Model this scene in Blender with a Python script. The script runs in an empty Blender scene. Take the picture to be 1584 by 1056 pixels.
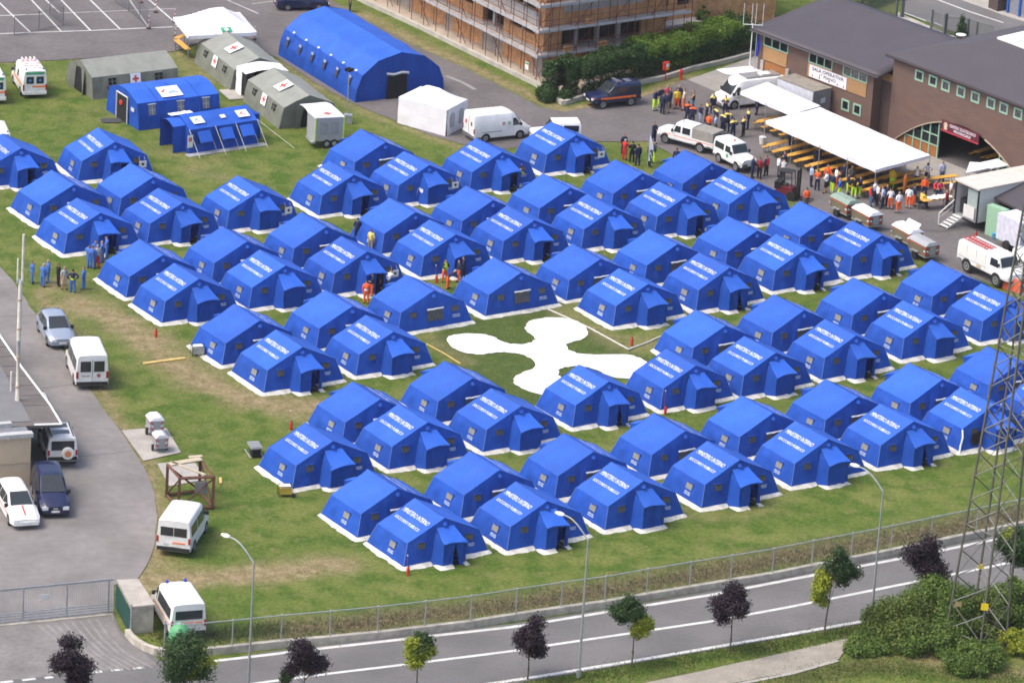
import bpy, math, random
import numpy as np
from mathutils import Vector, Matrix, noise

random.seed(7)
rng = np.random.default_rng(7)
D = bpy.data
SC = bpy.context.scene
COL = SC.collection
R = math.radians
PI = math.pi

# ------------------------------------------------------------------ camera, sky, sun, exposure
CAM_H = 117.0
CAM_F = 7751.0            # focal length in pixels of a 1584 px wide picture
CAM_P = 0.35904           # tilt below the horizon
CAM_R = 0.063365          # roll
_F = Vector((0, math.cos(CAM_P), -math.sin(CAM_P)))
_R0 = Vector((1, 0, 0))
_U0 = _R0.cross(_F)
_R = math.cos(CAM_R) * _R0 + math.sin(CAM_R) * _U0
_U = -math.sin(CAM_R) * _R0 + math.cos(CAM_R) * _U0
cam_data = D.cameras.new('camera')
cam_data.sensor_width = 36.0
cam_data.lens = CAM_F / 1584 * 36.0
cam_data.clip_start = 1.0
cam_data.clip_end = 6000.0
cam = D.objects.new('camera', cam_data)
COL.objects.link(cam)
cam.matrix_world = Matrix(((_R.x, _U.x, -_F.x, 0), (_R.y, _U.y, -_F.y, 0), (_R.z, _U.z, -_F.z, CAM_H), (0, 0, 0, 1)))
SC.camera = cam

SUN_EL, SUN_AZ = R(58), R(250)     # compass azimuth (0 = +y, 90 = +x): light from the left, a little behind the camera
world = D.worlds.new('World')
SC.world = world
world.use_nodes = True
_nt = world.node_tree
_bg = _nt.nodes['Background']
_sky = _nt.nodes.new('ShaderNodeTexSky')
_sky.sky_type = 'NISHITA'
_sky.sun_disc = False
_sky.sun_elevation = SUN_EL
_sky.sun_rotation = SUN_AZ
_sky.altitude = 600
_sky.air_density = 1.0
_sky.dust_density = 8.0
_sky.ozone_density = 1.0
_nt.links.new(_sky.outputs[0], _bg.inputs[0])
_bg.inputs[1].default_value = 0.15
sun_data = D.lights.new('sun', 'SUN')
sun_data.energy = 0.95
sun_data.angle = R(26)
sun_data.color = (1.0, 0.95, 0.88)
sun = D.objects.new('sun', sun_data)
COL.objects.link(sun)
_sd = Vector((math.sin(SUN_AZ) * math.cos(SUN_EL), math.cos(SUN_AZ) * math.cos(SUN_EL), math.sin(SUN_EL)))
sun.rotation_euler = _sd.to_track_quat('Z', 'Y').to_euler()
sun.location = (0, 300, 200)
SC.view_settings.view_transform = 'Standard'
SC.view_settings.look = 'None'
SC.view_settings.gamma = 1.0
SC.view_settings.use_curve_mapping = False
SC.view_settings.exposure = 0.99
SC.cycles.filter_width = 1.75      # the soft long lens of the photograph


def G(px, py, z=0.0):
    """point of the place, at height z, that the photograph shows at pixel (px, py)"""
    d = _F + _R * ((px - 792) / CAM_F) + _U * ((528 - py) / CAM_F)
    t = (z - CAM_H) / d.z
    return Vector((d.x * t, d.y * t, z))


YAW = 0.60444             # the camp's grid
EU = Vector((math.cos(YAW), math.sin(YAW), 0))
EV = Vector((-math.sin(YAW), math.cos(YAW), 0))

# ------------------------------------------------------------------ materials
MATS = {}


def mat(name, col, rough=0.7, var=0.12, vscale=3.0, bump=0.0, bscale=20.0, metal=0.0, col2=None, obj_rand=0.0,
        spec=0.4, coords='Object', detail=4.0, emit=None, trans=0.0, stretch=None, fine=0.0, fscale=30.0):
    if name in MATS:
        return MATS[name]
    m = D.materials.new(name)
    m.use_nodes = True
    nt = m.node_tree
    b = nt.nodes['Principled BSDF']
    b.inputs['Roughness'].default_value = rough
    b.inputs['Metallic'].default_value = metal
    b.inputs['Specular IOR Level'].default_value = spec
    tc = nt.nodes.new('ShaderNodeTexCoord')
    src = tc.outputs[coords] if coords != 'World' else nt.nodes.new('ShaderNodeNewGeometry').outputs['Position']
    if stretch:
        mp = nt.nodes.new('ShaderNodeMapping')
        mp.inputs['Scale'].default_value = stretch
        nt.links.new(src, mp.inputs[0])
        src = mp.outputs[0]
    n = nt.nodes.new('ShaderNodeTexNoise')
    n.inputs['Scale'].default_value = vscale
    n.inputs['Detail'].default_value = detail
    nt.links.new(src, n.inputs['Vector'])
    mx = nt.nodes.new('ShaderNodeMix')
    mx.data_type = 'RGBA'
    c1 = tuple(max(0, c * (1 - var)) for c in col)
    c2 = col2 if col2 else tuple(min(1, c * (1 + var)) for c in col)
    mx.inputs[6].default_value = (*c1, 1)
    mx.inputs[7].default_value = (*c2, 1)
    rp = nt.nodes.new('ShaderNodeValToRGB')
    rp.color_ramp.elements[0].position = 0.32
    rp.color_ramp.elements[1].position = 0.68
    nt.links.new(n.outputs['Fac'], rp.inputs[0])
    nt.links.new(rp.outputs[0], mx.inputs[0])
    out = mx.outputs[2]
    if fine:
        n2 = nt.nodes.new('ShaderNodeTexNoise')
        n2.inputs['Scale'].default_value = fscale
        n2.inputs['Detail'].default_value = 3
        nt.links.new(src, n2.inputs['Vector'])
        mr = nt.nodes.new('ShaderNodeMapRange')
        mr.inputs[1].default_value = 0.3
        mr.inputs[2].default_value = 0.7
        mr.inputs[3].default_value = 1 - fine
        mr.inputs[4].default_value = 1 + fine
        nt.links.new(n2.outputs['Fac'], mr.inputs[0])
        vm = nt.nodes.new('ShaderNodeVectorMath')
        vm.operation = 'SCALE'
        nt.links.new(out, vm.inputs[0])
        nt.links.new(mr.outputs[0], vm.inputs['Scale'])
        out = vm.outputs[0]
    if obj_rand:
        oi = nt.nodes.new('ShaderNodeObjectInfo')
        mr = nt.nodes.new('ShaderNodeMapRange')
        mr.inputs[3].default_value = 1 - obj_rand
        mr.inputs[4].default_value = 1 + obj_rand
        nt.links.new(oi.outputs['Random'], mr.inputs[0])
        vm = nt.nodes.new('ShaderNodeVectorMath')
        vm.operation = 'SCALE'
        nt.links.new(out, vm.inputs[0])
        nt.links.new(mr.outputs[0], vm.inputs['Scale'])
        out = vm.outputs[0]
    nt.links.new(out, b.inputs['Base Color'])
    if bump:
        n3 = nt.nodes.new('ShaderNodeTexNoise')
        n3.inputs['Scale'].default_value = bscale
        n3.inputs['Detail'].default_value = 5
        nt.links.new(src, n3.inputs['Vector'])
        bp = nt.nodes.new('ShaderNodeBump')
        bp.inputs['Strength'].default_value = bump
        bp.inputs['Distance'].default_value = 0.05
        nt.links.new(n3.outputs['Fac'], bp.inputs['Height'])
        nt.links.new(bp.outputs[0], b.inputs['Normal'])
    if trans:
        b.inputs['Transmission Weight'].default_value = trans
    MATS[name] = m
    return m


def leaf_mat(name, cols, rough=0.55):
    """leaf colours differ leaf by leaf (random per island)"""
    m = D.materials.new(name)
    m.use_nodes = True
    nt = m.node_tree
    b = nt.nodes['Principled BSDF']
    b.inputs['Roughness'].default_value = rough
    b.inputs['Specular IOR Level'].default_value = 0.35
    g = nt.nodes.new('ShaderNodeNewGeometry')
    rp = nt.nodes.new('ShaderNodeValToRGB')
    el = rp.color_ramp.elements
    el[0].color = (*cols[0], 1)
    el[1].color = (*cols[-1], 1)
    for i, c in enumerate(cols[1:-1]):
        e = el.new((i + 1) / (len(cols) - 1))
        e.color = (*c, 1)
    nt.links.new(g.outputs['Random Per Island'], rp.inputs[0])
    nt.links.new(rp.outputs[0], b.inputs['Base Color'])
    tr = nt.nodes.new('ShaderNodeBsdfTranslucent')
    nt.links.new(rp.outputs[0], tr.inputs[0])
    ms = nt.nodes.new('ShaderNodeMixShader')
    ms.inputs[0].default_value = 0.25
    nt.links.new(b.outputs[0], ms.inputs[1])
    nt.links.new(tr.outputs[0], ms.inputs[2])
    nt.links.new(ms.outputs[0], nt.nodes['Material Output'].inputs[0])
    MATS[name] = m
    return m


# ------------------------------------------------------------------ mesh builder
class MB:
    def __init__(s):
        s.v, s.f, s.mi, s.cur = [], [], [], 0

    def add(s, vs, fs):
        o = len(s.v)
        s.v += [tuple(v) for v in vs]
        s.f += [tuple(i + o for i in f) for f in fs]
        s.mi += [s.cur] * len(fs)
        return s

    def box(s, c, d, rz=0.0, top=None, rx=0.0):
        """box of full sizes d centred at c; top = (sx, sy) scales the upper face"""
        hx, hy, hz = d[0] / 2, d[1] / 2, d[2] / 2
        tx, ty = top if top else (1, 1)
        vs = []
        for z, kx, ky in ((-hz, 1, 1), (hz, tx, ty)):
            for x, y in ((-hx, -hy), (hx, -hy), (hx, hy), (-hx, hy)):
                vs.append(Vector((x * kx, y * ky, z)))
        M = Matrix.Rotation(rz, 3, 'Z')
        if rx:
            M = M @ Matrix.Rotation(rx, 3, 'X')
        c = Vector(c)
        return s.add([M @ v + c for v in vs],
                     [(3, 2, 1, 0), (4, 5, 6, 7), (0, 1, 5, 4), (1, 2, 6, 5), (2, 3, 7, 6), (3, 0, 4, 7)])

    def hexa(s, p):
        """eight corners: lower ring then upper ring"""
        return s.add(p, [(3, 2, 1, 0), (4, 5, 6, 7), (0, 1, 5, 4), (1, 2, 6, 5), (2, 3, 7, 6), (3, 0, 4, 7)])

    def quad(s, a, b, c, d):
        return s.add([a, b, c, d], [(0, 1, 2, 3)])

    def poly(s, pts):
        return s.add(pts, [tuple(range(len(pts)))])

    def prism(s, pts, z0, z1):
        n = len(pts)
        vs = [(p[0], p[1], z0) for p in pts] + [(p[0], p[1], z1) for p in pts]
        fs = [tuple(range(n - 1, -1, -1)), tuple(range(n, 2 * n))]
        fs += [(i, (i + 1) % n, n + (i + 1) % n, n + i) for i in range(n)]
        return s.add(vs, fs)

    def extr(s, pts, off):
        """polygon of 3-D points extruded by a vector"""
        n = len(pts)
        off = Vector(off)
        vs = [Vector(p) for p in pts] + [Vector(p) + off for p in pts]
        fs = [tuple(range(n - 1, -1, -1)), tuple(range(n, 2 * n))]
        fs += [(i, (i + 1) % n, n + (i + 1) % n, n + i) for i in range(n)]
        return s.add(vs, fs)

    def tube(s, pts, r, n=6, r2=None, caps=True):
        pts = [Vector(p) for p in pts]
        L = len(pts)
        rs = [r + ((r2 if r2 is not None else r) - r) * i / max(1, L - 1) for i in range(L)]
        vs, fs = [], []
        for i, p in enumerate(pts):
            a = pts[max(0, i - 1)]
            b = pts[min(L - 1, i + 1)]
            t = (b - a).normalized()
            q = t.to_track_quat('Z', 'Y')
            for k in range(n):
                an = 2 * PI * k / n
                vs.append(p + q @ Vector((math.cos(an) * rs[i], math.sin(an) * rs[i], 0)))
        for i in range(L - 1):
            for k in range(n):
                k2 = (k + 1) % n
                fs.append((i * n + k, i * n + k2, (i + 1) * n + k2, (i + 1) * n + k))
        if caps:
            fs.append(tuple(range(n - 1, -1, -1)))
            fs.append(tuple((L - 1) * n + k for k in range(n)))
        return s.add(vs, fs)

    def lathe(s, prof, n=12, c=(0, 0, 0), axis='Z'):
        vs, fs = [], []
        c = Vector(c)
        for r, z in prof:
            for k in range(n):
                a = 2 * PI * k / n
                if axis == 'Z':
                    v = Vector((r * math.cos(a), r * math.sin(a), z))
                elif axis == 'Y':
                    v = Vector((r * math.cos(a), z, -r * math.sin(a)))
                else:
                    v = Vector((z, r * math.cos(a), r * math.sin(a)))
                vs.append(v + c)
        for i in range(len(prof) - 1):
            for k in range(n):
                k2 = (k + 1) % n
                fs.append((i * n + k, i * n + k2, (i + 1) * n + k2, (i + 1) * n + k))
        fs.append(tuple(range(n - 1, -1, -1)))
        fs.append(tuple((len(prof) - 1) * n + k for k in range(n)))
        return s.add(vs, fs)

    def grid(s, fn, nu, nv):
        """fn(u, v) -> point, u and v in 0..1"""
        vs = [fn(i / nu, j / nv) for j in range(nv + 1) for i in range(nu + 1)]
        fs = []
        for j in range(nv):
            for i in range(nu):
                a = j * (nu + 1) + i
                fs.append((a, a + 1, a + nu + 2, a + nu + 1))
        return s.add(vs, fs)

    def sphere(s, c, r, n=8, m=5, sc=(1, 1, 1)):
        prof = [(r * math.sin(PI * i / m) + 1e-4, -r * math.cos(PI * i / m)) for i in range(m + 1)]
        o = len(s.v)
        s.lathe(prof, n)
        c = Vector(c)
        for i in range(o, len(s.v)):
            v = s.v[i]
            s.v[i] = (v[0] * sc[0] + c.x, v[1] * sc[1] + c.y, v[2] * sc[2] + c.z)
        return s

    def mesh(s, name, mats=None, smooth=None):
        me = D.meshes.new(name)
        me.from_pydata(s.v, [], s.f)
        if mats is not None:
            for m in (mats if isinstance(mats, (list, tuple)) else [mats]):
                me.materials.append(m)
        if any(s.mi):
            me.polygons.foreach_set('material_index', s.mi)
        me.update()
        if smooth is not None:
            me.shade_smooth()
            me.set_sharp_from_angle(angle=R(smooth))
        return me

    def build(s, name, mats=None, parent=None, loc=None, rz=None, smooth=None):
        return link(name, s.mesh(name, mats, smooth), parent, loc, rz)


def link(name, me, parent=None, loc=None, rz=None):
    o = D.objects.new(name, me)
    COL.objects.link(o)
    if parent is not None:
        o.parent = parent
    if loc is not None:
        o.location = loc
    if rz is not None:
        o.rotation_euler = (0, 0, rz)
    return o


def tag(o, label, cat, group=None):
    o['label'] = label
    o['category'] = cat
    if group:
        o['group'] = group
    return o


def thing(name, label, cat, loc=(0, 0, 0), rz=0.0, group=None):
    o = D.objects.new(name, None)
    o.empty_display_size = 0.3
    COL.objects.link(o)
    o.location = loc
    o.rotation_euler = (0, 0, rz)
    return tag(o, label, cat, group)


def struct(name, mb, m, smooth=None):
    o = mb.build(name, m, smooth=smooth)
    o['kind'] = 'structure'
    return o


def kids(o):
    return [c for c in list(o.children)]


def dup(root, loc, rz, label=None, group=None):
    r = root.copy()
    COL.objects.link(r)
    r.location = loc
    r.rotation_euler = (0, 0, rz)
    if label:
        r['label'] = label
    if group:
        r['group'] = group
    for ch in kids(root):
        c = ch.copy()
        COL.objects.link(c)
        c.parent = r
        for g in kids(ch):
            d = g.copy()
            COL.objects.link(d)
            d.parent = c
    return r


_texts = {}


def text_mesh(s, w, h, name, m, bold=0.02, depth=0.004):
    """flat lettering of exact width and height, centred, reading along +x with +y up"""
    key = (s, w, h, m.name)
    if key in _texts:
        return _texts[key]
    cu = D.curves.new('t', 'FONT')
    cu.body = s
    cu.resolution_u = 2
    cu.offset = bold
    cu.extrude = 0.0
    cu.align_x = 'CENTER'
    cu.space_line = 0.95
    o = D.objects.new('t', cu)
    COL.objects.link(o)
    dg = bpy.context.evaluated_depsgraph_get()
    me = D.meshes.new_from_object(o.evaluated_get(dg))
    D.objects.remove(o)
    co = np.empty(len(me.vertices) * 3)
    me.vertices.foreach_get('co', co)
    co = co.reshape(-1, 3)
    lo, hi = co.min(0), co.max(0)
    co[:, 0] = (co[:, 0] - (lo[0] + hi[0]) / 2) * w / (hi[0] - lo[0])
    co[:, 1] = (co[:, 1] - (lo[1] + hi[1]) / 2) * h / (hi[1] - lo[1])
    co[:, 2] = 0
    me.vertices.foreach_set('co', co.ravel())
    me.materials.clear()
    me.materials.append(m)
    me.name = name
    me.update()
    _texts[key] = me
    return me


def plane_obj(name, me, parent, org, xd, yd, lift=0.006):
    """put a flat mesh on a plane: its x along xd, its y along yd"""
    xd = Vector(xd).normalized()
    yd = Vector(yd)
    yd = (yd - xd * yd.dot(xd)).normalized()
    n = xd.cross(yd)
    o = link(name, me, parent)
    p = Vector(org) + n * lift
    o.matrix_local = Matrix(((xd.x, yd.x, n.x, p.x), (xd.y, yd.y, n.y, p.y), (xd.z, yd.z, n.z, p.z), (0, 0, 0, 1)))
    return o


def wob(x, y, z, sc, amp):
    return noise.noise(Vector((x * sc, y * sc, z * sc))) * amp
# ------------------------------------------------------------------ palette
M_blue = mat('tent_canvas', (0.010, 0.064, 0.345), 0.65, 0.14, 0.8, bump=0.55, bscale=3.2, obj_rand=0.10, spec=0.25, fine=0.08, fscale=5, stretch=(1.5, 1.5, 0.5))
M_blue_lit = mat('tent_canvas_lit', (0.020, 0.096, 0.455), 0.6, 0.13, 0.55, bump=0.4, bscale=2.5, obj_rand=0.13, spec=0.3, fine=0.06, fscale=5)  # same blue canvas, brightened: light from overhead is put into the roof colour
M_skirt = mat('ground_flap_pvc', (0.54, 0.53, 0.48), 0.6, 0.2, 2.0, bump=0.4, bscale=6, fine=0.12, fscale=5)
M_net = mat('window_net', (0.10, 0.10, 0.09), 0.8, 0.25, 8)
M_brown = mat('window_bar', (0.10, 0.075, 0.05), 0.8)
M_white = mat('white_print', (0.74, 0.77, 0.82), 0.6, 0.06, 6)
M_whitep = mat('white_paint', (0.70, 0.70, 0.69), 0.3, 0.07, 1.5, spec=0.5, fine=0.04, fscale=6)
M_pvcw = mat('white_tarpaulin', (0.72, 0.71, 0.74), 0.5, 0.03, 1.5, bump=0.15, bscale=3)
M_cord = mat('pale_cord', (0.55, 0.55, 0.50), 0.8)
M_asph = mat('asphalt', (0.120, 0.109, 0.108), 0.9, 0.16, 0.22, bump=0.3, bscale=40, coords='World', fine=0.10, fscale=2.2)
M_road = mat('road_asphalt', (0.125, 0.121, 0.120), 0.85, 0.14, 0.25, bump=0.3, bscale=50, coords='World', fine=0.05, fscale=4)
M_mark = mat('road_marking', (0.50, 0.50, 0.48), 0.7, 0.16, 1.2, coords='World', fine=0.12, fscale=9)
M_conc = mat('concrete', (0.33, 0.31, 0.28), 0.85, 0.15, 0.8, bump=0.4, bscale=12, coords='World', fine=0.1, fscale=6)
M_path = mat('gravel_path', (0.27, 0.245, 0.205), 0.95, 0.15, 0.8, bump=0.6, bscale=25, coords='World', fine=0.15, fscale=9)
M_galv = mat('galvanised_steel', (0.42, 0.44, 0.46), 0.45, 0.12, 3, metal=0.6)
M_rust = mat('rusty_steel', (0.11, 0.045, 0.03), 0.85, 0.3, 6, bump=0.3)
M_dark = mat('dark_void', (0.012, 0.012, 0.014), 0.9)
M_black = mat('black_rubber', (0.02, 0.02, 0.021), 0.7, 0.2)
M_glass = mat('vehicle_glass', (0.025, 0.03, 0.034), 0.08, 0.1, spec=0.6)
M_rim = mat('wheel_rim', (0.35, 0.36, 0.38), 0.4, metal=0.5)
M_red = mat('red_paint', (0.50, 0.03, 0.02), 0.4)
M_orange = mat('orange_reflective', (0.80, 0.17, 0.03), 0.5)
M_lamp = mat('headlamp_glass', (0.65, 0.67, 0.70), 0.15, spec=0.7)
M_tail = mat('tail_lamp', (0.35, 0.015, 0.015), 0.2)
M_plate = mat('number_plate', (0.7, 0.7, 0.68), 0.4)
M_yel = mat('yellow_wood', (0.60, 0.33, 0.06), 0.55, 0.15, 3, stretch=(1, 8, 8))
M_brick = mat('hollow_brick', (0.50, 0.265, 0.125), 0.9, 0.2, 1.5, bump=0.3, bscale=8, fine=0.15, fscale=6)
M_green = mat('green_frame', (0.20, 0.36, 0.25), 0.5)

# ------------------------------------------------------------------ the ground
ground = MB()
ground.quad((-4000, -2500, -0.12), (4000, -2500, -0.12), (4000, 5000, -0.12), (-4000, 5000, -0.12))
struct('ground', ground, mat('far_meadow', (0.10, 0.12, 0.045), 0.95, 0.2, 0.05, coords='World'))


def seg_dist(P, a, b):
    ab = b - a
    t = np.clip(((P - a) @ ab) / max(1e-9, ab @ ab), 0, 1)
    return np.linalg.norm(P - (a + t[:, None] * ab), axis=1)


def path_dist(P, px):
    pts = [np.array(G(*p))[:2] for p in px]
    if len(pts) == 1:
        return np.linalg.norm(P - pts[0], axis=1)
    return np.min([seg_dist(P, pts[i], pts[i + 1]) for i in range(len(pts) - 1)], axis=0)


WEAR = [  # pixel path, radius in metres, strength: soil worn bare by wheels and feet
    ([(130, 470), (190, 500), (250, 545), (300, 585), (370, 612), (440, 628), (500, 628)], 1.9, 0.95),
    ([(220, 520), (300, 570)], 2.2, 0.6),
    ([(205, 897), (330, 893), (430, 884), (520, 872)], 1.7, 1.0),
    ([(240, 870), (290, 885)], 1.6, 0.6),
    ([(100, 430), (60, 455), (100, 500), (150, 590), (180, 650), (215, 690), (240, 760), (245, 840), (225, 890)], 0.8, 0.8),
    ([(215, 910), (240, 940)], 1.4, 0.8),
    ([(560, 640), (640, 640), (670, 600)], 1.3, 0.6),
    ([(420, 628), (470, 650)], 1.6, 0.5),
    ([(0, 92), (120, 88), (270, 82), (300, 90)], 0.8, 0.6),
    ([(290, 92), (300, 110), (320, 125)], 1.2, 0.5),
    ([(300, 260), (340, 275)], 1.2, 0.4),
    ([(250, 230), (330, 245)], 2.0, 0.25),
    ([(840, 425), (880, 470)], 1.0, 0.35),
    ([(660, 520), (720, 560)], 0.8, 0.4),
    ([(860, 478), (975, 540), (1010, 528)], 1.2, 0.45),
    ([(860, 790), (1000, 780), (1100, 800), (1190, 790)], 1.2, 0.2),
    ([(1290, 690), (1200, 640)], 0.8, 0.5),
    ([(560, 22), (645, 66), (730, 104), (830, 152), (870, 172), (905, 165), (985, 152), (1030, 135), (1075, 120)], 0.75, 0.9),
    ([(545, 10), (640, 55), (725, 93)], 0.6, 0.35),
    ([(1040, 225), (930, 219)], 0.4, 0.5),
    ([(430, 95), (492, 136), (545, 165), (620, 196), (713, 228)], 0.7, 0.6),
    ([(1540, 690), (1584, 680)], 1.0, 0.7),
    ([(1215, 300), (1240, 318)], 0.6, 0.4),
    ([(1415, 395), (1440, 410)], 0.5, 0.3),
    ([(1420, 1010), (1480, 1035), (1584, 1040)], 1.2, 0.7),
    ([(1540, 1000), (1584, 985)], 1.0, 0.6),
]
DRY = [  # tall dry grass of the bank behind the fence
    ([(420, 975), (511, 967), (660, 950), (820, 930), (1003, 901), (1134, 879), (1260, 855), (1381, 833), (1584, 795)], 1.3, 1.0),
    ([(470, 960), (700, 935), (900, 905), (1150, 860), (1400, 815), (1584, 783)], 0.8, 0.5),
    ([(60, 420), (200, 470)], 2.0, 0.2),
    ([(110, 180), (230, 165)], 2.0, 0.15),
    ([(1010, 1052), (1220, 1020)], 0.5, 0.4),
    ([(1220, 1050), (1340, 1030), (1460, 1020)], 1.2, 0.5),
]
LAWN = [  # the darker, mown square with the emblem
    (690, 500), (850, 478), (975, 536), (1010, 560), (830, 640), (665, 540)]


def lawn_mesh(name, x0, x1, y0, y1, st, z, cells=None):
    nx, ny = int((x1 - x0) / st) + 1, int((y1 - y0) / st) + 1
    X, Y = np.meshgrid(x0 + st * np.arange(nx), y0 + st * np.arange(ny))
    P = np.stack([X.ravel(), Y.ravel()], 1)
    Z = np.array([wob(x, y, 0, 0.15, 0.018) + wob(x, y, 3, 0.9, 0.012) for x, y in P]) + z
    me = D.meshes.new(name)
    idx = np.arange(nx * ny).reshape(ny, nx)
    F = np.stack([idx[:-1, :-1], idx[:-1, 1:], idx[1:, 1:], idx[1:, :-1]], -1).reshape(-1, 4)
    me.from_pydata(np.column_stack([P, Z]).tolist(), [], F.tolist())
    wn = np.array([wob(x, y, 7, 0.45, 1.0) + wob(x, y, 2, 1.7, 0.6) for x, y in P])
    for att, lst in (('wear', WEAR), ('dry', DRY)):
        a = np.zeros(len(P))
        for px, r, s in lst:
            d = path_dist(P, px)
            a = np.maximum(a, s * np.clip(1.25 - d / r + 0.45 * wn, 0, 1))
        la = me.attributes.new(att, 'FLOAT', 'POINT')
        la.data.foreach_set('value', a.astype(np.float32))
    poly = [np.array(G(*p))[:2] for p in LAWN]
    ins = np.zeros(len(P), bool)
    j = len(poly) - 1
    for i in range(len(poly)):
        a, b = poly[i], poly[j]
        ins ^= ((a[1] > P[:, 1]) != (b[1] > P[:, 1])) & (P[:, 0] < (b[0] - a[0]) * (P[:, 1] - a[1]) / (b[1] - a[1] + 1e-12) + a[0])
        j = i
    la = me.attributes.new('lush', 'FLOAT', 'POINT')
    la.data.foreach_set('value', ins.astype(np.float32))
    return me


def grass_material():
    m = D.materials.new('grass')
    m.use_nodes = True
    nt = m.node_tree
    b = nt.nodes['Principled BSDF']
    b.inputs['Roughness'].default_value = 0.9
    b.inputs['Specular IOR Level'].default_value = 0.15
    pos = nt.nodes.new('ShaderNodeNewGeometry').outputs['Position']

    def nz(scale, detail=4, stretch=None):
        n = nt.nodes.new('ShaderNodeTexNoise')
        n.inputs['Scale'].default_value = scale
        n.inputs['Detail'].default_value = detail
        nt.links.new(pos, n.inputs['Vector'])
        return n.outputs['Fac']

    def ramp(x, lo, hi):
        r = nt.nodes.new('ShaderNodeMapRange')
        r.inputs[1].default_value = lo
        r.inputs[2].default_value = hi
        nt.links.new(x, r.inputs[0])
        return r.outputs[0]

    def mix(f, a, c):
        x = nt.nodes.new('ShaderNodeMix')
        x.data_type = 'RGBA'
        nt.links.new(f, x.inputs[0])
        for i, q in ((6, a), (7, c)):
            if isinstance(q, tuple):
                x.inputs[i].default_value = (*q, 1)
            else:
                nt.links.new(q, x.inputs[i])
        return x.outputs[2]

    def attr(n):
        a = nt.nodes.new('ShaderNodeAttribute')
        a.attribute_name = n
        return a.outputs['Fac']

    c = mix(ramp(nz(0.22), 0.36, 0.60), (0.086, 0.122, 0.021), (0.128, 0.148, 0.037))
    c = mix(ramp(nz(0.6, 6), 0.44, 0.62), c, (0.058, 0.102, 0.013))
    c = mix(ramp(nz(1.1, 7), 0.56, 0.76), c, (0.150, 0.142, 0.055))
    c = mix(attr('lush'), c, mix(ramp(nz(1.1, 5), 0.35, 0.7), (0.050, 0.080, 0.015), (0.074, 0.100, 0.024)))
    dry = mix(ramp(nz(2.2, 6), 0.35, 0.65), (0.080, 0.072, 0.030), (0.165, 0.130, 0.070))
    c = mix(attr('dry'), c, dry)
    soil = mix(ramp(nz(1.3, 6), 0.35, 0.65), (0.17, 0.135, 0.065), (0.27, 0.215, 0.125))
    wn = nt.nodes.new('ShaderNodeMath')
    wn.operation = 'MULTIPLY_ADD'
    nt.links.new(nz(3.2, 6), wn.inputs[0])
    wn.inputs[1].default_value = 1.1
    wn.inputs[2].default_value = -0.55
    ws = nt.nodes.new('ShaderNodeMath')
    ws.operation = 'ADD'
    ws.use_clamp = True
    nt.links.new(attr('wear'), ws.inputs[0])
    wm = nt.nodes.new('ShaderNodeMath')
    wm.operation = 'MULTIPLY'
    nt.links.new(attr('wear'), wm.inputs[0])
    nt.links.new(wn.outputs[0], wm.inputs[1])
    nt.links.new(wm.outputs[0], ws.inputs[1])
    c = mix(ws.outputs[0], c, soil)
    f = nt.nodes.new('ShaderNodeMapRange')
    f.inputs[1].default_value = 0.3
    f.inputs[2].default_value = 0.7
    f.inputs[3].default_value = 0.72
    f.inputs[4].default_value = 1.28
    nt.links.new(nz(4.5, 7), f.inputs[0])
    vm = nt.nodes.new('ShaderNodeVectorMath')
    vm.operation = 'SCALE'
    nt.links.new(c, vm.inputs[0])
    nt.links.new(f.outputs[0], vm.inputs['Scale'])
    nt.links.new(vm.outputs[0], b.inputs['Base Color'])
    bp = nt.nodes.new('ShaderNodeBump')
    bp.inputs['Strength'].default_value = 0.7
    bp.inputs['Distance'].default_value = 0.12
    nt.links.new(nz(9, 6), bp.inputs['Height'])
    nt.links.new(bp.outputs[0], b.inputs['Normal'])
    return m


M_grass = grass_material()
field = link('grass_field', lawn_mesh('grass_field', -60, 60, 238, 425, 0.6, -0.02))
field.data.materials.append(M_grass)
field.data.shade_smooth()
field['kind'] = 'structure'


def sheet(name, px, z, m, world=None):
    pts = world if world else [G(*p) for p in px]
    mb = MB()
    mb.poly([(p[0], p[1], z) for p in pts])
    o = struct(name, mb, m)
    # always face up
    if o.data.polygons[0].normal.z < 0:
        o.data.flip_normals()
    return o


def edged(px, amp=0.12, step=0.8, close=False):
    """world points along a pixel polyline, broken into short steps with an uneven edge"""
    pts = [G(*p) for p in px]
    out = []
    for a, b in zip(pts[:-1], pts[1:]):
        n = max(1, int((b - a).length / step))
        for k in range(n):
            p = a.lerp(b, k / n)
            out.append(p + Vector((wob(p.x, p.y, 1, 0.9, amp), wob(p.x, p.y, 5, 0.9, amp), 0)))
    out.append(pts[-1])
    return out


# car park and the access road behind the camp
sheet('car_park_asphalt', None, 0.02, M_asph, world=edged([(-420, 122), (0, 97), (100, 93), (190, 86), (270, 80), (330, 60), (360, 62), (410, 82), (430, 90), (492, 131), (532, 154), (612, 188), (665, 209), (713, 223), (760, 232)])
      + edged([(925, 219), (1001, 219), (1035, 236), (1060, 258), (1120, 270), (1190, 300), (1222, 304), (1240, 314), (1300, 346), (1400, 384), (1436, 402), (1560, 450), (1660, 480)])
      + edged([(1800, 420), (1600, 250), (1450, 200), (1180, 90)])
      + edged([(1068, 122), (1052, 127), (1030, 137), (986, 153), (909, 168), (873, 173), (838, 167), (800, 147), (730, 111), (645, 73), (560, 27), (400, -60), (-300, -60)]))
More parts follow.
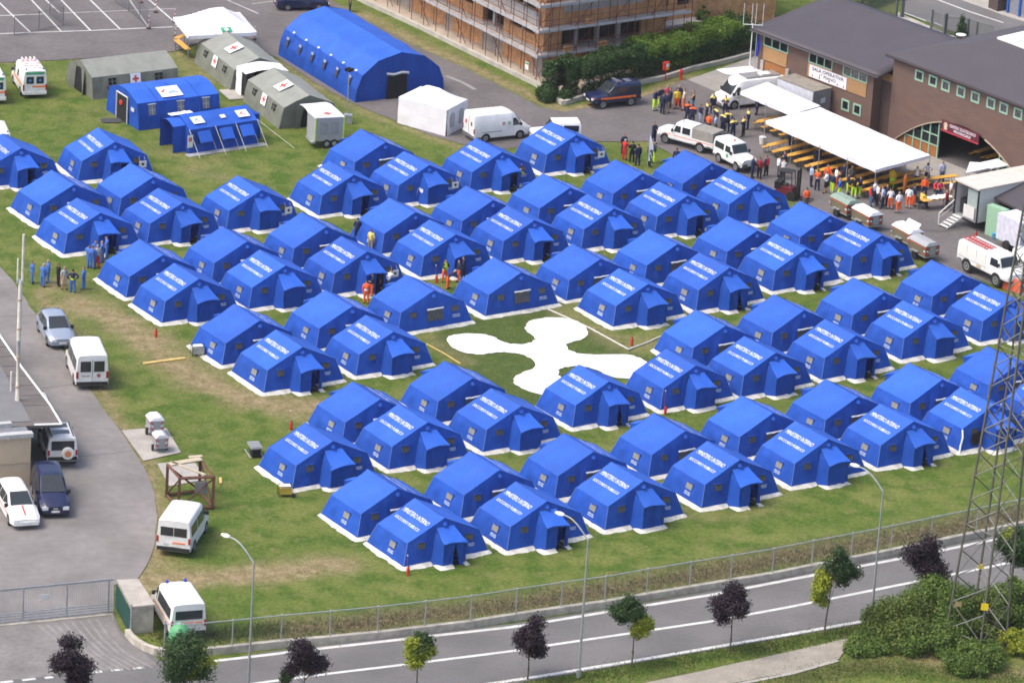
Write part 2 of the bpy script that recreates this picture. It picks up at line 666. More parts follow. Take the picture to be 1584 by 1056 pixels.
# the yard at the left
sheet('yard_asphalt', None, 0.022, mat('pale_asphalt', (0.180, 0.168, 0.161), 0.9, 0.2, 0.22, bump=0.3, bscale=40, coords='World', fine=0.08, fscale=1.6), world=edged([(-90, 330), (-20, 395), (0, 412), (24, 440), (46, 474), (75, 512), (100, 546), (125, 585), (140, 605), (164, 637), (186, 666), (209, 700), (228, 732), (239, 764), (243, 798), (239, 842), (228, 874), (213, 895), (176, 905)], 0.1)
      + [G(176, 960), G(-300, 985), G(-300, 400)])
# the road in front with its driveway
RT = [(250, 1036), (334, 1026), (420, 1012), (628, 988), (792, 969.6), (991, 937.8), (1220, 896.7), (1402, 862), (1584, 823.7), (1700, 798)]
sheet('road', None, 0.018, M_road, world=[G(-420, 1100), G(-300, 990), G(176, 948), G(186, 975), G(215, 1000), G(250, 1022)]
      + [G(x, y - 5) for x, y in RT[1:]] + [G(1760, 870), G(1584, 912), G(1349, 961.5), G(1220, 984.5), G(820, 1053), G(500, 1108), G(100, 1170), G(-500, 1240)])
sheet('driveway_patch', None, 0.026, mat('worn_driveway', (0.165, 0.155, 0.150), 0.9, 0.16, 0.5, coords='World', fine=0.12, fscale=3),
      world=edged([(-60, 972), (172, 952), (188, 985), (222, 1010), (245, 1028), (170, 1036), (60, 1047), (-80, 1062), (-60, 972)], 0.1)[:-1])


def stripe(name, px, w, z, m=None):
    pts = [G(*p) for p in px]
    L, Rr = [], []
    for i, p in enumerate(pts):
        t = (pts[min(i + 1, len(pts) - 1)] - pts[max(i - 1, 0)]).normalized()
        nrm = Vector((-t.y, t.x, 0)) * w / 2
        L.append(p + nrm)
        Rr.append(p - nrm)
    mb = MB()
    for i in range(len(pts) - 1):
        mb.quad((Rr[i].x, Rr[i].y, z), (Rr[i + 1].x, Rr[i + 1].y, z), (L[i + 1].x, L[i + 1].y, z), (L[i].x, L[i].y, z))
    return struct(name, mb, m or M_mark)


stripe('road_edge_line', [(332, 1022), (420, 1012), (442, 1009), (628, 988), (792, 969.6), (845, 961.6), (991, 937.8), (1105, 919), (1220, 896.7), (1402.7, 862), (1532.6, 835.7), (1680, 803)], 0.30, 0.024)
stripe('road_centre_line', [(200, 1092), (400, 1056), (514, 1041), (630.7, 1027), (797.8, 1006), (847.7, 998), (1105, 960), (1220, 938.8), (1389, 905), (1530, 876.8), (1680, 845)], 0.26, 0.024)
stripe('road_edge_line', [(560, 1085), (739, 1060), (820, 1048), (1000, 1018.5), (1220, 981), (1347, 958.5), (1584, 908)], 0.30, 0.024)
for x0, y0, x1, y1 in ((-70, 1062, -45, 1059), (-32, 1058, -12, 1056), (0, 1055.5, 20, 1053.5), (34, 1052, 55, 1049.5), (69, 1048.5, 82, 1047), (140, 1040.5, 158, 1038.5), (172, 1037, 190, 1035.5), (206, 1034, 223, 1032)):
    stripe('road_dash', [(x0, y0), (x1, y1)], 0.26, 0.030)
for i in range(8):      # pale tyre arcs of the driveway
    k = i * 13
    stripe('tyre_mark', [(150 - k, 958 + i * 1.3), (168 - k * 0.95, 985), (196 - k * 0.9, 1012), (236 - k * 0.9, 1033 + i)], 0.14, 0.031, mat('tyre_dust', (0.21, 0.20, 0.19), 0.9, 0.2, 1, coords='World'))
# seams of the yard asphalt
M_seam = mat('tar_seam', (0.075, 0.072, 0.072), 0.8)
stripe('asphalt_seam', [(-20, 491), (30, 489), (62, 487)], 0.07, 0.027, M_seam)
stripe('asphalt_seam', [(20, 606), (70, 600), (135, 592)], 0.07, 0.027, M_seam)
stripe('asphalt_seam', [(118, 707), (170, 702), (207, 697)], 0.06, 0.027, M_seam)
# car park lines
for px in ([(-20, -20), (0, 6), (47, 51)], [(48, 0), (95, 50)], [(94, 0), (140, 48)], [(139, 0), (186, 46)], [(230, 0), (268, 33)], [(200, 0), (231, 45)], [(70, 0), (93, 21)]):
    stripe('parking_line', px, 0.14, 0.026)
stripe('parking_line', [(-60, 56), (0, 53), (47, 51), (140, 48), (226, 44), (300, 41)], 0.16, 0.027)
stripe('parking_line', [(-60, 27), (0, 25), (67, 22.5)], 0.14, 0.027)
stripe('parking_line', [(93, 21), (150, 19), (270, 14)], 0.08, 0.027)
stripe('parking_line', [(350, 0), (400, 22)], 0.10, 0.026)
stripe('parking_line', [(390, 7), (440, 0)], 0.08, 0.027)
stripe('asphalt_mark', [(690, 118), (715, 128), (735, 139)], 0.35, 0.026, mat('faded_paint', (0.24, 0.235, 0.23), 0.8))
stripe('asphalt_seam', [(1235, 345), (1300, 352), (1455, 358), (1510, 352)], 0.5, 0.027, mat('damp_patch', (0.080, 0.077, 0.078), 0.8, coords='World', vscale=2))
# footpath of the verge, pads
sheet('footpath', None, 0.02, M_path, world=edged([(880, 1082), (1007, 1054), (1220, 1008), (1302, 989), (1345, 981)], 0.05) + edged([(1345, 992), (1310, 1000), (1297, 1019), (1220, 1040), (1100, 1062), (950, 1100)], 0.06))
stripe('path_kerb', [(1000, 1088), (1120, 1062), (1225, 1041), (1296, 1021)], 0.30, 0.024, M_conc)
sheet('concrete_pad', [(188, 666), (246, 661), (258, 663), (280, 700), (222, 713)], 0.035, M_conc)
sheet('concrete_pad', [(243, 717), (300, 712), (318, 742), (262, 752)], 0.032, M_conc)
sheet('concrete_apron', None, 0.030, mat('pale_concrete', (0.27, 0.255, 0.235), 0.9, 0.10, 0.6, coords='World', fine=0.08, fscale=4),
      world=[G(1064, 124), G(1172, 86), G(1180, 148), G(1130, 152)])
sheet('concrete_apron', [(1402, 262), (1490, 286), (1540, 268), (1470, 232), (1400, 232)], 0.031, MATS['pale_concrete'])
sheet('concrete_apron', [(1490, 338), (1530, 355), (1610, 400), (1640, 350), (1540, 310)], 0.031, MATS['pale_concrete'])
# ground of the building site
sheet('site_ground', [(555, 0), (645, 40), (730, 82), (830, 130), (872, 160), (902, 152), (985, 130), (1027, 122), (1070, 108), (1168, 84), (1168, -30), (900, -40), (500, -40)], 0.012,
      mat('bare_concrete_ground', (0.36, 0.30, 0.24), 0.95, 0.15, 0.4, coords='World', fine=0.12, fscale=2))

# the white emblem painted on the dark lawn: four rounded lobes on curved arms
EMB = [(690, 527), (694, 520), (706, 517.5), (728, 516), (752, 517.5), (767, 523), (776, 529), (790, 532.5), (808, 532.5), (822, 530), (828, 525.5),
       (824, 519), (815, 513.5), (812.5, 507), (815, 500), (826, 494), (845, 491.5), (870, 492), (892, 497), (905, 504.5), (909.5, 514), (908, 520), (898, 526), (882, 530), (875, 533),
       (879, 541), (892, 546.5), (912, 549), (935, 548.5), (958, 548), (976, 549.5), (990, 554), (1000, 559.5), (1006, 567), (1004, 576), (990, 584), (970, 586), (950, 584), (936, 579), (925, 573), (908, 568), (890, 566.5), (873, 568), (864, 572.5),
       (864, 580), (872, 587), (880, 595), (880, 604), (868, 611), (848, 613), (826, 608), (806, 601), (794.5, 592), (794, 586), (801, 580), (815, 574), (826, 569), (828, 564), (824, 556), (812, 550), (797, 546.5), (780, 545), (765, 545.5), (750, 548), (738, 548.5), (715, 545), (700, 538)]
emb_pts = []
for a, b in zip(EMB, EMB[1:] + EMB[:1]):
    for k in range(3):
        p = G(a[0] + (b[0] - a[0]) * k / 3, a[1] + (b[1] - a[1]) * k / 3)
        p += Vector((wob(p.x, p.y, 0, 4, 0.14), wob(p.x, p.y, 9, 4, 0.14), 0))
        emb_pts.append(p)
mb = MB()
mb.poly([(p.x, p.y, 0.0) for p in emb_pts])
emb = mb.build('lawn_emblem', mat('white_ground_paint', (0.70, 0.70, 0.68), 0.9, 0.16, 0.8, coords='World', fine=0.06, fscale=6))
if emb.data.polygons[0].normal.z < 0:
    emb.data.flip_normals()
emb.location.z = 0.03
tag(emb, 'white four-lobed curved emblem painted flat on the dark green lawn between the tents', 'emblem')
for i, (px, lab) in enumerate(((
        [(848, 478), (912, 507), (972, 540)], 'pale rope lying along the lawn edge beside the red extinguisher'),
        ([(972, 540), (1000, 530), (1022, 520)], 'short pale rope from lawn corner towards the tents on the right'),
        ([(660, 532), (686, 546), (712, 562)], 'yellowish rope lying on the left edge of the emblem lawn'))):
    mb = MB()
    mb.tube([G(*p, 0.04) for p in px], 0.05, 5)
    tag(mb.build('boundary_rope', M_cord if i < 2 else mat('yellow_rope', (0.5, 0.38, 0.12), 0.8)), lab, 'rope')
# ------------------------------------------------------------------ the blue ridge tents
TE, TP, TB = (2.504, 1.68, 1.478), (0.0, 1.68, 2.677), (3.0, 2.12)     # eave, ridge, base


def gab(x, z, front=-1):
    """a point of the leaning gable wall at width x and height z"""
    u = max(-1, min(1, x / 2.7))
    zt = 1.478 + 1.199 * (1 - abs(u))
    return Vector((x, front * (2.12 - 0.44 * min(1, z / zt)), z))


def side(y, z, sx=-1):
    return Vector((sx * (3.0 - 0.496 * z / 1.478), y, z))


def tent_parts(sd, door):
    """meshes of one tent: list of (name, mesh, label or None)"""
    o = sd * 17.3
    P = []
    # roof slopes
    for sx in (-1, 1):
        mb = MB()

        def f(a, b, sx=sx):
            y = -1.70 + 3.40 * a
            x = sx * 2.54 * b
            z = 2.677 - 1.215 * b
            z -= 0.075 * abs(math.sin(PI * (y / 1.70))) * (0.3 + b * (1 - b) * 2.2)
            z += wob(x + o, y, sx, 0.9, 0.05) * (b * (1.2 - b) * 2) + wob(x + o, y, sx + 4, 2.6, 0.02)
            z -= 0.02 * math.sin(PI * b) ** 2
            if abs(a - 0.5) > 0.49:
                y += wob(x, o, y, 2, 0.02)
            return Vector((x, y, z))
        mb.grid(f, 16, 12)
        P.append(('roof_slope', mb.mesh('roof_slope', M_blue_lit, 50), None))
    # side walls
    for sx in (-1, 1):
        mb = MB()

        def f(a, b, sx=sx):
            y = (-1 + 2 * a) * (2.12 - 0.44 * b)
            p = side(y, 1.47 * b, sx)
            k = math.sin(PI * b) * math.sin(PI * a)
            p.x += sx * (0.05 * k + (wob(y + o, b * 2, sx, 1.6, 0.07) + wob(y * 2.2 + o + b, b * 1.2, sx, 2.0, 0.035)) * min(1, k * 3))
            return p
        mb.grid(f, 14, 8)
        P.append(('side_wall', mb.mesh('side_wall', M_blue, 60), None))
    # gable walls (front one opens behind the porch)
    for fr in (-1, 1):
        mb = MB()
        nu, nv = 36, 8

        def f(a, b, fr=fr):
            u = -1 + 2 * a
            zt = 1.478 + 1.199 * (1 - abs(u))
            x = u * (3.0 - 0.496 * b)
            k = math.sin(PI * b) * math.sin(PI * a)
            y = fr * (2.12 - 0.44 * b + 0.03 * k + (wob(x + o, b * 2.4, fr * 3, 1.5, 0.06) + wob(x * 2.2 + o + b, b * 1.2, fr, 2.0, 0.035)) * min(1, 3 * k))
            return Vector((x, y, zt * b))
        mb.grid(f, nu, nv)
        if fr < 0:
            keep = [i for i, q in enumerate(mb.f) if not (all(abs(mb.v[j][0]) < 0.66 and mb.v[j][2] < 1.65 for j in q))]
            mb.f = [mb.f[i] for i in keep]
            mb.mi = [mb.mi[i] for i in keep]
        P.append(('gable_wall', mb.mesh('gable_wall', M_blue, 60), None))
        # vent hood under the peak
        mb = MB()
        c = gab(0, 2.36, fr)
        mb.hexa([(-0.16, c.y + fr * 0.01, 2.28), (0.16, c.y + fr * 0.01, 2.28), (0.10, c.y + fr * 0.22, 2.26), (-0.10, c.y + fr * 0.22, 2.26),
                 (-0.10, c.y, 2.44), (0.10, c.y, 2.44), (0.06, c.y + fr * 0.15, 2.36), (-0.06, c.y + fr * 0.15, 2.36)] if fr > 0 else
                [(-0.10, c.y + fr * 0.22, 2.26), (0.10, c.y + fr * 0.22, 2.26), (0.16, c.y + fr * 0.01, 2.28), (-0.16, c.y + fr * 0.01, 2.28),
                 (-0.06, c.y + fr * 0.15, 2.36), (0.06, c.y + fr * 0.15, 2.36), (0.10, c.y, 2.44), (-0.10, c.y, 2.44)])
        P.append(('vent_hood', mb.mesh('vent_hood', M_blue), None))
    # piping on the corners
    for sx in (-1, 1):
        for fr in (-1, 1):
            mb = MB()
            mb.tube([(sx * 3.0, fr * 2.13, 0.03), (sx * 2.76, fr * 1.92, 0.74), (sx * 2.52, fr * 1.70, 1.46)], 0.014, 5)
            P.append(('corner_piping', mb.mesh('corner_piping', mat('tent_piping', (0.16, 0.26, 0.52), 0.6)), None))
    # floor sheet seen through an open door
    mb = MB()
    mb.poly([(-2.9, -2.0, 0.02), (-0.7, -2.0, 0.02), (-0.7, -2.9, 0.02), (0.7, -2.9, 0.02), (0.7, -2.0, 0.02), (2.9, -2.0, 0.02), (2.9, 2.0, 0.02), (-2.9, 2.0, 0.02)])
    P.append(('floor_sheet', mb.mesh('floor_sheet', mat('floor_sheet', (0.10, 0.10, 0.10), 0.8)), None))
    # white ground flap round the foot
    out = [(-3, -2.12), (-0.80, -2.12), (-0.78, -2.99), (0.78, -2.99), (0.80, -2.12), (3, -2.12), (3, 2.12), (-3, 2.12)]
    pts = []
    for a, b in zip(out, out[1:] + out[:1]):
        n = max(2, int(math.dist(a, b) / 0.22))
        pts += [(a[0] + (b[0] - a[0]) * k / n, a[1] + (b[1] - a[1]) * k / n) for k in range(n)]
    n = len(pts)
    mb = MB()
    inner, mid, outer = [], [], []
    for i, (x, y) in enumerate(pts):
        t = Vector((pts[(i + 2) % n][0] - pts[i - 2][0], pts[(i + 2) % n][1] - pts[i - 2][1], 0)).normalized()
        nn = Vector((t.y, -t.x, 0))
        w = 0.29 + wob(x + o, y, 1, 0.7, 0.16) + wob(x + o, y, 8, 2.4, 0.13)
        front = y < -2.2
        if front:
            w *= 1.15
        inner.append(Vector((x, y, 0.17)) - nn * 0.03)
        mid.append(Vector((x, y, 0.09 + wob(x + o, y, 3, 2.2, 0.05))) + nn * w * 0.45)
        outer.append(Vector((x, y, 0.0 + wob(x + o, y, 6, 2.0, 0.03))) + nn * w)
    vs = inner + mid + outer
    fs = []
    for i in range(n):
        j = (i + 1) % n
        # gap in front of the door
        if door != 'shut' and pts[i][1] < -2.9 and -0.15 < pts[i][0] < 0.5:
            continue
        fs += [(i, n + i, n + j, j), (n + i, 2 * n + i, 2 * n + j, n + j)]
    mb.add(vs, fs)
    P.append(('ground_flap', mb.mesh('ground_flap', M_skirt, 70), None))
    # porch
    mb = MB()

    def f(a, b):
        s = -1 + 2 * a
        x = s * (0.60 + 0.26 * b)
        y = -1.80 - 1.30 * b
        z = 2.16 - 0.52 * b ** 0.85 - 0.13 * b * s * s + wob(x + o, y, 2, 1.5, 0.05) * b + (sd - 1) * 0.06 * s * b - (0.07 * b if sd == 2 else 0)
        return Vector((x, y, z))
    mb.grid(f, 8, 8)
    for k in range(8):     # short valance
        a, c = f(k / 8, 1), f((k + 1) / 8, 1)
        mb.quad(a, c, c + Vector((0, 0.02, -0.09)), a + Vector((0, 0.02, -0.09)))
    P.append(('porch_roof', mb.mesh('porch_roof', M_blue_lit, 50), None))
    for sx in (-1, 1):
        mb = MB()

        def f(a, b, sx=sx):
            yb = -2.10 - 0.88 * a
            zt = 2.02 - 0.50 * a
            y = yb + b * 0.22 * (1 - a)
            x = sx * (0.78 - 0.12 * (1 - a) * b + 0.34 * (1 - a) * (1 - b)) + wob(y + o, b, sx, 2, 0.07) * math.sin(PI * b)
            return Vector((x, y, 0.03 + zt * b))
        mb.grid(f, 6, 6)
        P.append(('porch_wall', mb.mesh('porch_wall', M_blue, 60), None))
    # the two door flaps
    for k, (x0, x1) in enumerate(((-0.78, 0.0), (0.0, 0.78))):
        lo0, lo1 = x0, x1
        if door == 'open' and k == 1:
            x0, x1, lo0, lo1 = 0.60, 0.78, 0.52, 0.80
        elif door == 'open':
            x1, lo1 = 0.02, -0.02
        elif door == 'half' and k == 1:
            x0, lo0 = 0.02, 0.38
        elif door == 'half':
            lo1 = -0.12
        mb = MB()

        def f(a, b):
            x = (lo0 + (lo1 - lo0) * a) * (1 - b) + (x0 + (x1 - x0) * a) * b
            y = -2.985 + wob(x * 2 + o, b * 1.5, k, 1.8, 0.07) + 0.03 * math.sin(a * 9) * (1 - b)
            return Vector((x, y, 0.03 + b * (1.52 - 0.10 * (x / 0.78) ** 2)))
        mb.grid(f, 7, 7)
        P.append(('door_flap', mb.mesh('door_flap', M_blue, 60), None))
    if door != 'shut':
        mb = MB()
        mb.box((0.05, -2.62, 0.035), (1.0, 0.5, 0.02))
        P.append(('door_mat', mb.mesh('door_mat', M_black), None))
    return P


def win_mesh(w, h, flap=True, bars=True):
    """a net window with a little rolled flap, centred, in its own plane"""
    mb = MB()
    mb.cur = 0
    mb.box((0, 0, 0.0), (w, h, 0.012))
    if bars:
        mb.cur = 1
        for x in (-w * 0.18, w * 0.2):
            mb.box((x, 0, 0.012), (0.035, h * 0.96, 0.014))
    if flap:
        mb.cur = 2
        mb.tube([(-w * 0.62, h * 0.60, 0.03), (0, h * 0.56, 0.045), (w * 0.62, h * 0.60, 0.03)], 0.035, 6)
    return mb.mesh('window', [M_net, M_brown, M_blue])


WIN_G = win_mesh(0.50, 0.40)
WIN_S = win_mesh(0.60, 0.40, bars=False)
WIN_S.materials[0] = mat('window_net_pale', (0.20, 0.205, 0.20), 0.7, 0.2, 8)
mb = MB()
mb.box((0, 0, 0), (1.22, 0.80, 0.012))
WIN_B = mb.mesh('rear_window', mat('rear_net', (0.085, 0.085, 0.085), 0.8, 0.25, 5))
mb = MB()
mb.grid(lambda a, b: Vector(((a - 0.5) * 1.32, 0.46 - 0.13 * b + wob(a * 4, b, 0, 1, 0.03), 0.02 + 0.10 * math.sin(PI * b) + 0.02 * math.sin(a * 17))), 10, 4)
FLAP_B = mb.mesh('rolled_blind', mat('blind_pale', (0.42, 0.45, 0.50), 0.7), 60)
TX1 = text_mesh('MINISTERO INTERNO', 2.72, 0.33, 'roof_lettering', M_white, 0.0)
TX2 = text_mesh('SOCCORSO PUBBLICO', 2.62, 0.215, 'roof_lettering', M_white, 0.0)
TX3 = text_mesh('MINISTERO INTERNO\nSOCCORSO PUBBLICO', 0.62, 0.22, 'wall_print', mat('faded_print', (0.42, 0.50, 0.66), 0.7), 0.05)
TX4 = text_mesh('MINISTERO\nINTERNO', 0.46, 0.20, 'wall_print', MATS['faded_print'], 0.05)


def make_tent(sd, door):
    t = thing('blue_tent', 'blue tent', 'tent')
    for n, me, lab in tent_parts(sd, door):
        link(n, me, t)
    X, Z = Vector((1, 0, 0)), Vector((0, 0, 1))
    up = Vector((0, 0.44, 1.9))
    for x in (-1.66, 1.66):
        plane_obj('window', WIN_G, t, gab(x, 1.22), X, up, 0.075)
        plane_obj('window', WIN_G, t, gab(x, 1.22, 1), -X, Vector((0, -0.44, 1.9)), 0.075)
    plane_obj('wall_print', TX4, t, gab(1.78, 0.72), X, up, 0.06)
    plane_obj('wall_print', TX3, t, gab(-1.72, 0.72, 1), -X, Vector((0, -0.44, 1.9)), 0.06)
    plane_obj('rear_window', WIN_B, t, gab(0, 1.05, 1), -X, Vector((0, -0.44, 2.6)), 0.075)
    plane_obj('rolled_blind', FLAP_B, t, gab(0, 1.05, 1), -X, Vector((0, -0.44, 2.6)), 0.08)
    for sx in (-1, 1):
        xd = Vector((0, -sx * -1, 0))
        upd = Vector((-sx * 0.496, 0, 1.478))
        yy = 0.45 * sx
        plane_obj('window', WIN_S, t, side(yy, 0.95, sx), Vector((0, sx, 0)), upd, 0.085)
        plane_obj('wall_print', TX3, t, side(yy - 0.02, 0.53, sx), Vector((0, sx, 0)), upd, 0.085)
    # lettering on the left slope, draped over the cloth
    e, rdg = Vector((-2.504, 0, 1.478)), Vector((0, 0, 2.677))
    for me, b in ((TX1, 0.645), (TX2, 0.39)):
        key = me.name + '_slope%d' % sd
        org = e.lerp(rdg, b)
        plane_obj('roof_lettering', me, t, org, Vector((0, -1, 0)), rdg - e, 0.03)
    return t


# rows from the road: (apex pixel, rotated half a turn?, door state, extra remark)
TENTS = [
    [(688, 799, 0, 'half'), (846, 775, 0, 'open'), (995, 744, 0, 'shut'), (1144, 711, 0, 'open'), (1281, 679, 0, 'shut'), (1413, 651, 0, 'half'), (1538, 626, 0, 'shut'), (1658, 601, 0, 'shut')],
    [(615, 755, 1), (773, 727, 1), (918, 698, 1), (1060, 664.5, 1), (1196, 638, 1), (1327, 611.5, 1), (1457, 587.6, 1), (1578, 559, 1)],
    [(515, 682, 0, 'shut'), (661, 653, 0, 'shut'), (806, 626, 0, 'shut'), (942, 590, 0, 'half'), (1077, 564, 0, 'shut'), (1200, 544, 0, 'shut'), (1324, 518.6, 0, 'open'), (1446, 488, 0, 'shut'), (1567, 462, 0, 'shut')],
    [(588, 615.5, 1), (731, 583.6, 1), (1122, 502.6, 1), (1243.6, 480.6, 1), (1367, 453.6, 1), (1489, 424.4, 1)],
    [(467.6, 537, 0, 'open'), (608, 512, 0, 'shut'), (1002, 438, 0, 'shut'), (1127.5, 415, 0, 'half'), (1246, 385.4, 0, 'open'), (1364, 364, 0, 'open')],
    [(402, 496, 1), (544.5, 472, 1), (670.5, 448, 1), (805.7, 422, 1), (928.6, 399, 1), (1048, 376.7, 1), (1171, 355.5, 1), (1283, 333, 1)],
    [(308, 432, 0, 'shut'), (441, 411, 0, 'shut'), (568, 390, 0, 'open'), (705, 363.4, 0, 'shut'), (826.5, 339.6, 0, 'open'), (950, 322.3, 0, 'shut'), (1063, 302.4, 0, 'open'), (1172.6, 284.4, 0, 'shut')],
    [(252, 394, 1), (382, 373, 1), (504.7, 351.5, 1), (642.6, 328.4, 1), (762, 309, 1), (881.4, 289, 1), (993.6, 267.4, 1), (1101, 253, 1)],
    [(155, 328, 0, 'open'), (282, 312, 0, 'open'), (404, 293, 0, 'shut'), (547, 270.6, 0, 'open'), (664, 254.6, 0, 'shut'), (776.5, 234.7, 0, 'open'), (891.5, 208, 0, 'open')],
    [(114, 285, 1), (237, 275, 1), (596, 219, 1)],
    [(33, 229, 0, 'open'), (178, 220.6, 0, 'open')],
]
ORD = ['first', 'second', 'third', 'fourth', 'fifth', 'sixth', 'seventh', 'eighth', 'ninth', 'tenth', 'eleventh']
ROWN = ['tent row nearest the road'] + [w + ' tent row from road' for w in ORD[1:9]] + ['short tent row of three at back', 'back pair beside the army tents']
LOOK = {'open': 'doorway open', 'half': 'door half open', 'shut': 'door closed'}
protos = {}
tent_at = {}
trng = random.Random(4)
for ri, row in enumerate(TENTS):
    for ci, tt in enumerate(row):
        px, py, turned = tt[:3]
        door = tt[3] if len(tt) > 3 else 'shut'
        sd = trng.randrange(3 if door != 'half' else 2)
        yaw = YAW + R(0.05 * (px - 750) / 25 + trng.uniform(-0.7, 0.7))
        if (ri, ci) == (10, 1):
            yaw = YAW - R(7.5)
        if (ri, ci) == (10, 0):
            yaw = YAW - R(5)
        ap = G(px, py, 2.65)
        c = ap + Matrix.Rotation(yaw, 3, 'Z') @ Vector((0, 1.68, 0))
        loc = (c.x, c.y, -0.03)
        rz = yaw + (PI if turned else 0)
        if ri < 10:
            lab = 'blue tent, %s from left in %s, %s' % (ORD[ci], ROWN[ri], 'rear window showing' if turned else LOOK[door])
        else:
            lab = 'blue tent, %s of %s, doorway open' % ('left one' if ci == 0 else 'right one', ROWN[ri])
        key = (sd, door)
        if key not in protos:
            protos[key] = t = make_tent(sd, door)
            t.location = loc
            t.rotation_euler = (0, 0, rz)
            t['label'] = lab
            t['group'] = 'blue tents pitched in rows on the grass'
        else:
            t = dup(protos[key], loc, rz, lab, 'blue tents pitched in rows on the grass')
        t.scale = (1 + trng.uniform(-0.012, 0.012), 1 + trng.uniform(-0.015, 0.015), 1 + trng.uniform(-0.03, 0.02))
        tent_at[(ri, ci)] = (Vector(loc), yaw)
# ------------------------------------------------------------------ vehicles (forward = +x, origin on the ground at the middle)
class Shell:
    """body lofted through stations: x, z bottom, z belt, z top, half width bottom, belt, top"""

    def __init__(s, st):
        s.st = sorted(st, key=lambda q: q[0])

    def at(s, x):
        st = s.st
        if x <= st[0][0]:
            return st[0]
        for a, b in zip(st, st[1:]):
            if x <= b[0]:
                k = (x - a[0]) / (b[0] - a[0])
                return tuple(a[i] + (b[i] - a[i]) * k for i in range(7))
        return st[-1]

    def ring(s, q):
        x, zb, zm, zt, wb, wm, wt = q
        r = min(0.10, (zt - zm) * 0.5)
        h = [(wb * 0.9, zb), (wb, zb + 0.10), (wm, zm), (wt + (wm - wt) * 0.18, zt - r), (wt - r * 0.35, zt - r * 0.3), (wt - r * 1.4, zt), (wt * 0.5, zt + 0.02), (0, zt + 0.028)]
        return [Vector((x, -w, z)) for w, z in h] + [Vector((x, w, z)) for w, z in reversed(h[:-1])]

    def hw(s, x, z):
        q = s.at(x)
        x, zb, zm, zt, wb, wm, wt = q
        if z <= zm:
            k = max(0, (z - zb) / max(1e-6, zm - zb))
            return wb + (wm - wb) * k
        k = min(1, (z - zm) / max(1e-6, zt - 0.1 - zm))
        return wm + (wt + (wm - wt) * 0.18 - wm) * k

    def mesh(s, name, m):
        mb = MB()
        xs = []
        for a, b in zip(s.st, s.st[1:]):
            n = max(1, int((b[0] - a[0]) / 0.35))
            xs += [s.at(a[0] + (b[0] - a[0]) * k / n) for k in range(n)]
        xs.append(s.st[-1])
        rings = [s.ring(q) for q in xs]
        n = len(rings[0])
        vs = [p for r in rings for p in r]
        fs = []
        for i in range(len(rings) - 1):
            for k in range(n):
                k2 = (k + 1) % n
                fs.append((i * n + k, (i + 1) * n + k, (i + 1) * n + k2, i * n + k2))
        fs.append(tuple(range(n)))
        fs.append(tuple((len(rings) - 1) * n + k for k in range(n - 1, -1, -1)))
        mb.add(vs, fs)
        return mb.mesh(name, m, 38)


def flat(pts, name, m, off, thick=0.012):
    mb = MB()
    mb.extr([Vector(p) + Vector(off) * 0.2 for p in pts], off)
    return mb.mesh(name, m)


def wheel(t, x, y, r, w=0.20, rim=M_rim):
    s = 1 if y > 0 else -1
    mb = MB()
    mb.lathe([(r * 0.62, -w / 2), (r * 0.93, -w / 2), (r, -w * 0.3), (r, w * 0.3), (r * 0.93, w / 2), (r * 0.62, w / 2)], 18, axis='Y')
    o = mb.build('wheel', M_black, t, (x, y, r), smooth=40)
    mb = MB()
    mb.lathe([(r * 0.58, s * w * 0.30), (r * 0.60, s * (w / 2 + 0.004)), (r * 0.42, s * (w / 2 + 0.01)), (r * 0.30, s * (w / 2 - 0.02)), (r * 0.12, s * (w / 2 + 0.02))], 14, axis='Y')
    mb.build('rim', rim, o, smooth=40)


M_sill = mat('sill_plastic', (0.09, 0.09, 0.092), 0.6)


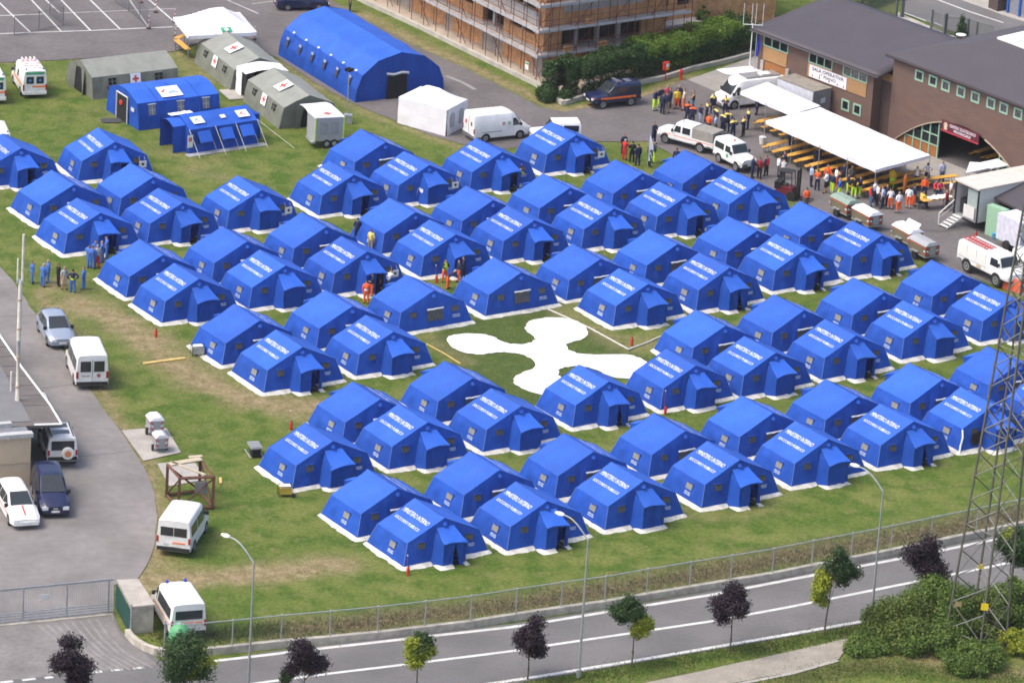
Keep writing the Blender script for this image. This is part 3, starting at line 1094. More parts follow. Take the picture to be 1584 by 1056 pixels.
def vehicle(name, label, cat, px, head, st, paint, wheels=(1.35, -1.35), wr=0.32, side_wins=(), screen=None, rear_wins=(), rear_top=None,
            stripes=(), lamps=None, tails=None, bumper=M_black, z0=0.02, mirror=None, plate=True, roofpos=None, group=None):
    sh = Shell(st)
    p = G(px[0], px[1] + 11)
    t = thing(name, label, cat, (p.x, p.y, z0), R(head), group)
    k_ = 0.94 if px[1] < 450 else 1.07
    t.scale = (k_, k_, k_)
    link('body', sh.mesh('body', paint), t)
    xr, xf = sh.st[0][0], sh.st[-1][0]
    wmax = max(q[4] for q in st)
    for x in wheels:
        for s in (-1, 1):
            y = s * (sh.hw(x, wr) - 0.09)
            wheel(t, x, y, wr)
            mb = MB()
            pts = [Vector((x + (wr + 0.07) * math.cos(a), s * (sh.hw(x, wr) + 0.004), max(0.2, wr + (wr + 0.07) * math.sin(a)))) for a in [PI * k / 10 for k in range(11)]]
            pts = pts if s < 0 else pts[::-1]
            mb.poly(pts[::-1])
            mb.build('wheel_arch', M_dark, t)
    for pts in side_wins:
        for s in (-1, 1):
            q = [(x, s * (sh.hw(x, z) + 0.002), z) for x, z in pts]
            if s > 0:
                q = q[::-1]
            link('window', flat(q, 'window', M_glass, (0, s * 0.012, 0)), t)
    if screen:
        (x0, x1, z0_, z1_) = screen[:4]
        k = screen[4] if len(screen) > 4 else 0.06
        a, b = sh.at(x0), sh.at(x1)
        w0, w1 = sh.hw(x0, z0_) - k, sh.hw(x1, z1_) - k - 0.03
        q = [(x0, -w0, z0_), (x0, w0, z0_), (x1, w1, z1_), (x1, -w1, z1_)]
        d = Vector((z1_ - z0_, 0, x0 - x1)).normalized()
        link('windscreen', flat(q, 'windscreen', M_glass, d * 0.03), t)
    for y0, y1, za, zb in rear_wins:
        q = [(xr, y0, za), (xr, y1, za), (xr, y1, zb), (xr, y0, zb)]
        link('rear_window', flat(q, 'rear_window', M_glass, (-0.014, 0, 0)), t)
    if rear_top:
        x0, x1, z0_, z1_ = rear_top
        w0, w1 = sh.hw(x0, z0_) - 0.08, sh.hw(x1, z1_) - 0.12
        q = [(x0, w0, z0_), (x0, -w0, z0_), (x1, -w1, z1_), (x1, w1, z1_)]
        d = Vector((-(z1_ - z0_), 0, x1 - x0)).normalized()
        link('rear_window', flat(q, 'rear_window', M_glass, d * 0.03), t)
    for x0, x1, za, zb, m in stripes:
        for s in (-1, 1):
            n = 6
            mb = MB()
            for i in range(n):
                xa, xb = x0 + (x1 - x0) * i / n, x0 + (x1 - x0) * (i + 1) / n
                c = [(xa, s * (sh.hw(xa, za) + 0.006), za), (xb, s * (sh.hw(xb, za) + 0.006), za), (xb, s * (sh.hw(xb, zb) + 0.006), zb), (xa, s * (sh.hw(xa, zb) + 0.006), zb)]
                mb.quad(*(c if s < 0 else c[::-1]))
            mb.build('side_stripe', m, t)
    for s in (-1, 1):
        c = [(x, s * (sh.hw(x, z) + 0.007), z) for x, z in ((xr + 0.12, st[1][1] + 0.10), (xf - 0.2, st[1][1] + 0.10), (xf - 0.2, st[1][1] + 0.20), (xr + 0.12, st[1][1] + 0.20))]
        MB().quad(*(c if s < 0 else c[::-1])).build('sill', M_sill, t)
    if lamps:
        yl, zl, w, h = lamps
        for s in (-1, 1):
            mb = MB()
            mb.box((xf - 0.01, s * yl, zl), (0.06, w, h))
            mb.build('headlight', M_lamp, t)
    if tails:
        yl, zl, w, h = tails
        for s in (-1, 1):
            mb = MB()
            mb.box((xr + 0.01, s * yl, zl), (0.06, w, h))
            mb.build('tail_light', M_tail, t)
    if bumper:
        for x, s in ((xf, 1), (xr, -1)):
            q = sh.at(x)
            mb = MB()
            mb.box((x - s * 0.02, 0, q[1] + 0.14), (0.14, 2 * q[4] * 0.97, 0.22))
            mb.build('bumper', bumper, t)
    if plate:
        for x, s in ((xf, 1), (xr, -1)):
            mb = MB()
            mb.box((x + s * 0.06, 0, sh.at(x)[1] + (0.17 if s > 0 else 0.36)), (0.02, 0.46, 0.11))
            mb.build('number_plate', M_plate, t)
    if mirror:
        xm, zm = mirror
        for s in (-1, 1):
            mb = MB()
            mb.box((xm, s * (sh.hw(xm, zm) + 0.13), zm), (0.09, 0.20, 0.22))
            mb.build('mirror', M_black, t)
    return t, sh


def van_st(L=4.9, w=0.98, H=2.20, hood=1.12):
    f, r = L / 2, -L / 2
    return [(f, 0.30, 0.62, 0.80, w * 0.86, w * 0.84, w * 0.78), (f - 0.16, 0.26, 0.75, 0.98, w * 0.95, w * 0.93, w * 0.84), (f - 0.75, 0.26, 0.95, hood, w, w * 0.98, w * 0.86),
            (f - 1.50, 0.26, 1.05, H - 0.12, w, w * 0.99, w * 0.80), (f - 1.85, 0.26, 1.10, H, w, w * 0.99, w * 0.84), (r + 0.12, 0.26, 1.10, H + 0.02, w, w * 0.99, w * 0.87), (r, 0.30, 1.10, H - 0.05, w * 0.98, w * 0.97, w * 0.84)]


VAN_DOOR = [(1.52, 1.12), (0.78, 1.12), (0.78, 1.78), (1.06, 1.78)]


def extra(t, name, mb, m, smooth=None):
    return mb.build(name, m, t, smooth=smooth)


M_silver = mat('silver_blue_paint', (0.32, 0.37, 0.45), 0.25, 0.03, metal=0.35, spec=0.6)
M_navy = mat('navy_paint', (0.012, 0.016, 0.055), 0.18, 0.1, spec=0.6)
M_cream = mat('cream_paint', (0.72, 0.71, 0.66), 0.35, 0.03)
M_greyc = mat('grey_canvas_hood', (0.24, 0.225, 0.20), 0.9, 0.1, bump=0.3, bscale=6)

# 1 silver hatchback
HB = [(-2.05, 0.30, 0.75, 0.98, 0.76, 0.76, 0.66), (-1.95, 0.24, 0.80, 1.05, 0.82, 0.82, 0.66), (-1.45, 0.20, 0.88, 1.40, 0.86, 0.86, 0.58), (-0.9, 0.20, 0.88, 1.47, 0.87, 0.87, 0.60), (0.05, 0.20, 0.90, 1.46, 0.87, 0.87, 0.58),
      (0.95, 0.20, 0.80, 0.98, 0.87, 0.86, 0.70), (1.75, 0.22, 0.68, 0.82, 0.84, 0.82, 0.66), (2.05, 0.28, 0.52, 0.66, 0.70, 0.68, 0.55)]
t, sh = vehicle('parked_car', 'silver blue hatchback parked on the yard edge in front of the white minibus', 'car', (86, 512), -72, HB, M_silver, (1.25, -1.25), 0.30,
                [[(0.80, 0.95), (0.02, 0.95), (-0.05, 1.34), (0.12, 1.34)], [(-0.06, 0.95), (-0.95, 0.95), (-0.90, 1.34), (-0.12, 1.34)], [(-1.03, 0.97), (-1.55, 0.99), (-1.30, 1.32), (-0.98, 1.34)]],
                (0.93, 0.12, 1.01, 1.455, 0.10), (), (-1.93, -1.47, 1.08, 1.39), (), (0.55, 0.60, 0.32, 0.16), (0.60, 0.85, 0.2, 0.2), M_silver, mirror=(0.75, 0.98))
# 2 white minibus by the yard edge
t, sh = vehicle('minibus', 'white minibus seen from behind at the yard edge beside the silver hatchback', 'van', (133, 570), 104, van_st(4.9, 0.99, 2.25), M_whitep, (1.45, -1.45), 0.34,
                [VAN_DOOR, [(0.66, 1.15), (-0.65, 1.15), (-0.65, 1.80), (0.66, 1.80)], [(-0.76, 1.15), (-2.15, 1.15), (-2.15, 1.80), (-0.76, 1.80)]], (1.66, 0.98, 1.20, 2.02), ((-0.72, -0.09, 1.18, 1.85), (0.09, 0.72, 1.18, 1.85)),
                lamps=(0.66, 0.78, 0.28, 0.2), tails=(0.90, 0.98, 0.14, 0.42), mirror=(1.5, 1.25))
plane_obj('door_print', text_mesh('SOCCORSO', 0.5, 0.09, 'door_print', M_navy), t, (-2.45, 0.38, 0.92), (0, -1, 0), (0, 0, 1), 0.012)
mb = MB(); mb.lathe([(0.12, -2.47), (0.12, -2.455)], 12, (0, -0.38, 0.95), 'X'); extra(t, 'door_badge', mb, mat('dull_red_badge', (0.3, 0.1, 0.12), 0.5))
mb = MB(); mb.box((-2.46, 0, 1.1), (0.02, 0.02, 1.7)); extra(t, 'door_seam', mb, M_dark)
# 3 white off-roader by the house
DISCO = [(-2.2, 0.50, 1.05, 1.88, 0.86, 0.86, 0.72), (-2.1, 0.42, 1.05, 1.93, 0.89, 0.89, 0.74), (0.15, 0.40, 1.05, 1.90, 0.90, 0.89, 0.72), (0.95, 0.40, 1.00, 1.14, 0.90, 0.88, 0.76), (2.0, 0.42, 0.88, 1.02, 0.88, 0.86, 0.74), (2.2, 0.48, 0.78, 0.92, 0.82, 0.80, 0.70)]
DW = [[(0.80, 1.12), (0.05, 1.12), (0.05, 1.70), (0.28, 1.70)], [(-0.05, 1.12), (-0.95, 1.12), (-0.95, 1.70), (-0.05, 1.70)], [(-1.05, 1.14), (-2.05, 1.14), (-2.0, 1.70), (-1.05, 1.70)]]
t, sh = vehicle('off_roader', 'white off-roader with spare wheel on its tailgate behind the beige house corner', 'car', (88, 692), 104, DISCO, M_whitep, (1.30, -1.30), 0.37, DW, (0.93, 0.20, 1.17, 1.86), ((-0.66, 0.66, 1.15, 1.72),),
                lamps=(0.62, 0.85, 0.26, 0.18), tails=(0.80, 1.0, 0.12, 0.32), mirror=(0.85, 1.2))
mb = MB(); mb.lathe([(0.33, -2.44), (0.36, -2.40), (0.36, -2.24), (0.30, -2.21)], 18, (0, -0.28, 1.0), 'X'); w_ = extra(t, 'spare_wheel', mb, M_cream, 40)
mb = MB(); mb.lathe([(0.20, -2.45), (0.20, -2.442)], 14, (0, -0.28, 1.0), 'X'); mb.build('wheel_badge', mat('orange_badge', (0.6, 0.22, 0.1), 0.5), w_)
for x in (-0.35, -1.35):
    mb = MB(); mb.box((x, 0, 1.955), (0.55, 0.95, 0.03)); extra(t, 'sunroof', mb, M_glass)
for s in (-1, 1):
    mb = MB(); mb.box((-1.0, s * 0.62, 1.96), (2.1, 0.05, 0.06)); extra(t, 'roof_rail', mb, M_black)
# 4 navy people carrier
MPV = [(-2.3, 0.30, 0.95, 1.25, 0.84, 0.84, 0.72), (-2.15, 0.24, 1.0, 1.68, 0.89, 0.88, 0.66), (-1.6, 0.22, 1.0, 1.74, 0.90, 0.90, 0.66), (-0.1, 0.22, 1.0, 1.72, 0.90, 0.90, 0.64), (1.15, 0.22, 0.90, 1.10, 0.90, 0.88, 0.74), (2.05, 0.24, 0.70, 0.86, 0.86, 0.84, 0.66), (2.3, 0.28, 0.55, 0.70, 0.74, 0.72, 0.6)]
t, sh = vehicle('parked_car', 'dark navy people carrier facing us beside the beige house wall', 'car', (78, 767), -77, MPV, M_navy, (1.42, -1.42), 0.32,
                [[(0.95, 1.06), (0.0, 1.06), (-0.05, 1.58), (0.15, 1.58)], [(-0.1, 1.06), (-1.1, 1.06), (-1.1, 1.58), (-0.12, 1.58)], [(-1.2, 1.06), (-2.1, 1.08), (-2.05, 1.56), (-1.2, 1.58)]], (1.13, 0.0, 1.13, 1.70, 0.1),
                ((-0.6, 0.6, 1.02, 1.22),), lamps=(0.58, 0.62, 0.34, 0.18), tails=(0.75, 0.95, 0.15, 0.3), bumper=M_navy, mirror=(0.95, 1.08))
mb = MB(); mb.box((2.29, 0, 0.60), (0.05, 0.26, 0.13)); extra(t, 'grille', mb, M_rim)
# 5 white estate with red stripes
EST = [(-2.25, 0.28, 0.85, 1.05, 0.80, 0.80, 0.68), (-2.1, 0.22, 0.88, 1.40, 0.85, 0.85, 0.58), (-1.4, 0.20, 0.88, 1.46, 0.87, 0.87, 0.60), (0.0, 0.20, 0.90, 1.44, 0.87, 0.87, 0.58), (0.95, 0.20, 0.80, 0.96, 0.87, 0.86, 0.70), (1.95, 0.22, 0.66, 0.78, 0.84, 0.82, 0.66), (2.25, 0.26, 0.50, 0.62, 0.72, 0.70, 0.58)]
t, sh = vehicle('parked_car', 'white estate car with thin red stripes left of the navy people carrier', 'car', (27, 785), -71, EST, M_whitep, (1.35, -1.35), 0.30,
                [[(0.78, 0.93), (0.0, 0.93), (-0.05, 1.33), (0.14, 1.33)], [(-0.08, 0.93), (-1.0, 0.93), (-1.0, 1.33), (-0.12, 1.33)], [(-1.1, 0.95), (-2.0, 0.97), (-1.85, 1.32), (-1.08, 1.33)]], (0.93, 0.08, 0.99, 1.435, 0.10), (), (-2.22, -2.05, 1.08, 1.38),
                [(-2.1, 2.1, 0.62, 0.68, M_red)], (0.58, 0.55, 0.30, 0.14), (0.6, 0.8, 0.2, 0.2), M_whitep, mirror=(0.78, 0.96))
mb = MB(); mb.hexa([(1.05, -0.04, 0.93), (2.0, -0.04, 0.73), (2.0, 0.04, 0.73), (1.05, 0.04, 0.93), (1.05, -0.04, 1.005), (2.0, -0.04, 0.82), (2.0, 0.04, 0.82), (1.05, 0.04, 1.005)]); extra(t, 'bonnet_stripe', mb, M_red)
# 6 white transit style van
t, sh = vehicle('white_van', 'white high-roofed van with dark wide rear window beside the rusty steel frame', 'van', (283, 825), 81, van_st(4.7, 0.98, 2.15), M_whitep, (1.4, -1.4), 0.34,
                [VAN_DOOR, [(0.62, 1.15), (-0.6, 1.15), (-0.6, 1.76), (0.62, 1.76)], [(-0.75, 1.15), (-2.05, 1.15), (-2.05, 1.76), (-0.75, 1.76)]], (1.56, 0.88, 1.20, 1.95), ((-0.74, -0.02, 1.20, 1.72), (0.02, 0.74, 1.20, 1.72)),
                lamps=(0.66, 0.78, 0.28, 0.2), tails=(0.90, 0.98, 0.12, 0.36), mirror=(1.4, 1.25))
mb = MB(); mb.box((-2.36, -0.30, 0.82), (0.02, 0.72, 0.08)); extra(t, 'rear_stripe', mb, M_orange)
mb = MB(); mb.box((-2.37, 0.25, 0.72), (0.02, 0.6, 0.12)); extra(t, 'step_panel', mb, mat('pale_grey_plastic', (0.45, 0.46, 0.48), 0.5))
# 7 white van by the booth
t, sh = vehicle('white_van', 'white van with blue roof beacons parked behind the fence beside the concrete booth', 'van', (274, 952), 109, van_st(4.7, 0.98, 2.12), M_whitep, (1.4, -1.4), 0.34,
                [VAN_DOOR, [(0.62, 1.15), (-2.05, 1.15), (-2.05, 1.74), (0.62, 1.74)]], (1.56, 0.88, 1.20, 1.92), ((-0.74, 0.74, 1.22, 1.72),), None,
                [(-2.3, 2.2, 0.80, 0.88, M_orange)], (0.66, 0.78, 0.28, 0.2), (0.90, 0.98, 0.12, 0.36), mirror=(1.4, 1.25))
for s in (-1, 1):
    mb = MB(); mb.lathe([(0.09, 2.13), (0.085, 2.26), (0.05, 2.30)], 10, (0.55, s * 0.5, 0)); extra(t, 'beacon', mb, mat('blue_beacon', (0.03, 0.05, 0.35), 0.2))
mb = MB(); mb.box((-2.36, 0, 1.02), (0.02, 1.5, 0.07)); extra(t, 'rear_stripe', mb, M_orange)
# 8, 9, 10 ambulances at the left edge
M_ltgreen = mat('green_band', (0.05, 0.33, 0.16), 0.5)


def ambulance(px, head, label, red_roof):
    t, sh = vehicle('ambulance', label, 'ambulance', px, head, van_st(4.9, 0.99, 2.30), M_whitep, (1.45, -1.45), 0.34,
                    [VAN_DOOR, [(-0.10, 1.25), (-0.55, 1.25), (-0.55, 1.80), (-0.10, 1.80)]], (1.66, 0.98, 1.20, 2.06), ((-0.70, -0.10, 1.22, 1.80), (0.10, 0.70, 1.22, 1.80)), None,
                    [(-2.4, 2.2, 0.92, 1.10, M_orange)], (0.66, 0.78, 0.28, 0.2), (0.91, 0.9, 0.12, 0.5), M_cream, mirror=(1.5, 1.25), group='ambulances on the grass at the left')
    mb = MB(); mb.box((-2.46, -0.34, 0.98), (0.02, 1.1, 0.13)); extra(t, 'rear_stripe', mb, M_orange)
    mb = MB(); mb.box((-2.435, 0, 2.08), (0.06, 1.5, 0.20)); extra(t, 'roof_band', mb, M_ltgreen)
    for s in (-1, 1):
        mb = MB()
        mb.box((0, 0, 0), (0.20, 0.02, 0.07)); mb.box((0, 0, 0), (0.07, 0.024, 0.20)); mb.box((0, 0, 0), (0.18, 0.018, 0.18), R(0))
        o = extra(t, 'rescue_star', mb, mat('star_blue', (0.06, 0.22, 0.6), 0.5)); o.location = (-2.475, s * 0.40, 1.5); o.rotation_euler = (0, 0, R(90))
        mb = MB(); mb.lathe([(0.07, 2.25), (0.06, 2.44)], 8, (-2.25, s * 0.7, 0)); extra(t, 'beacon', mb, MATS['blue_beacon'])
        mb = MB(); mb.box((-0.8, s * 0.845, 2.08), (3.0, 0.03, 0.13)); extra(t, 'side_band', mb, M_ltgreen)
    if red_roof:
        for i in range(5):
            for j in range(3):
                mb = MB()
                mb.box((-1.9 + 0.62 * i, -0.44 + 0.44 * j + (0.1 if i % 2 else -0.08), 2.352), (0.10, 0.34, 0.02))
                extra(t, 'roof_mark', mb, mat('roof_red', (0.62, 0.10, 0.10), 0.5))
        for j in range(4):
            mb = MB(); mb.box((0.35, -0.5 + 0.33 * j, 2.44), (0.5, 0.10, 0.14)); extra(t, 'roof_fin', mb, M_whitep)
    return t


ambulance((44, 127), 108, 'white ambulance with red marks across its roof beside the green army tent', True)
ambulance((-17, 136), 106, 'ambulance cut by the left picture edge beside the one with red roof marks', False)
ambulance((-9, 224), 104, 'white ambulance corner behind the leftmost blue tent at the picture edge', False)
# 11 white panel van by the pavilion
t, sh = vehicle('panel_van', 'white panel van with small emblems on its side next to the closed white pavilion', 'van', (768, 201), 29, van_st(5.1, 1.0, 2.25), M_whitep, (1.55, -1.5), 0.33,
                [[(1.62, 1.15), (0.90, 1.15), (0.90, 1.75), (1.18, 1.75)]], (1.78, 1.08, 1.2, 2.02), (), lamps=(0.66, 0.78, 0.28, 0.2), tails=(0.92, 0.95, 0.12, 0.4), mirror=(1.6, 1.25), bumper=mat('grey_plastic', (0.12, 0.12, 0.125), 0.6))
for x, m in ((0.05, M_red), (0.55, M_ltgreen), (-2.56, M_red)):
    for q, (dz, k) in enumerate(((0, 0.16),)):
        mb = MB()
        if x > -2:
            mb.box((x, -1.0, 1.42), (k * 1.4, 0.02, 0.22)); extra(t, 'side_badge', mb, m)
            mb = MB(); mb.box((x, -1.012, 1.42), (0.10, 0.012, 0.10)); extra(t, 'badge_cross', mb, M_whitep)
        else:
            for y in (-0.45, 0.45):
                mb = MB(); mb.box((x, y, 1.45), (0.02, 0.22, 0.3)); extra(t, 'rear_badge', mb, m if y > 0 else M_rust)
mb = MB(); mb.box((-1.0, -1.005, 0.82), (1.8, 0.012, 0.04)); extra(t, 'door_rail', mb, MATS['grey_plastic'])
mb = MB(); mb.box((-2.56, 0, 1.2), (0.015, 0.02, 1.7)); extra(t, 'door_seam', mb, M_dark)
# 12 white off-roader beside it
LR = [(-1.95, 0.50, 1.15, 1.80, 0.82, 0.82, 0.76), (-1.85, 0.45, 1.15, 1.95, 0.84, 0.84, 0.76), (0.25, 0.45, 1.15, 1.93, 0.84, 0.84, 0.75), (0.62, 0.45, 1.08, 1.20, 0.84, 0.82, 0.72), (1.75, 0.45, 1.0, 1.12, 0.80, 0.78, 0.68), (1.9, 0.50, 0.9, 1.06, 0.74, 0.72, 0.64)]
LRW = [[(0.40, 1.22), (-0.35, 1.22), (-0.35, 1.72), (0.25, 1.72)], [(-0.55, 1.22), (-1.75, 1.22), (-1.75, 1.72), (-0.55, 1.72)]]
vehicle('off_roader', 'white boxy off-roader facing left behind the rearmost blue tent roof', 'car', (857, 211), 192, LR, M_whitep, (1.15, -1.15), 0.37, LRW, (0.60, 0.28, 1.24, 1.86), ((-0.62, 0.62, 1.22, 1.7),),
        lamps=(0.55, 0.90, 0.2, 0.2), tails=(0.72, 0.95, 0.1, 0.2), mirror=(0.5, 1.3))
# 13 navy off-roader with orange stripe
t, sh = vehicle('off_roader', 'navy off-roader with an orange stripe along its side parked at the hedge corner', 'car', (946, 151), 209, DISCO, M_navy, (1.30, -1.30), 0.37, DW, (0.93, 0.20, 1.17, 1.86), ((-0.66, 0.66, 1.15, 1.72),), None,
                [(-2.15, 2.15, 0.76, 0.94, M_orange)], (0.64, 0.82, 0.24, 0.2), (0.80, 1.0, 0.12, 0.32), mirror=(0.85, 1.2))
for x in (-0.4, -1.3):
    mb = MB(); mb.box((x, 0, 1.955), (0.5, 0.8, 0.03)); extra(t, 'sunroof', mb, mat('grey_glass', (0.12, 0.13, 0.16), 0.2))
mb = MB(); mb.box((-0.25, 0, 2.04), (0.22, 1.1, 0.12)); extra(t, 'light_bar', mb, MATS['grey_glass'])
# 14 dark car top
vehicle('parked_car', 'dark blue car at the top edge behind the big blue hall tent', 'car', (466, 2), 15, EST, M_navy, (1.35, -1.35), 0.30,
        [[(0.78, 0.93), (0.0, 0.93), (-0.05, 1.33), (0.14, 1.33)], [(-0.08, 0.93), (-1.0, 0.93), (-1.0, 1.33), (-0.12, 1.33)]], (0.93, 0.08, 0.99, 1.435, 0.10), (), (-2.22, -2.05, 1.08, 1.38), (), (0.58, 0.55, 0.30, 0.14), (0.6, 0.8, 0.2, 0.2), M_navy)
# 15 white double-cab pickup with canvas back
PU = [(-2.65, 0.55, 1.0, 1.10, 0.84, 0.84, 0.82), (-0.62, 0.50, 1.0, 1.10, 0.86, 0.86, 0.84), (-0.60, 0.50, 1.12, 1.90, 0.86, 0.85, 0.77), (0.95, 0.48, 1.12, 1.92, 0.86, 0.85, 0.76), (1.35, 0.48, 1.08, 1.22, 0.86, 0.84, 0.74), (2.45, 0.48, 1.0, 1.14, 0.82, 0.80, 0.70), (2.65, 0.52, 0.9, 1.08, 0.76, 0.74, 0.66)]
t, sh = vehicle('pickup_truck', 'white double-cab pickup with grey canvas hood parked facing the paved yard', 'truck', (1067, 216), 146, PU, M_whitep, (1.85, -1.45), 0.40, [[(1.10, 1.20), (0.45, 1.20), (0.45, 1.72), (0.92, 1.72)], [(0.30, 1.20), (-0.45, 1.20), (-0.45, 1.72), (0.30, 1.72)]],
                (1.33, 1.0, 1.25, 1.86), (), None, [(-2.6, 2.5, 0.86, 0.92, M_orange)], (0.58, 0.90, 0.2, 0.2), (0.72, 0.9, 0.1, 0.2), MATS['grey_plastic'], mirror=(1.2, 1.3))
mb = MB(); mb.hexa([(-2.62, -0.86, 1.06), (-0.68, -0.86, 1.06), (-0.68, 0.86, 1.06), (-2.62, 0.86, 1.06), (-2.58, -0.78, 1.82), (-0.68, -0.80, 1.86), (-0.68, 0.80, 1.86), (-2.58, 0.78, 1.82)])
o = extra(t, 'canvas_hood', mb, M_greyc)
mb = MB(); mb.box((-2.61, 0, 1.5), (0.02, 0.7, 0.30)); mb.build('hood_window', M_glass, o)
mb = MB(); mb.tube([(0.4, 0.5, 1.93), (0.4, 0.5, 2.5)], 0.03, 6); extra(t, 'snorkel_mast', mb, M_black)
# 16 white short off-roader
t, sh = vehicle('off_roader', 'white short off-roader with a red beacon facing the forklift', 'car', (1137, 246), -56, LR, M_whitep, (1.15, -1.15), 0.38, LRW, (0.60, 0.28, 1.24, 1.86), ((-0.62, 0.62, 1.22, 1.7),),
                lamps=(0.55, 0.90, 0.2, 0.2), tails=(0.72, 0.95, 0.1, 0.2), mirror=(0.5, 1.3), bumper=MATS['grey_plastic'])
mb = MB(); mb.lathe([(0.08, 1.96), (0.06, 2.10)], 8, (-0.3, 0, 0)); extra(t, 'beacon', mb, M_red)
mb = MB(); mb.box((0.0, -0.85, 0.95), (0.28, 0.02, 0.28)); extra(t, 'door_badge', mb, M_ltgreen)
# 17 camper van with awning
t, sh = vehicle('camper_van', 'white camper van with a green side line parked under the first white canopy', 'van', (1157, 150), 209, van_st(6.0, 1.0, 2.35), M_whitep, (1.9, -1.7), 0.36, [[(2.05, 1.15), (1.35, 1.15), (1.35, 1.80), (1.62, 1.80)]], (2.22, 1.52, 1.2, 2.12), (), None,
                [(-2.9, 2.6, 0.95, 1.03, mat('olive_stripe', (0.32, 0.33, 0.10), 0.5))], (0.66, 0.78, 0.28, 0.2), (0.90, 0.98, 0.12, 0.36), MATS['grey_plastic'], mirror=(2.05, 1.3))
mb = MB(); mb.box((-0.9, 0, 2.42), (3.2, 1.3, 0.12)); extra(t, 'roof_rack', mb, mat('dull_aluminium', (0.30, 0.30, 0.30), 0.5, metal=0.4))
mb = MB(); mb.box((-1.2, 0.2, 2.54), (0.9, 0.7, 0.14)); extra(t, 'roof_box', mb, M_cream)
mb = MB(); mb.grid(lambda a, b: Vector((-2.0 + 3.3 * a, -0.98 - 2.3 * b, 2.30 - 0.25 * b - 0.08 * math.sin(PI * b))), 6, 5); extra(t, 'awning', mb, M_pvcw)
# 18 grey box body by the office wall
t = thing('box_trailer', 'grey box trailer with white side parked along the office wall behind the canopy', 'trailer', G(1240, 182) + Vector((0, 0, 0.02)), R(132))
mb = MB(); mb.box((0, 0, 1.65), (4.0, 1.9, 2.2)); extra(t, 'box_body', mb, mat('grey_box', (0.20, 0.20, 0.205), 0.6))
mb = MB(); mb.box((0, 0, 2.77), (4.06, 1.96, 0.05)); extra(t, 'roof_panel', mb, mat('dusty_roof', (0.22, 0.20, 0.17), 0.9, 0.2, 2))
mb = MB(); mb.box((0, 0.965, 1.7), (3.9, 0.02, 2.0)); extra(t, 'side_panel', mb, mat('pale_panel', (0.50, 0.52, 0.58), 0.5))
mb = MB(); mb.box((-2.01, -0.1, 1.9), (0.02, 0.5, 0.4)); extra(t, 'rear_sign', mb, MATS['pale_panel'])
for s in (-1, 1):
    wheel(t, -0.4, s * 0.85, 0.34)
# 19 white fire truck
FT = [(-2.9, 0.75, 1.4, 2.15, 0.98, 0.98, 0.92), (-2.85, 0.70, 1.4, 2.22, 1.0, 1.0, 0.94), (0.55, 0.70, 1.4, 2.22, 1.0, 1.0, 0.94), (0.60, 0.70, 1.4, 2.30, 1.0, 0.98, 0.86), (1.75, 0.70, 1.4, 2.26, 1.0, 0.98, 0.82), (2.10, 0.70, 1.3, 1.50, 0.98, 0.96, 0.80), (2.75, 0.70, 1.15, 1.28, 0.92, 0.90, 0.76), (2.9, 0.72, 1.0, 1.15, 0.86, 0.84, 0.72)]
t, sh = vehicle('fire_truck', 'white off-road fire truck with red ladders on its roof beside the pale green cabinet', 'truck', (1532, 419), -55, FT, M_whitep, (1.75, -1.70), 0.52, [[(1.85, 1.50), (0.90, 1.50), (0.90, 2.06), (1.68, 2.06)]], (2.08, 1.80, 1.56, 2.20, 0.05), (), None,
                [(-2.8, 0.5, 1.08, 1.13, mat('grey_line', (0.3, 0.3, 0.3), 0.5))], (0.70, 0.95, 0.22, 0.22), (0.85, 1.1, 0.12, 0.3), M_whitep, mirror=(1.9, 1.75), z0=0.03)
for y in (-0.45, 0.05):
    mb = MB()
    for k in (-0.17, 0.17):
        mb.box((-1.35, y + k, 2.36), (2.9, 0.05, 0.06))
    for i in range(9):
        mb.box((-2.65 + 0.32 * i, y, 2.36), (0.04, 0.30, 0.04))
    extra(t, 'ladder', mb, mat('ladder_red', (0.40, 0.06, 0.05), 0.5))
for i in range(3):
    mb = MB(); mb.box((-2.25 + 1.1 * i, -1.005, 1.75), (0.95, 0.03, 0.75)); extra(t, 'roller_shutter', mb, M_cream)
mb = MB(); mb.box((-0.3, -1.0, 0.95), (0.5, 0.03, 0.2)); extra(t, 'side_decal', mb, mat('decal_tan', (0.5, 0.38, 0.22), 0.6))
# 20 neighbour at the right edge
vehicle('white_van', 'white van at the right picture edge behind the pylon beside the fire truck', 'van', (1606, 424), -58, van_st(4.7, 0.98, 2.0), M_whitep, (1.4, -1.4), 0.34, [VAN_DOOR], (1.56, 0.88, 1.20, 1.82), (), None, (), (0.66, 0.78, 0.28, 0.2), (0.9, 0.98, 0.12, 0.36))
# ------------------------------------------------------------------ people
from math import sin, cos


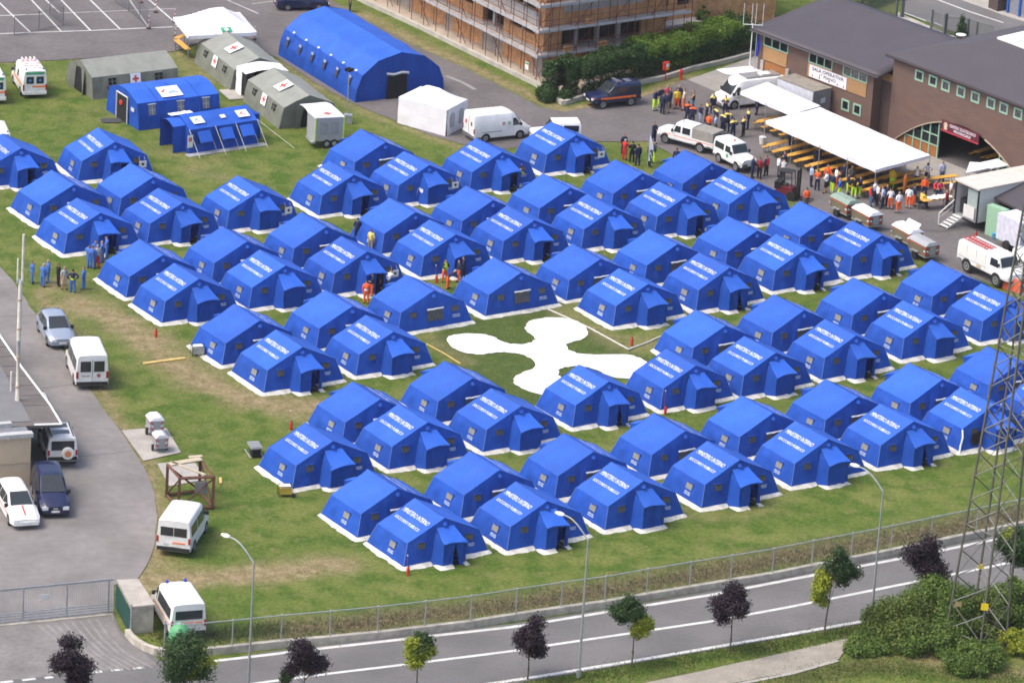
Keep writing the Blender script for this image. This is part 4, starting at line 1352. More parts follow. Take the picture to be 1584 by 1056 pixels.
def skin_person(pose):
    """one continuous body from a skeleton; returns (verts, faces, normals, region per face)"""
    H = 1.0
    ls, rs = pose.get('legs', ((0.0, 0.0), (0.0, 0.0)))        # hip swing, knee bend (radians) per leg
    J = {}
    lean = pose.get('lean', 0.0)
    hipz = pose.get('hip', 0.93)
    J['pelvis'] = Vector((0, 0, hipz))
    up = Vector((sin(lean), 0, cos(lean)))
    J['waist'] = J['pelvis'] + up * 0.16
    J['chest'] = J['pelvis'] + up * 0.40
    J['neck'] = J['pelvis'] + up * 0.56
    J['head0'] = J['neck'] + up * 0.09 + Vector((0.02, 0, 0))
    J['head1'] = J['head0'] + up * 0.17 + Vector((0.0, 0, 0))
    for s, n, (sw, kn) in ((1, 'l', ls), (-1, 'r', rs)):
        h = J['pelvis'] + Vector((0, s * 0.10, -0.06))
        k = h + Vector((sin(sw) * 0.42, s * 0.02, -cos(sw) * 0.42))
        a = k + Vector((sin(sw - kn) * 0.42, s * 0.01, -cos(sw - kn) * 0.40))
        J['hip' + n], J['knee' + n], J['ank' + n] = h, k, a
        J['toe' + n] = a + Vector((0.17, s * 0.03, -0.045))
    for s, n, (f, b, o) in ((1, 'l', pose.get('arms', ((0.05, 0.15, 0.15),) * 2)[0]), (-1, 'r', pose.get('arms', ((0.05, 0.15, 0.15),) * 2)[1])):
        sh = J['neck'] - up * 0.07 + Vector((0, s * 0.19, 0))
        e = sh + Vector((sin(f) * 0.29, s * sin(o) * 0.29, -cos(f) * cos(o) * 0.29))
        fa = f + b
        inn = pose.get('inward', 0.0)
        w = e + Vector((sin(fa) * 0.25 * cos(inn), -s * sin(inn) * 0.25, -cos(fa) * 0.25))
        J['sh' + n], J['el' + n], J['wr' + n] = sh, e, w
        J['hand' + n] = w + (w - e).normalized() * 0.09
    rad = dict(pelvis=(0.155, 0.11), waist=(0.145, 0.10), chest=(0.165, 0.115), neck=(0.058, 0.058), head0=(0.085, 0.095), head1=(0.075, 0.085))
    for n in 'lr':
        rad.update({'hip' + n: (0.095, 0.095), 'knee' + n: (0.062, 0.062), 'ank' + n: (0.043, 0.043), 'toe' + n: (0.035, 0.035), 'sh' + n: (0.062, 0.062), 'el' + n: (0.045, 0.045), 'wr' + n: (0.032, 0.030), 'hand' + n: (0.036, 0.022)})
    names = list(J)
    ed = [('pelvis', 'waist'), ('waist', 'chest'), ('chest', 'neck'), ('neck', 'head0'), ('head0', 'head1')]
    for n in 'lr':
        ed += [('pelvis', 'hip' + n), ('hip' + n, 'knee' + n), ('knee' + n, 'ank' + n), ('ank' + n, 'toe' + n), ('chest', 'sh' + n), ('sh' + n, 'el' + n), ('el' + n, 'wr' + n), ('wr' + n, 'hand' + n)]
    me = D.meshes.new('sk')
    me.from_pydata([J[n] for n in names], [(names.index(a), names.index(b)) for a, b in ed], [])
    o = D.objects.new('sk', me)
    COL.objects.link(o)
    o.modifiers.new('s', 'SKIN').use_smooth_shade = True
    for i, n in enumerate(names):
        sv = me.skin_vertices[0].data[i]
        sv.radius = rad[n]
        sv.use_root = n == 'pelvis'
    sd = o.modifiers.new('d', 'SUBSURF')
    sd.levels = sd.render_levels = 1
    dg = bpy.context.evaluated_depsgraph_get()
    em = D.meshes.new_from_object(o.evaluated_get(dg))
    D.objects.remove(o)
    V = [v.co.copy() for v in em.vertices]
    N = [v.normal.copy() for v in em.vertices]
    Fc = [tuple(p.vertices) for p in em.polygons]
    D.meshes.remove(em)

    def reg(c):
        best, bn = 9, ''
        for a, b in ed:
            A, B = J[a], J[b]
            ab = B - A
            t = max(0, min(1, (c - A).dot(ab) / ab.length_squared))
            d = (c - (A + ab * t)).length / (rad[a][0] * (1 - t) + rad[b][0] * t)
            if d < best:
                best, bn, tt = d, b, t
        if bn.startswith('head') and bn != 'head0' or (bn == 'head0' and tt > 0.4):
            return 'head'
        if bn.startswith('hand') or (bn.startswith('wr') and tt > 0.85):
            return 'hand'
        if bn[:3] in ('toe',) or (bn.startswith('ank') and tt > 0.93):
            return 'shoe'
        if bn[:3] in ('kne', 'ank') or (bn.startswith('hip')):
            return 'leg'
        if bn == 'waist' and c.z < J['pelvis'].z + 0.04 * up.z + 0.02:
            return 'leg'
        if bn.startswith('wr') or bn.startswith('el') or bn.startswith('sh'):
            return 'arm' if not (bn.startswith('wr') and tt > 0.1) else 'forearm'
        if bn == 'head0':
            return 'skin'
        return 'torso'
    RG = [reg(sum((V[i] for i in f), Vector()) / len(f)) for f in Fc]
    return V, N, Fc, RG, J


def sub(V, N, Fc, RG, want, infl, extra_f=None):
    idx, vs, fs = {}, [], []
    for f, r in zip(Fc, RG):
        if r in want and (extra_f is None or extra_f(f)):
            q = []
            for i in f:
                if i not in idx:
                    idx[i] = len(vs)
                    vs.append(V[i] + N[i] * infl)
                q.append(idx[i])
            fs.append(q)
    return vs, fs


POSES = {
    'stand': dict(arms=((0.05, 0.12, 0.16), (0.0, 0.15, 0.18)), legs=((0.04, 0.02), (-0.05, 0.03))),
    'cross': dict(arms=((0.35, 1.3, 0.2), (0.3, 1.35, 0.2)), inward=0.9, legs=((0.06, 0.04), (-0.05, 0.02))),
    'hips': dict(arms=((-0.25, 0.9, 0.75), (-0.2, 0.85, 0.75)), inward=0.7, legs=((0.10, 0.03), (-0.10, 0.03))),
    'talk': dict(arms=((0.5, 1.2, 0.25), (0.05, 0.2, 0.15)), inward=0.15, legs=((0.12, 0.05), (-0.1, 0.08)), lean=0.05),
    'walk': dict(arms=((0.45, 0.3, 0.12), (-0.4, 0.25, 0.12)), legs=((0.38, 0.15), (-0.33, 0.2)), hip=0.90, lean=0.05),
    'bend': dict(arms=((0.7, 0.5, 0.1), (0.8, 0.4, 0.1)), legs=((0.15, 0.2), (0.0, 0.1)), lean=0.75, hip=0.90),
    'sit': dict(arms=((0.6, 0.9, 0.15), (0.6, 0.9, 0.15)), legs=((1.45, 1.45), (1.4, 1.4)), hip=0.52, lean=0.06),
}
BODY = {}
for pn, pz in POSES.items():
    V, N, Fc, RG, J = skin_person(pz)
    zmin = min(v.z for v in V)
    for v in V:
        v.z -= zmin
    for k in J:
        J[k] = J[k] - Vector((0, 0, zmin))
    mb = MB()
    mb.add(V, Fc)
    hd = (J['head0'] + J['head1']) / 2
    f_ = (J['head1'] - J['head0']).normalized()
    fw = Vector((f_.z, 0, -f_.x))
    mb.hexa([hd + fw * 0.085 + Vector((0, -0.016, 0)) - f_ * 0.03, hd + fw * 0.115 - f_ * 0.03 + Vector((0, -0.010, 0)), hd + fw * 0.115 - f_ * 0.03 + Vector((0, 0.010, 0)), hd + fw * 0.085 + Vector((0, 0.016, 0)) - f_ * 0.03,
             hd + fw * 0.08 + Vector((0, -0.01, 0)) + f_ * 0.02, hd + fw * 0.09 + f_ * 0.02 + Vector((0, -0.005, 0)), hd + fw * 0.09 + f_ * 0.02 + Vector((0, 0.005, 0)), hd + fw * 0.08 + Vector((0, 0.01, 0)) + f_ * 0.02])
    for s in (-1, 1):
        mb.sphere(hd + Vector((0, s * 0.088, -0.005)), 0.022, 6, 4)
        n = 'l' if s > 0 else 'r'
        d = (J['hand' + n] - J['wr' + n]).normalized()
        side_ = Vector((0, s, 0))
        q = d.cross(side_).normalized()
        for k in range(4):      # four fingers, bent a little, and the thumb
            b = J['hand' + n] + q * (0.024 * (k - 1.5)) + d * 0.01
            L = (0.062, 0.075, 0.07, 0.052)[k]
            mb.tube([b, b + d * L * 0.6, b + d * L - side_ * 0.018], 0.010, 5, 0.007)
        b = J['wr' + n] + d * 0.045 + q * 0.035
        mb.tube([b, b + q * 0.03 + d * 0.03, b + q * 0.035 + d * 0.06], 0.012, 5, 0.008)
    body = mb
    m = {}
    m['trousers'] = sub(V, N, Fc, RG, ('leg',), 0.022)
    m['shorts'] = sub(V, N, Fc, RG, ('leg',), 0.028, lambda f: sum(V[i].z for i in f) / len(f) > J['kneel'].z + 0.02)
    m['jacket'] = sub(V, N, Fc, RG, ('torso', 'arm', 'forearm'), 0.022)
    m['shirt'] = sub(V, N, Fc, RG, ('torso', 'arm'), 0.018)
    m['tank'] = sub(V, N, Fc, RG, ('torso',), 0.018)
    m['shoe'] = sub(V, N, Fc, RG, ('shoe',), 0.014)
    m['yoke'] = sub(V, N, Fc, RG, ('torso', 'arm'), 0.034, lambda f: sum(V[i].z for i in f) / len(f) > J['chest'].z + 0.02)
    m['vest'] = sub(V, N, Fc, RG, ('torso',), 0.036)
    m['belt'] = sub(V, N, Fc, RG, ('torso', 'leg'), 0.036, lambda f: abs(sum(V[i].z for i in f) / len(f) - J['waist'].z) < 0.07)
    m['cuff'] = sub(V, N, Fc, RG, ('leg',), 0.030, lambda f: abs(sum(V[i].z for i in f) / len(f) - J['ankl'].z - 0.16) < 0.07)
    m['hair'] = sub(V, N, Fc, RG, ('head',), 0.012, lambda f: (sum((V[i] for i in f), Vector()) / len(f) - hd).dot(f_ * 1.0 - fw * 0.75) > 0.004)
    BODY[pn] = (body, m)
_pm = {}


def cloth(col):
    k = 'cloth_%d_%d_%d' % tuple(int(c * 250) for c in col)
    return mat(k, col, 0.85, 0.18, 9, bump=0.3, bscale=20)


SKINM = mat('skin', (0.42, 0.24, 0.16), 0.55, 0.08, 8)
C = dict(blue=(0.055, 0.15, 0.46), navy=(0.016, 0.022, 0.060), black=(0.012, 0.012, 0.014), grey=(0.36, 0.36, 0.36), white=(0.78, 0.78, 0.80), orange=(0.85, 0.13, 0.03), red=(0.55, 0.03, 0.035), lime=(0.52, 0.80, 0.04),
         yellow=(0.72, 0.53, 0.05), jeans=(0.08, 0.14, 0.27), khaki=(0.30, 0.25, 0.17), beige=(0.55, 0.42, 0.32), maroon=(0.22, 0.025, 0.03), dgrey=(0.10, 0.10, 0.11), lblue=(0.36, 0.44, 0.60), royal=(0.03, 0.12, 0.48),
         crimson=(0.42, 0.05, 0.10), dkhair=(0.02, 0.015, 0.012), brhair=(0.06, 0.035, 0.02), grhair=(0.30, 0.29, 0.28), yokey=(0.74, 0.60, 0.16), burnt=(0.72, 0.20, 0.03))
_pmesh = {}


def pmesh(pose, part, m):
    k = (pose, part, m.name)
    if k not in _pmesh:
        if part == 'body':
            _pmesh[k] = BODY[pose][0].mesh('person', m, 180)
        else:
            vs, fs = BODY[pose][1][part]
            mb = MB()
            mb.add(vs, fs)
            _pmesh[k] = mb.mesh(part, m, 180)
    return _pmesh[k]


def person(px, py, pose, face, top, topc, leg, legc, label, hair='dkhair', extras=(), group=None, z=0.02, h=1.0):
    """feet at pixel (px, py); face = heading in degrees"""
    p = G(px, py)
    o = link('person', pmesh(pose, 'body', SKINM), None, (p.x, p.y, z), R(face))
    s = h * prng.uniform(0.97, 1.05)
    s *= 0.93
    o.scale = (s * 1.05, s * 1.05, s)
    tag(o, label, 'person', group)
    if top:
        link(top, pmesh(pose, top, cloth(C[topc])), o)
    link(leg, pmesh(pose, leg, cloth(C[legc])), o)
    link('shoes', pmesh(pose, 'shoe', cloth(C['black'])), o)
    if hair:
        link('hair', pmesh(pose, 'hair', cloth(C[hair])), o)
    for ex, c in extras:
        link({'yoke': 'shoulder_yoke', 'vest': 'vest', 'belt': 'belt', 'cuff': 'trouser_band'}[ex], pmesh(pose, ex, cloth(C[c])), o)
    return o


prng = random.Random(11)
g1 = 'people in blue overalls by the yard'
PEOPLE = [
    (49.5, 438, 'stand', 20, 'jacket', 'blue', 'trousers', 'blue', 'person in blue overalls standing closest to the tall white pole', 'brhair', (), g1),
    (66, 443, 'talk', 60, 'jacket', 'blue', 'trousers', 'blue', 'person in blue overalls in front of another, second from the tall pole', 'grhair', (), g1),
    (74, 437, 'stand', 200, 'jacket', 'blue', 'trousers', 'blue', 'person in blue overalls half hidden behind the one left of the man in black', 'grhair', (), g1),
    (90, 442, 'stand', 30, 'jacket', 'black', 'trousers', 'black', 'person dressed all in black on the grass', 'brhair', (), g1),
    (99, 447, 'stand', -60, 'shirt', 'grey', 'shorts', 'beige', 'person in light grey shirt and shorts beside the person in black', 'grhair', (), g1),
    (112, 452, 'hips', 100, 'jacket', 'navy', 'trousers', 'blue', 'person in dark jacket with a lime belt, hands on hips', 'dkhair', (('belt', 'lime'),), g1),
    (129, 447, 'stand', 170, 'jacket', 'blue', 'trousers', 'blue', 'person in blue overalls alone at right of the one with lime belt', 'brhair', (), g1),
    (136, 413, 'hips', 30, 'jacket', 'blue', 'trousers', 'blue', 'person in blue overalls, left end of the cluster at the tent door', 'dkhair', (), g1),
    (142.5, 415, 'stand', 80, 'jacket', 'blue', 'trousers', 'blue', 'person in blue overalls, front of the cluster at the tent door', 'brhair', (), g1),
    (150, 414, 'stand', 120, 'shirt', 'grey', 'trousers', 'red', 'person in grey top and red trousers in the cluster at the tent door', 'grhair', (), g1),
    (158, 406, 'talk', 180, 'jacket', 'blue', 'trousers', 'blue', 'person in blue overalls right of the red trousers at the tent door', 'grhair', (), g1),
    (165, 399, 'talk', 200, 'jacket', 'blue', 'trousers', 'blue', 'person in blue overalls inside the doorway edge of the tent', 'dkhair', (), g1),
    (147, 405, 'cross', -80, 'jacket', 'blue', 'trousers', 'blue', 'person in blue overalls behind the red trousers at the tent door', 'brhair', (), g1),
    (566, 469, 'stand', 95, 'jacket', 'orange', 'trousers', 'orange', 'person in full orange suit with pale belt between the blue tents', 'dkhair', (('belt', 'white'),), None),
    (575, 458, 'cross', 190, 'shirt', 'navy', 'trousers', 'orange', 'person in dark shirt just behind the full orange suit', 'brhair', (), None),
    (584, 452, 'stand', 240, 'shirt', 'navy', 'trousers', 'navy', 'person in navy standing in the open tent doorway behind the orange suit', 'dkhair', (), None),
    (598, 452, 'bend', 60, 'shirt', 'white', 'trousers', 'dgrey', 'person in white shirt half hidden behind the window-front tent', 'dkhair', (), None),
    (552, 372, 'stand', 90, 'shirt', 'navy', 'trousers', 'navy', 'person in dark navy half hidden behind a tent roof, alone', 'dkhair', (), None),
    (573, 389, 'stand', 60, 'shirt', 'yokey', 'trousers', 'khaki', 'person in pale yellow shirt standing at a tent side wall', 'brhair', (), None),
    (687.5, 436, 'cross', -60, 'jacket', 'navy', 'trousers', 'orange', 'person with lime vest and orange trousers beside the red post', 'dkhair', (('vest', 'lime'),), None),
    (692, 446, 'bend', 0, 'jacket', 'navy', 'trousers', 'orange', 'person bending in orange trousers in front of the lime vest', 'grhair', (), None),
    (709, 435, 'stand', 200, 'shirt', 'navy', 'trousers', 'orange', 'person in navy shirt and orange trousers right of the lime vest', 'brhair', (), None),
    (716, 431, 'hips', 170, 'jacket', 'navy', 'trousers', 'navy', 'person in all navy at the far right of the orange trousers group', 'dkhair', (), None),
    (693, 300, 'bend', 60, None, 'beige', 'trousers', 'khaki', 'bare-chested person bending behind a blue tent roof', 'dkhair', (), None),
    (797, 289, 'bend', 40, 'shirt', 'lime', 'trousers', 'navy', 'person in lime shirt stooping at the open tent door', 'dkhair', (), None),
    (805, 284, 'stand', 200, 'jacket', 'maroon', 'trousers', 'navy', 'person in maroon standing at the open tent door', 'dkhair', (), None),
    (748, 197, 'stand', -20, 'jacket', 'navy', 'trousers', 'navy', 'person in navy behind the white panel van, left head', 'dkhair', (), None),
    (760, 194, 'stand', 200, 'jacket', 'dgrey', 'trousers', 'navy', 'person in dark grey behind the white panel van, right head', 'brhair', (), None),
    (541, 18, 'stand', 200, 'shirt', 'dgrey', 'trousers', 'navy', 'person in dark clothes behind the far end of the big hall tent', 'brhair', (), None),
]
g2 = 'people in work clothes on the yard by the hedge'
PEOPLE += [
    (1012, 172, 'cross', -30, 'jacket', 'navy', 'trousers', 'lime', 'person in navy top and lime trousers, left end of the hedge group', 'dkhair', (('cuff', 'grey'),), g2),
    (1021, 167, 'stand', -60, 'jacket', 'navy', 'trousers', 'lime', 'person in lime trousers, second from left in the hedge group', 'dkhair', (('cuff', 'grey'),), g2),
    (1024, 177, 'stand', 60, 'jacket', 'navy', 'trousers', 'navy', 'person in all navy in front of the hedge group', 'brhair', (), g2),
    (1031, 175, 'stand', 90, 'jacket', 'navy', 'trousers', 'khaki', 'person in navy jacket and khaki trousers in the hedge group', 'brhair', (), g2),
    (1036, 169, 'cross', 180, 'jacket', 'navy', 'trousers', 'black', 'person in navy and black right of the khaki trousers', 'dkhair', (), g2),
    (1031, 164, 'stand', -80, 'shirt', 'crimson', 'trousers', 'navy', 'tall person in dull red shirt at the back of the hedge group', 'grhair', (), g2),
    (1046, 169, 'stand', -70, 'jacket', 'yellow', 'trousers', 'orange', 'person in yellow jacket and orange trousers before the hedge', 'brhair', (('cuff', 'grey'),), g2),
    (1049, 165, 'stand', -90, 'jacket', 'navy', 'trousers', 'navy', 'person in navy hidden behind the yellow jacket', 'grhair', (), g2),
    (1057, 171, 'stand', 180, 'shirt', 'beige', 'trousers', 'orange', 'person in beige shirt and orange trousers right of the yellow jacket', 'brhair', (('cuff', 'grey'),), g2),
    (1071, 173, 'cross', 180, 'tank', 'black', 'trousers', 'jeans', 'person in black tank top and blue jeans standing alone', 'dkhair', (), g2),
    (1063, 190, 'stand', 100, 'jacket', 'navy', 'trousers', 'navy', 'person with orange shoulders behind the double-cab pickup, left', 'dkhair', (('yoke', 'orange'),), g2),
    (1070, 194, 'stand', 80, 'jacket', 'navy', 'trousers', 'navy', 'person with orange shoulders behind the double-cab pickup, right', 'dkhair', (('yoke', 'orange'),), g2),
    (1082, 193, 'talk', 20, 'jacket', 'navy', 'trousers', 'lblue', 'person in navy with light trousers behind the pickup roof', 'dkhair', (), g2),
    (1095, 208, 'stand', 60, 'shirt', 'orange', 'trousers', 'navy', 'person in orange shirt behind the grey canvas hood', 'brhair', (), g2),
    (1106, 209, 'stand', 160, 'shirt', 'lblue', 'trousers', 'dgrey', 'person in pale shirt right of the grey canvas hood', 'brhair', (), g2),
]
g3 = 'fire volunteers in black with yellow shoulders'
for x, y, po, fc, lab in ((1092, 189, 'talk', 0, 'leftmost, arms moving'), (1102, 176, 'stand', -60, 'at the camper van nose'), (1106, 198, 'stand', 30, 'in the middle facing the van'), (1121, 179, 'cross', -100, 'in front of the van door'),
                          (1117, 207, 'stand', 45, 'left of the front pair'), (1124, 204, 'hips', 90, 'right of the front pair'), (1133, 214, 'hips', 120, 'closest to the camera, alone'), (1149, 212, 'cross', 160, 'third from right, arms folded'),
                          (1156, 201, 'stand', 180, 'second from right, by the canopy pole'), (1170, 178, 'stand', 200, 'under the canopy edge')):
    PEOPLE.append((x, y, po, fc, 'jacket', 'navy', 'trousers', 'navy' if x != 1149 else 'black', 'person in black with yellow shoulders, ' + lab, 'dkhair', (('yoke', 'yokey'),), g3))
g4 = 'people around the pickup and the small off-roader'
PEOPLE += [
    (1010.5, 223, 'cross', -40, 'jacket', 'navy', 'trousers', 'navy', 'person in navy leaning at the pickup front', 'dkhair', (), g4),
    (965.5, 247, 'cross', 60, 'jacket', 'red', 'trousers', 'red', 'person in red overalls on the grass patch', 'grhair', (), g4),
    (964, 238, 'stand', -60, 'jacket', 'navy', 'trousers', 'navy', 'person in navy just behind the red overalls', 'dkhair', (), g4),
    (977, 251, 'cross', 100, 'jacket', 'black', 'trousers', 'black', 'person in black right of the red overalls', 'dkhair', (), g4),
    (986, 256, 'stand', 120, 'jacket', 'navy', 'trousers', 'navy', 'person in navy right of the one in black', 'dkhair', (), g4),
    (1004, 258, 'stand', 40, 'jacket', 'navy', 'trousers', 'navy', 'person in navy in front of the white feather flag', 'dkhair', (), g4),
    (1011, 252, 'stand', 200, 'jacket', 'navy', 'trousers', 'lime', 'person in lime trousers beside the white feather flag', 'grhair', (), g4),
    (1045, 262, 'stand', 90, 'jacket', 'navy', 'trousers', 'navy', 'person hidden behind a tent roof below the pickup', 'brhair', (), g4),
    (1163, 276, 'cross', 0, 'jacket', 'navy', 'trousers', 'navy', 'person in navy at the small off-roader front wheel', 'grhair', (), g4),
    (1174, 277, 'stand', 60, 'jacket', 'maroon', 'trousers', 'black', 'person in maroon jacket right of the off-roader bonnet', 'brhair', (), g4),
    (1184.5, 273, 'stand', 140, 'jacket', 'navy', 'trousers', 'black', 'person in red and yellow vest right of the maroon jacket', 'brhair', (('vest', 'red'),), g4),
    (1203, 274, 'stand', 10, 'shirt', 'white', 'trousers', 'dgrey', 'person in white shirt and grey trousers left of the forklift', 'brhair', (), g4),
    (1213, 266, 'talk', 190, 'jacket', 'navy', 'trousers', 'navy', 'person in navy facing the white shirt near the forklift', 'dkhair', (), g4),
    (1210, 278, 'bend', 80, 'jacket', 'grey', 'trousers', 'black', 'stooping person in grey and black beside the forklift', 'dkhair', (), g4),
    (1246, 325, 'stand', 120, 'shirt', 'orange', 'trousers', 'dgrey', 'person in orange behind the tent ridge near the forklift', 'brhair', (), g4),
    (1222, 236, 'walk', -120, 'jacket', 'navy', 'trousers', 'black', 'person in dark clothes walking out between the bench tables', 'dkhair', (), g4),
    (1263, 262, 'stand', 100, 'jacket', 'navy', 'trousers', 'navy', 'person in navy under the canopy edge behind light blue shirt', 'dkhair', (), g4),
]
g5 = 'people queueing in front of the bench tables'
PEOPLE += [
    (1254, 289, 'stand', 20, 'shirt', 'lblue', 'trousers', 'navy', 'person in light blue shirt, left end of the bench queue', 'grhair', (), g5),
    (1263.5, 295, 'cross', 100, 'shirt', 'orange', 'trousers', 'navy', 'person in orange top and navy trousers in the bench queue', 'dkhair', (('belt', 'grey'),), g5),
    (1277, 299, 'cross', 160, 'shirt', 'white', 'shorts', 'black', 'person in white shirt and black shorts in the bench queue', 'brhair', (), g5),
    (1279, 287, 'stand', -100, 'jacket', 'orange', 'trousers', 'navy', 'person in orange jacket behind the white shirt and shorts', 'brhair', (), g5),
    (1286.5, 301, 'stand', 40, 'jacket', 'navy', 'trousers', 'lime', 'person in navy and lime trousers right of the black shorts', 'dkhair', (('cuff', 'grey'),), g5),
    (1292.5, 291, 'stand', 190, 'shirt', 'white', 'trousers', 'orange', 'person in white shirt and orange trousers behind lime trousers', 'brhair', (), g5),
    (1298, 308, 'walk', 180, 'shirt', 'royal', 'trousers', 'lime', 'person in royal blue shirt and lime trousers', 'grhair', (('cuff', 'grey'),), g5),
    (1304, 286, 'stand', -90, 'jacket', 'navy', 'trousers', 'navy', 'grey-haired person behind the royal blue shirt', 'grhair', (), g5),
    (1310.5, 301, 'stand', 0, 'jacket', 'navy', 'trousers', 'lime', 'person in lime trousers left of the broad black top', 'dkhair', (('cuff', 'grey'),), g5),
    (1320, 308, 'hips', 95, 'jacket', 'black', 'trousers', 'lime', 'broad person in black top with back turned, lime trousers', 'dkhair', (('cuff', 'grey'),), g5),
    (1316, 290, 'stand', -70, 'jacket', 'dgrey', 'trousers', 'navy', 'grey-haired person behind the broad black top', 'grhair', (), g5),
    (1329.5, 306, 'stand', 180, 'jacket', 'navy', 'trousers', 'lime', 'person in lime trousers right of the broad black top', 'brhair', (('cuff', 'grey'),), g5),
    (1346, 321, 'stand', 20, 'jacket', 'navy', 'trousers', 'jeans', 'person with red vest and jeans in the right queue', 'brhair', (('vest', 'red'),), g5),
    (1352, 313, 'stand', -40, 'shirt', 'white', 'trousers', 'black', 'person in white shirt behind the red vest', 'brhair', (), g5),
    (1356, 318, 'talk', 10, 'shirt', 'white', 'trousers', 'navy', 'person in white shirt and navy trousers right of the red vest', 'dkhair', (), g5),
    (1364, 323, 'stand', 170, 'shirt', 'lblue', 'trousers', 'navy', 'person in pale blue shirt in the right queue', 'brhair', (), g5),
    (1371, 319, 'stand', 180, 'jacket', 'navy', 'trousers', 'navy', 'person in navy left of the white shirt with orange trousers', 'dkhair', (), g5),
    (1376, 324, 'cross', 100, 'shirt', 'white', 'trousers', 'orange', 'person in white shirt and orange trousers, left of two', 'brhair', (('cuff', 'grey'),), g5),
    (1379, 294, 'stand', 60, 'jacket', 'yellow', 'trousers', 'lime', 'person in yellow jacket and lime trousers at the canopy corner', 'brhair', (), g5),
    (1389, 330, 'stand', 120, 'shirt', 'white', 'trousers', 'orange', 'person in white shirt and orange trousers nearest to the camera', 'grhair', (('cuff', 'grey'),), g5),
    (1398.5, 300, 'stand', -20, 'jacket', 'burnt', 'trousers', 'burnt', 'person in deep orange suit near the canopy corner', 'brhair', (), g5),
    (1404.5, 323, 'stand', 80, 'shirt', 'white', 'trousers', 'orange', 'large person in white shirt and orange trousers before the clothed table', 'brhair', (('cuff', 'grey'),), g5),
    (1412, 319, 'stand', 30, 'jacket', 'navy', 'trousers', 'orange', 'person in navy and orange right of the large white shirt', 'dkhair', (), g5),
    (1416.5, 290, 'stand', -80, 'tank', 'white', 'shorts', 'navy', 'person in white tank top and navy shorts', 'brhair', (), g5),
    (1433, 284, 'hips', 100, 'shirt', 'white', 'shorts', 'navy', 'person in white shirt with arms out near the canopy corner', 'dkhair', (), g5),
    (1429, 306, 'stand', -90, 'jacket', 'orange', 'trousers', 'navy', 'person in orange vest behind the clothed table', 'brhair', (('vest', 'orange'),), g5),
    (1425, 322, 'sit', 30, 'shirt', 'yellow', 'trousers', 'navy', 'seated person in yellow vest on the black chair', 'dkhair', (('vest', 'yokey'),), g5),
    (1446, 305, 'sit', -60, 'jacket', 'red', 'trousers', 'navy', 'person in red jacket sitting behind the clothed table', 'dkhair', (), g5),
    (1453, 306, 'sit', -80, 'shirt', 'crimson', 'trousers', 'navy', 'person in dull crimson sitting behind the clothed table', 'dkhair', (), g5),
    (1463, 326, 'stand', 170, 'jacket', 'maroon', 'shorts', 'navy', 'person in maroon jacket at the right end of the clothed table', 'brhair', (), g5),
    (1469.5, 312, 'stand', 180, 'shirt', 'white', 'trousers', 'khaki', 'person in white shirt with orange apron beside the trailer steps', 'dkhair', (('belt', 'orange'),), g5),
    (1456, 284, 'stand', -60, 'shirt', 'lblue', 'trousers', 'jeans', 'person in jeans between the small bench tables', 'dkhair', (), g5),
]
for q in PEOPLE:
    person(*q[:9], hair=q[9], extras=q[10], group=q[11], z=0.025 if q[0] > 1000 else -0.03)
# ------------------------------------------------------------------ wall, fence, gate, lamps along the road
def wall_run(name, px, z0, z1, w, m, label, cat='wall', ztop=None):
    """a low wall whose top edge, at height z1, runs along the pixels"""
    pts = [G(*p, z1) for p in px]
    Lf, Rt = [], []
    for i, p in enumerate(pts):
        t = (pts[min(i + 1, len(pts) - 1)] - pts[max(i - 1, 0)])
        t.z = 0
        t.normalize()
        n = Vector((-t.y, t.x, 0)) * w / 2
        Lf.append(p + n)
        Rt.append(p - n)
    mb = MB()
    n = len(pts)
    vs = [Vector((q.x, q.y, z)) for q, z in [(q, z0) for q in Rt] + [(q, z1) for q in Rt] + [(q, z1) for q in Lf] + [(q, z0) for q in Lf]]
    fs = []
    for i in range(n - 1):
        for k in range(3):
            fs.append((k * n + i, k * n + i + 1, (k + 1) * n + i + 1, (k + 1) * n + i))
    fs += [(0, n, 2 * n, 3 * n), (4 * n - 1, 3 * n - 1, 2 * n - 1, n - 1)]
    mb.add(vs, fs)
    o = mb.build(name, m)
    return tag(o, label, cat), pts


M_wallc = mat('weathered_concrete', (0.38, 0.35, 0.30), 0.9, 0.22, 1.3, bump=0.4, bscale=10, coords='World', fine=0.15, fscale=3)
FW = [(197, 972), (203, 980), (212, 988), (226, 996), (240, 1000.5), (254, 1003), (275, 1004), (300, 1003), (359, 997.5), (434.5, 989.5), (510, 983), (583.8, 976), (657, 967.5), (727.5, 959), (797.8, 948), (867.6, 937.5), (935, 928.5), (1000, 917), (1066.5, 906), (1130, 895.5), (1194.5, 885), (1255.5, 872.5), (1316.5, 861), (1377.5, 849), (1440, 836), (1510, 821.5), (1584, 806), (1660, 790), (1740, 773)]
wall_run('roadside_wall', FW, -0.1, 0.42, 0.30, M_wallc, 'low weathered concrete wall along the road under the wire fence')
# fence: posts, rail and wire between them
fence = thing('wire_fence', 'galvanised wire mesh fence with round posts along the roadside wall', 'fence', G(797.8, 948, 0.42))
fo = fence.location.copy()
posts = [G(*p, 0.42) for p in FW[5:]]
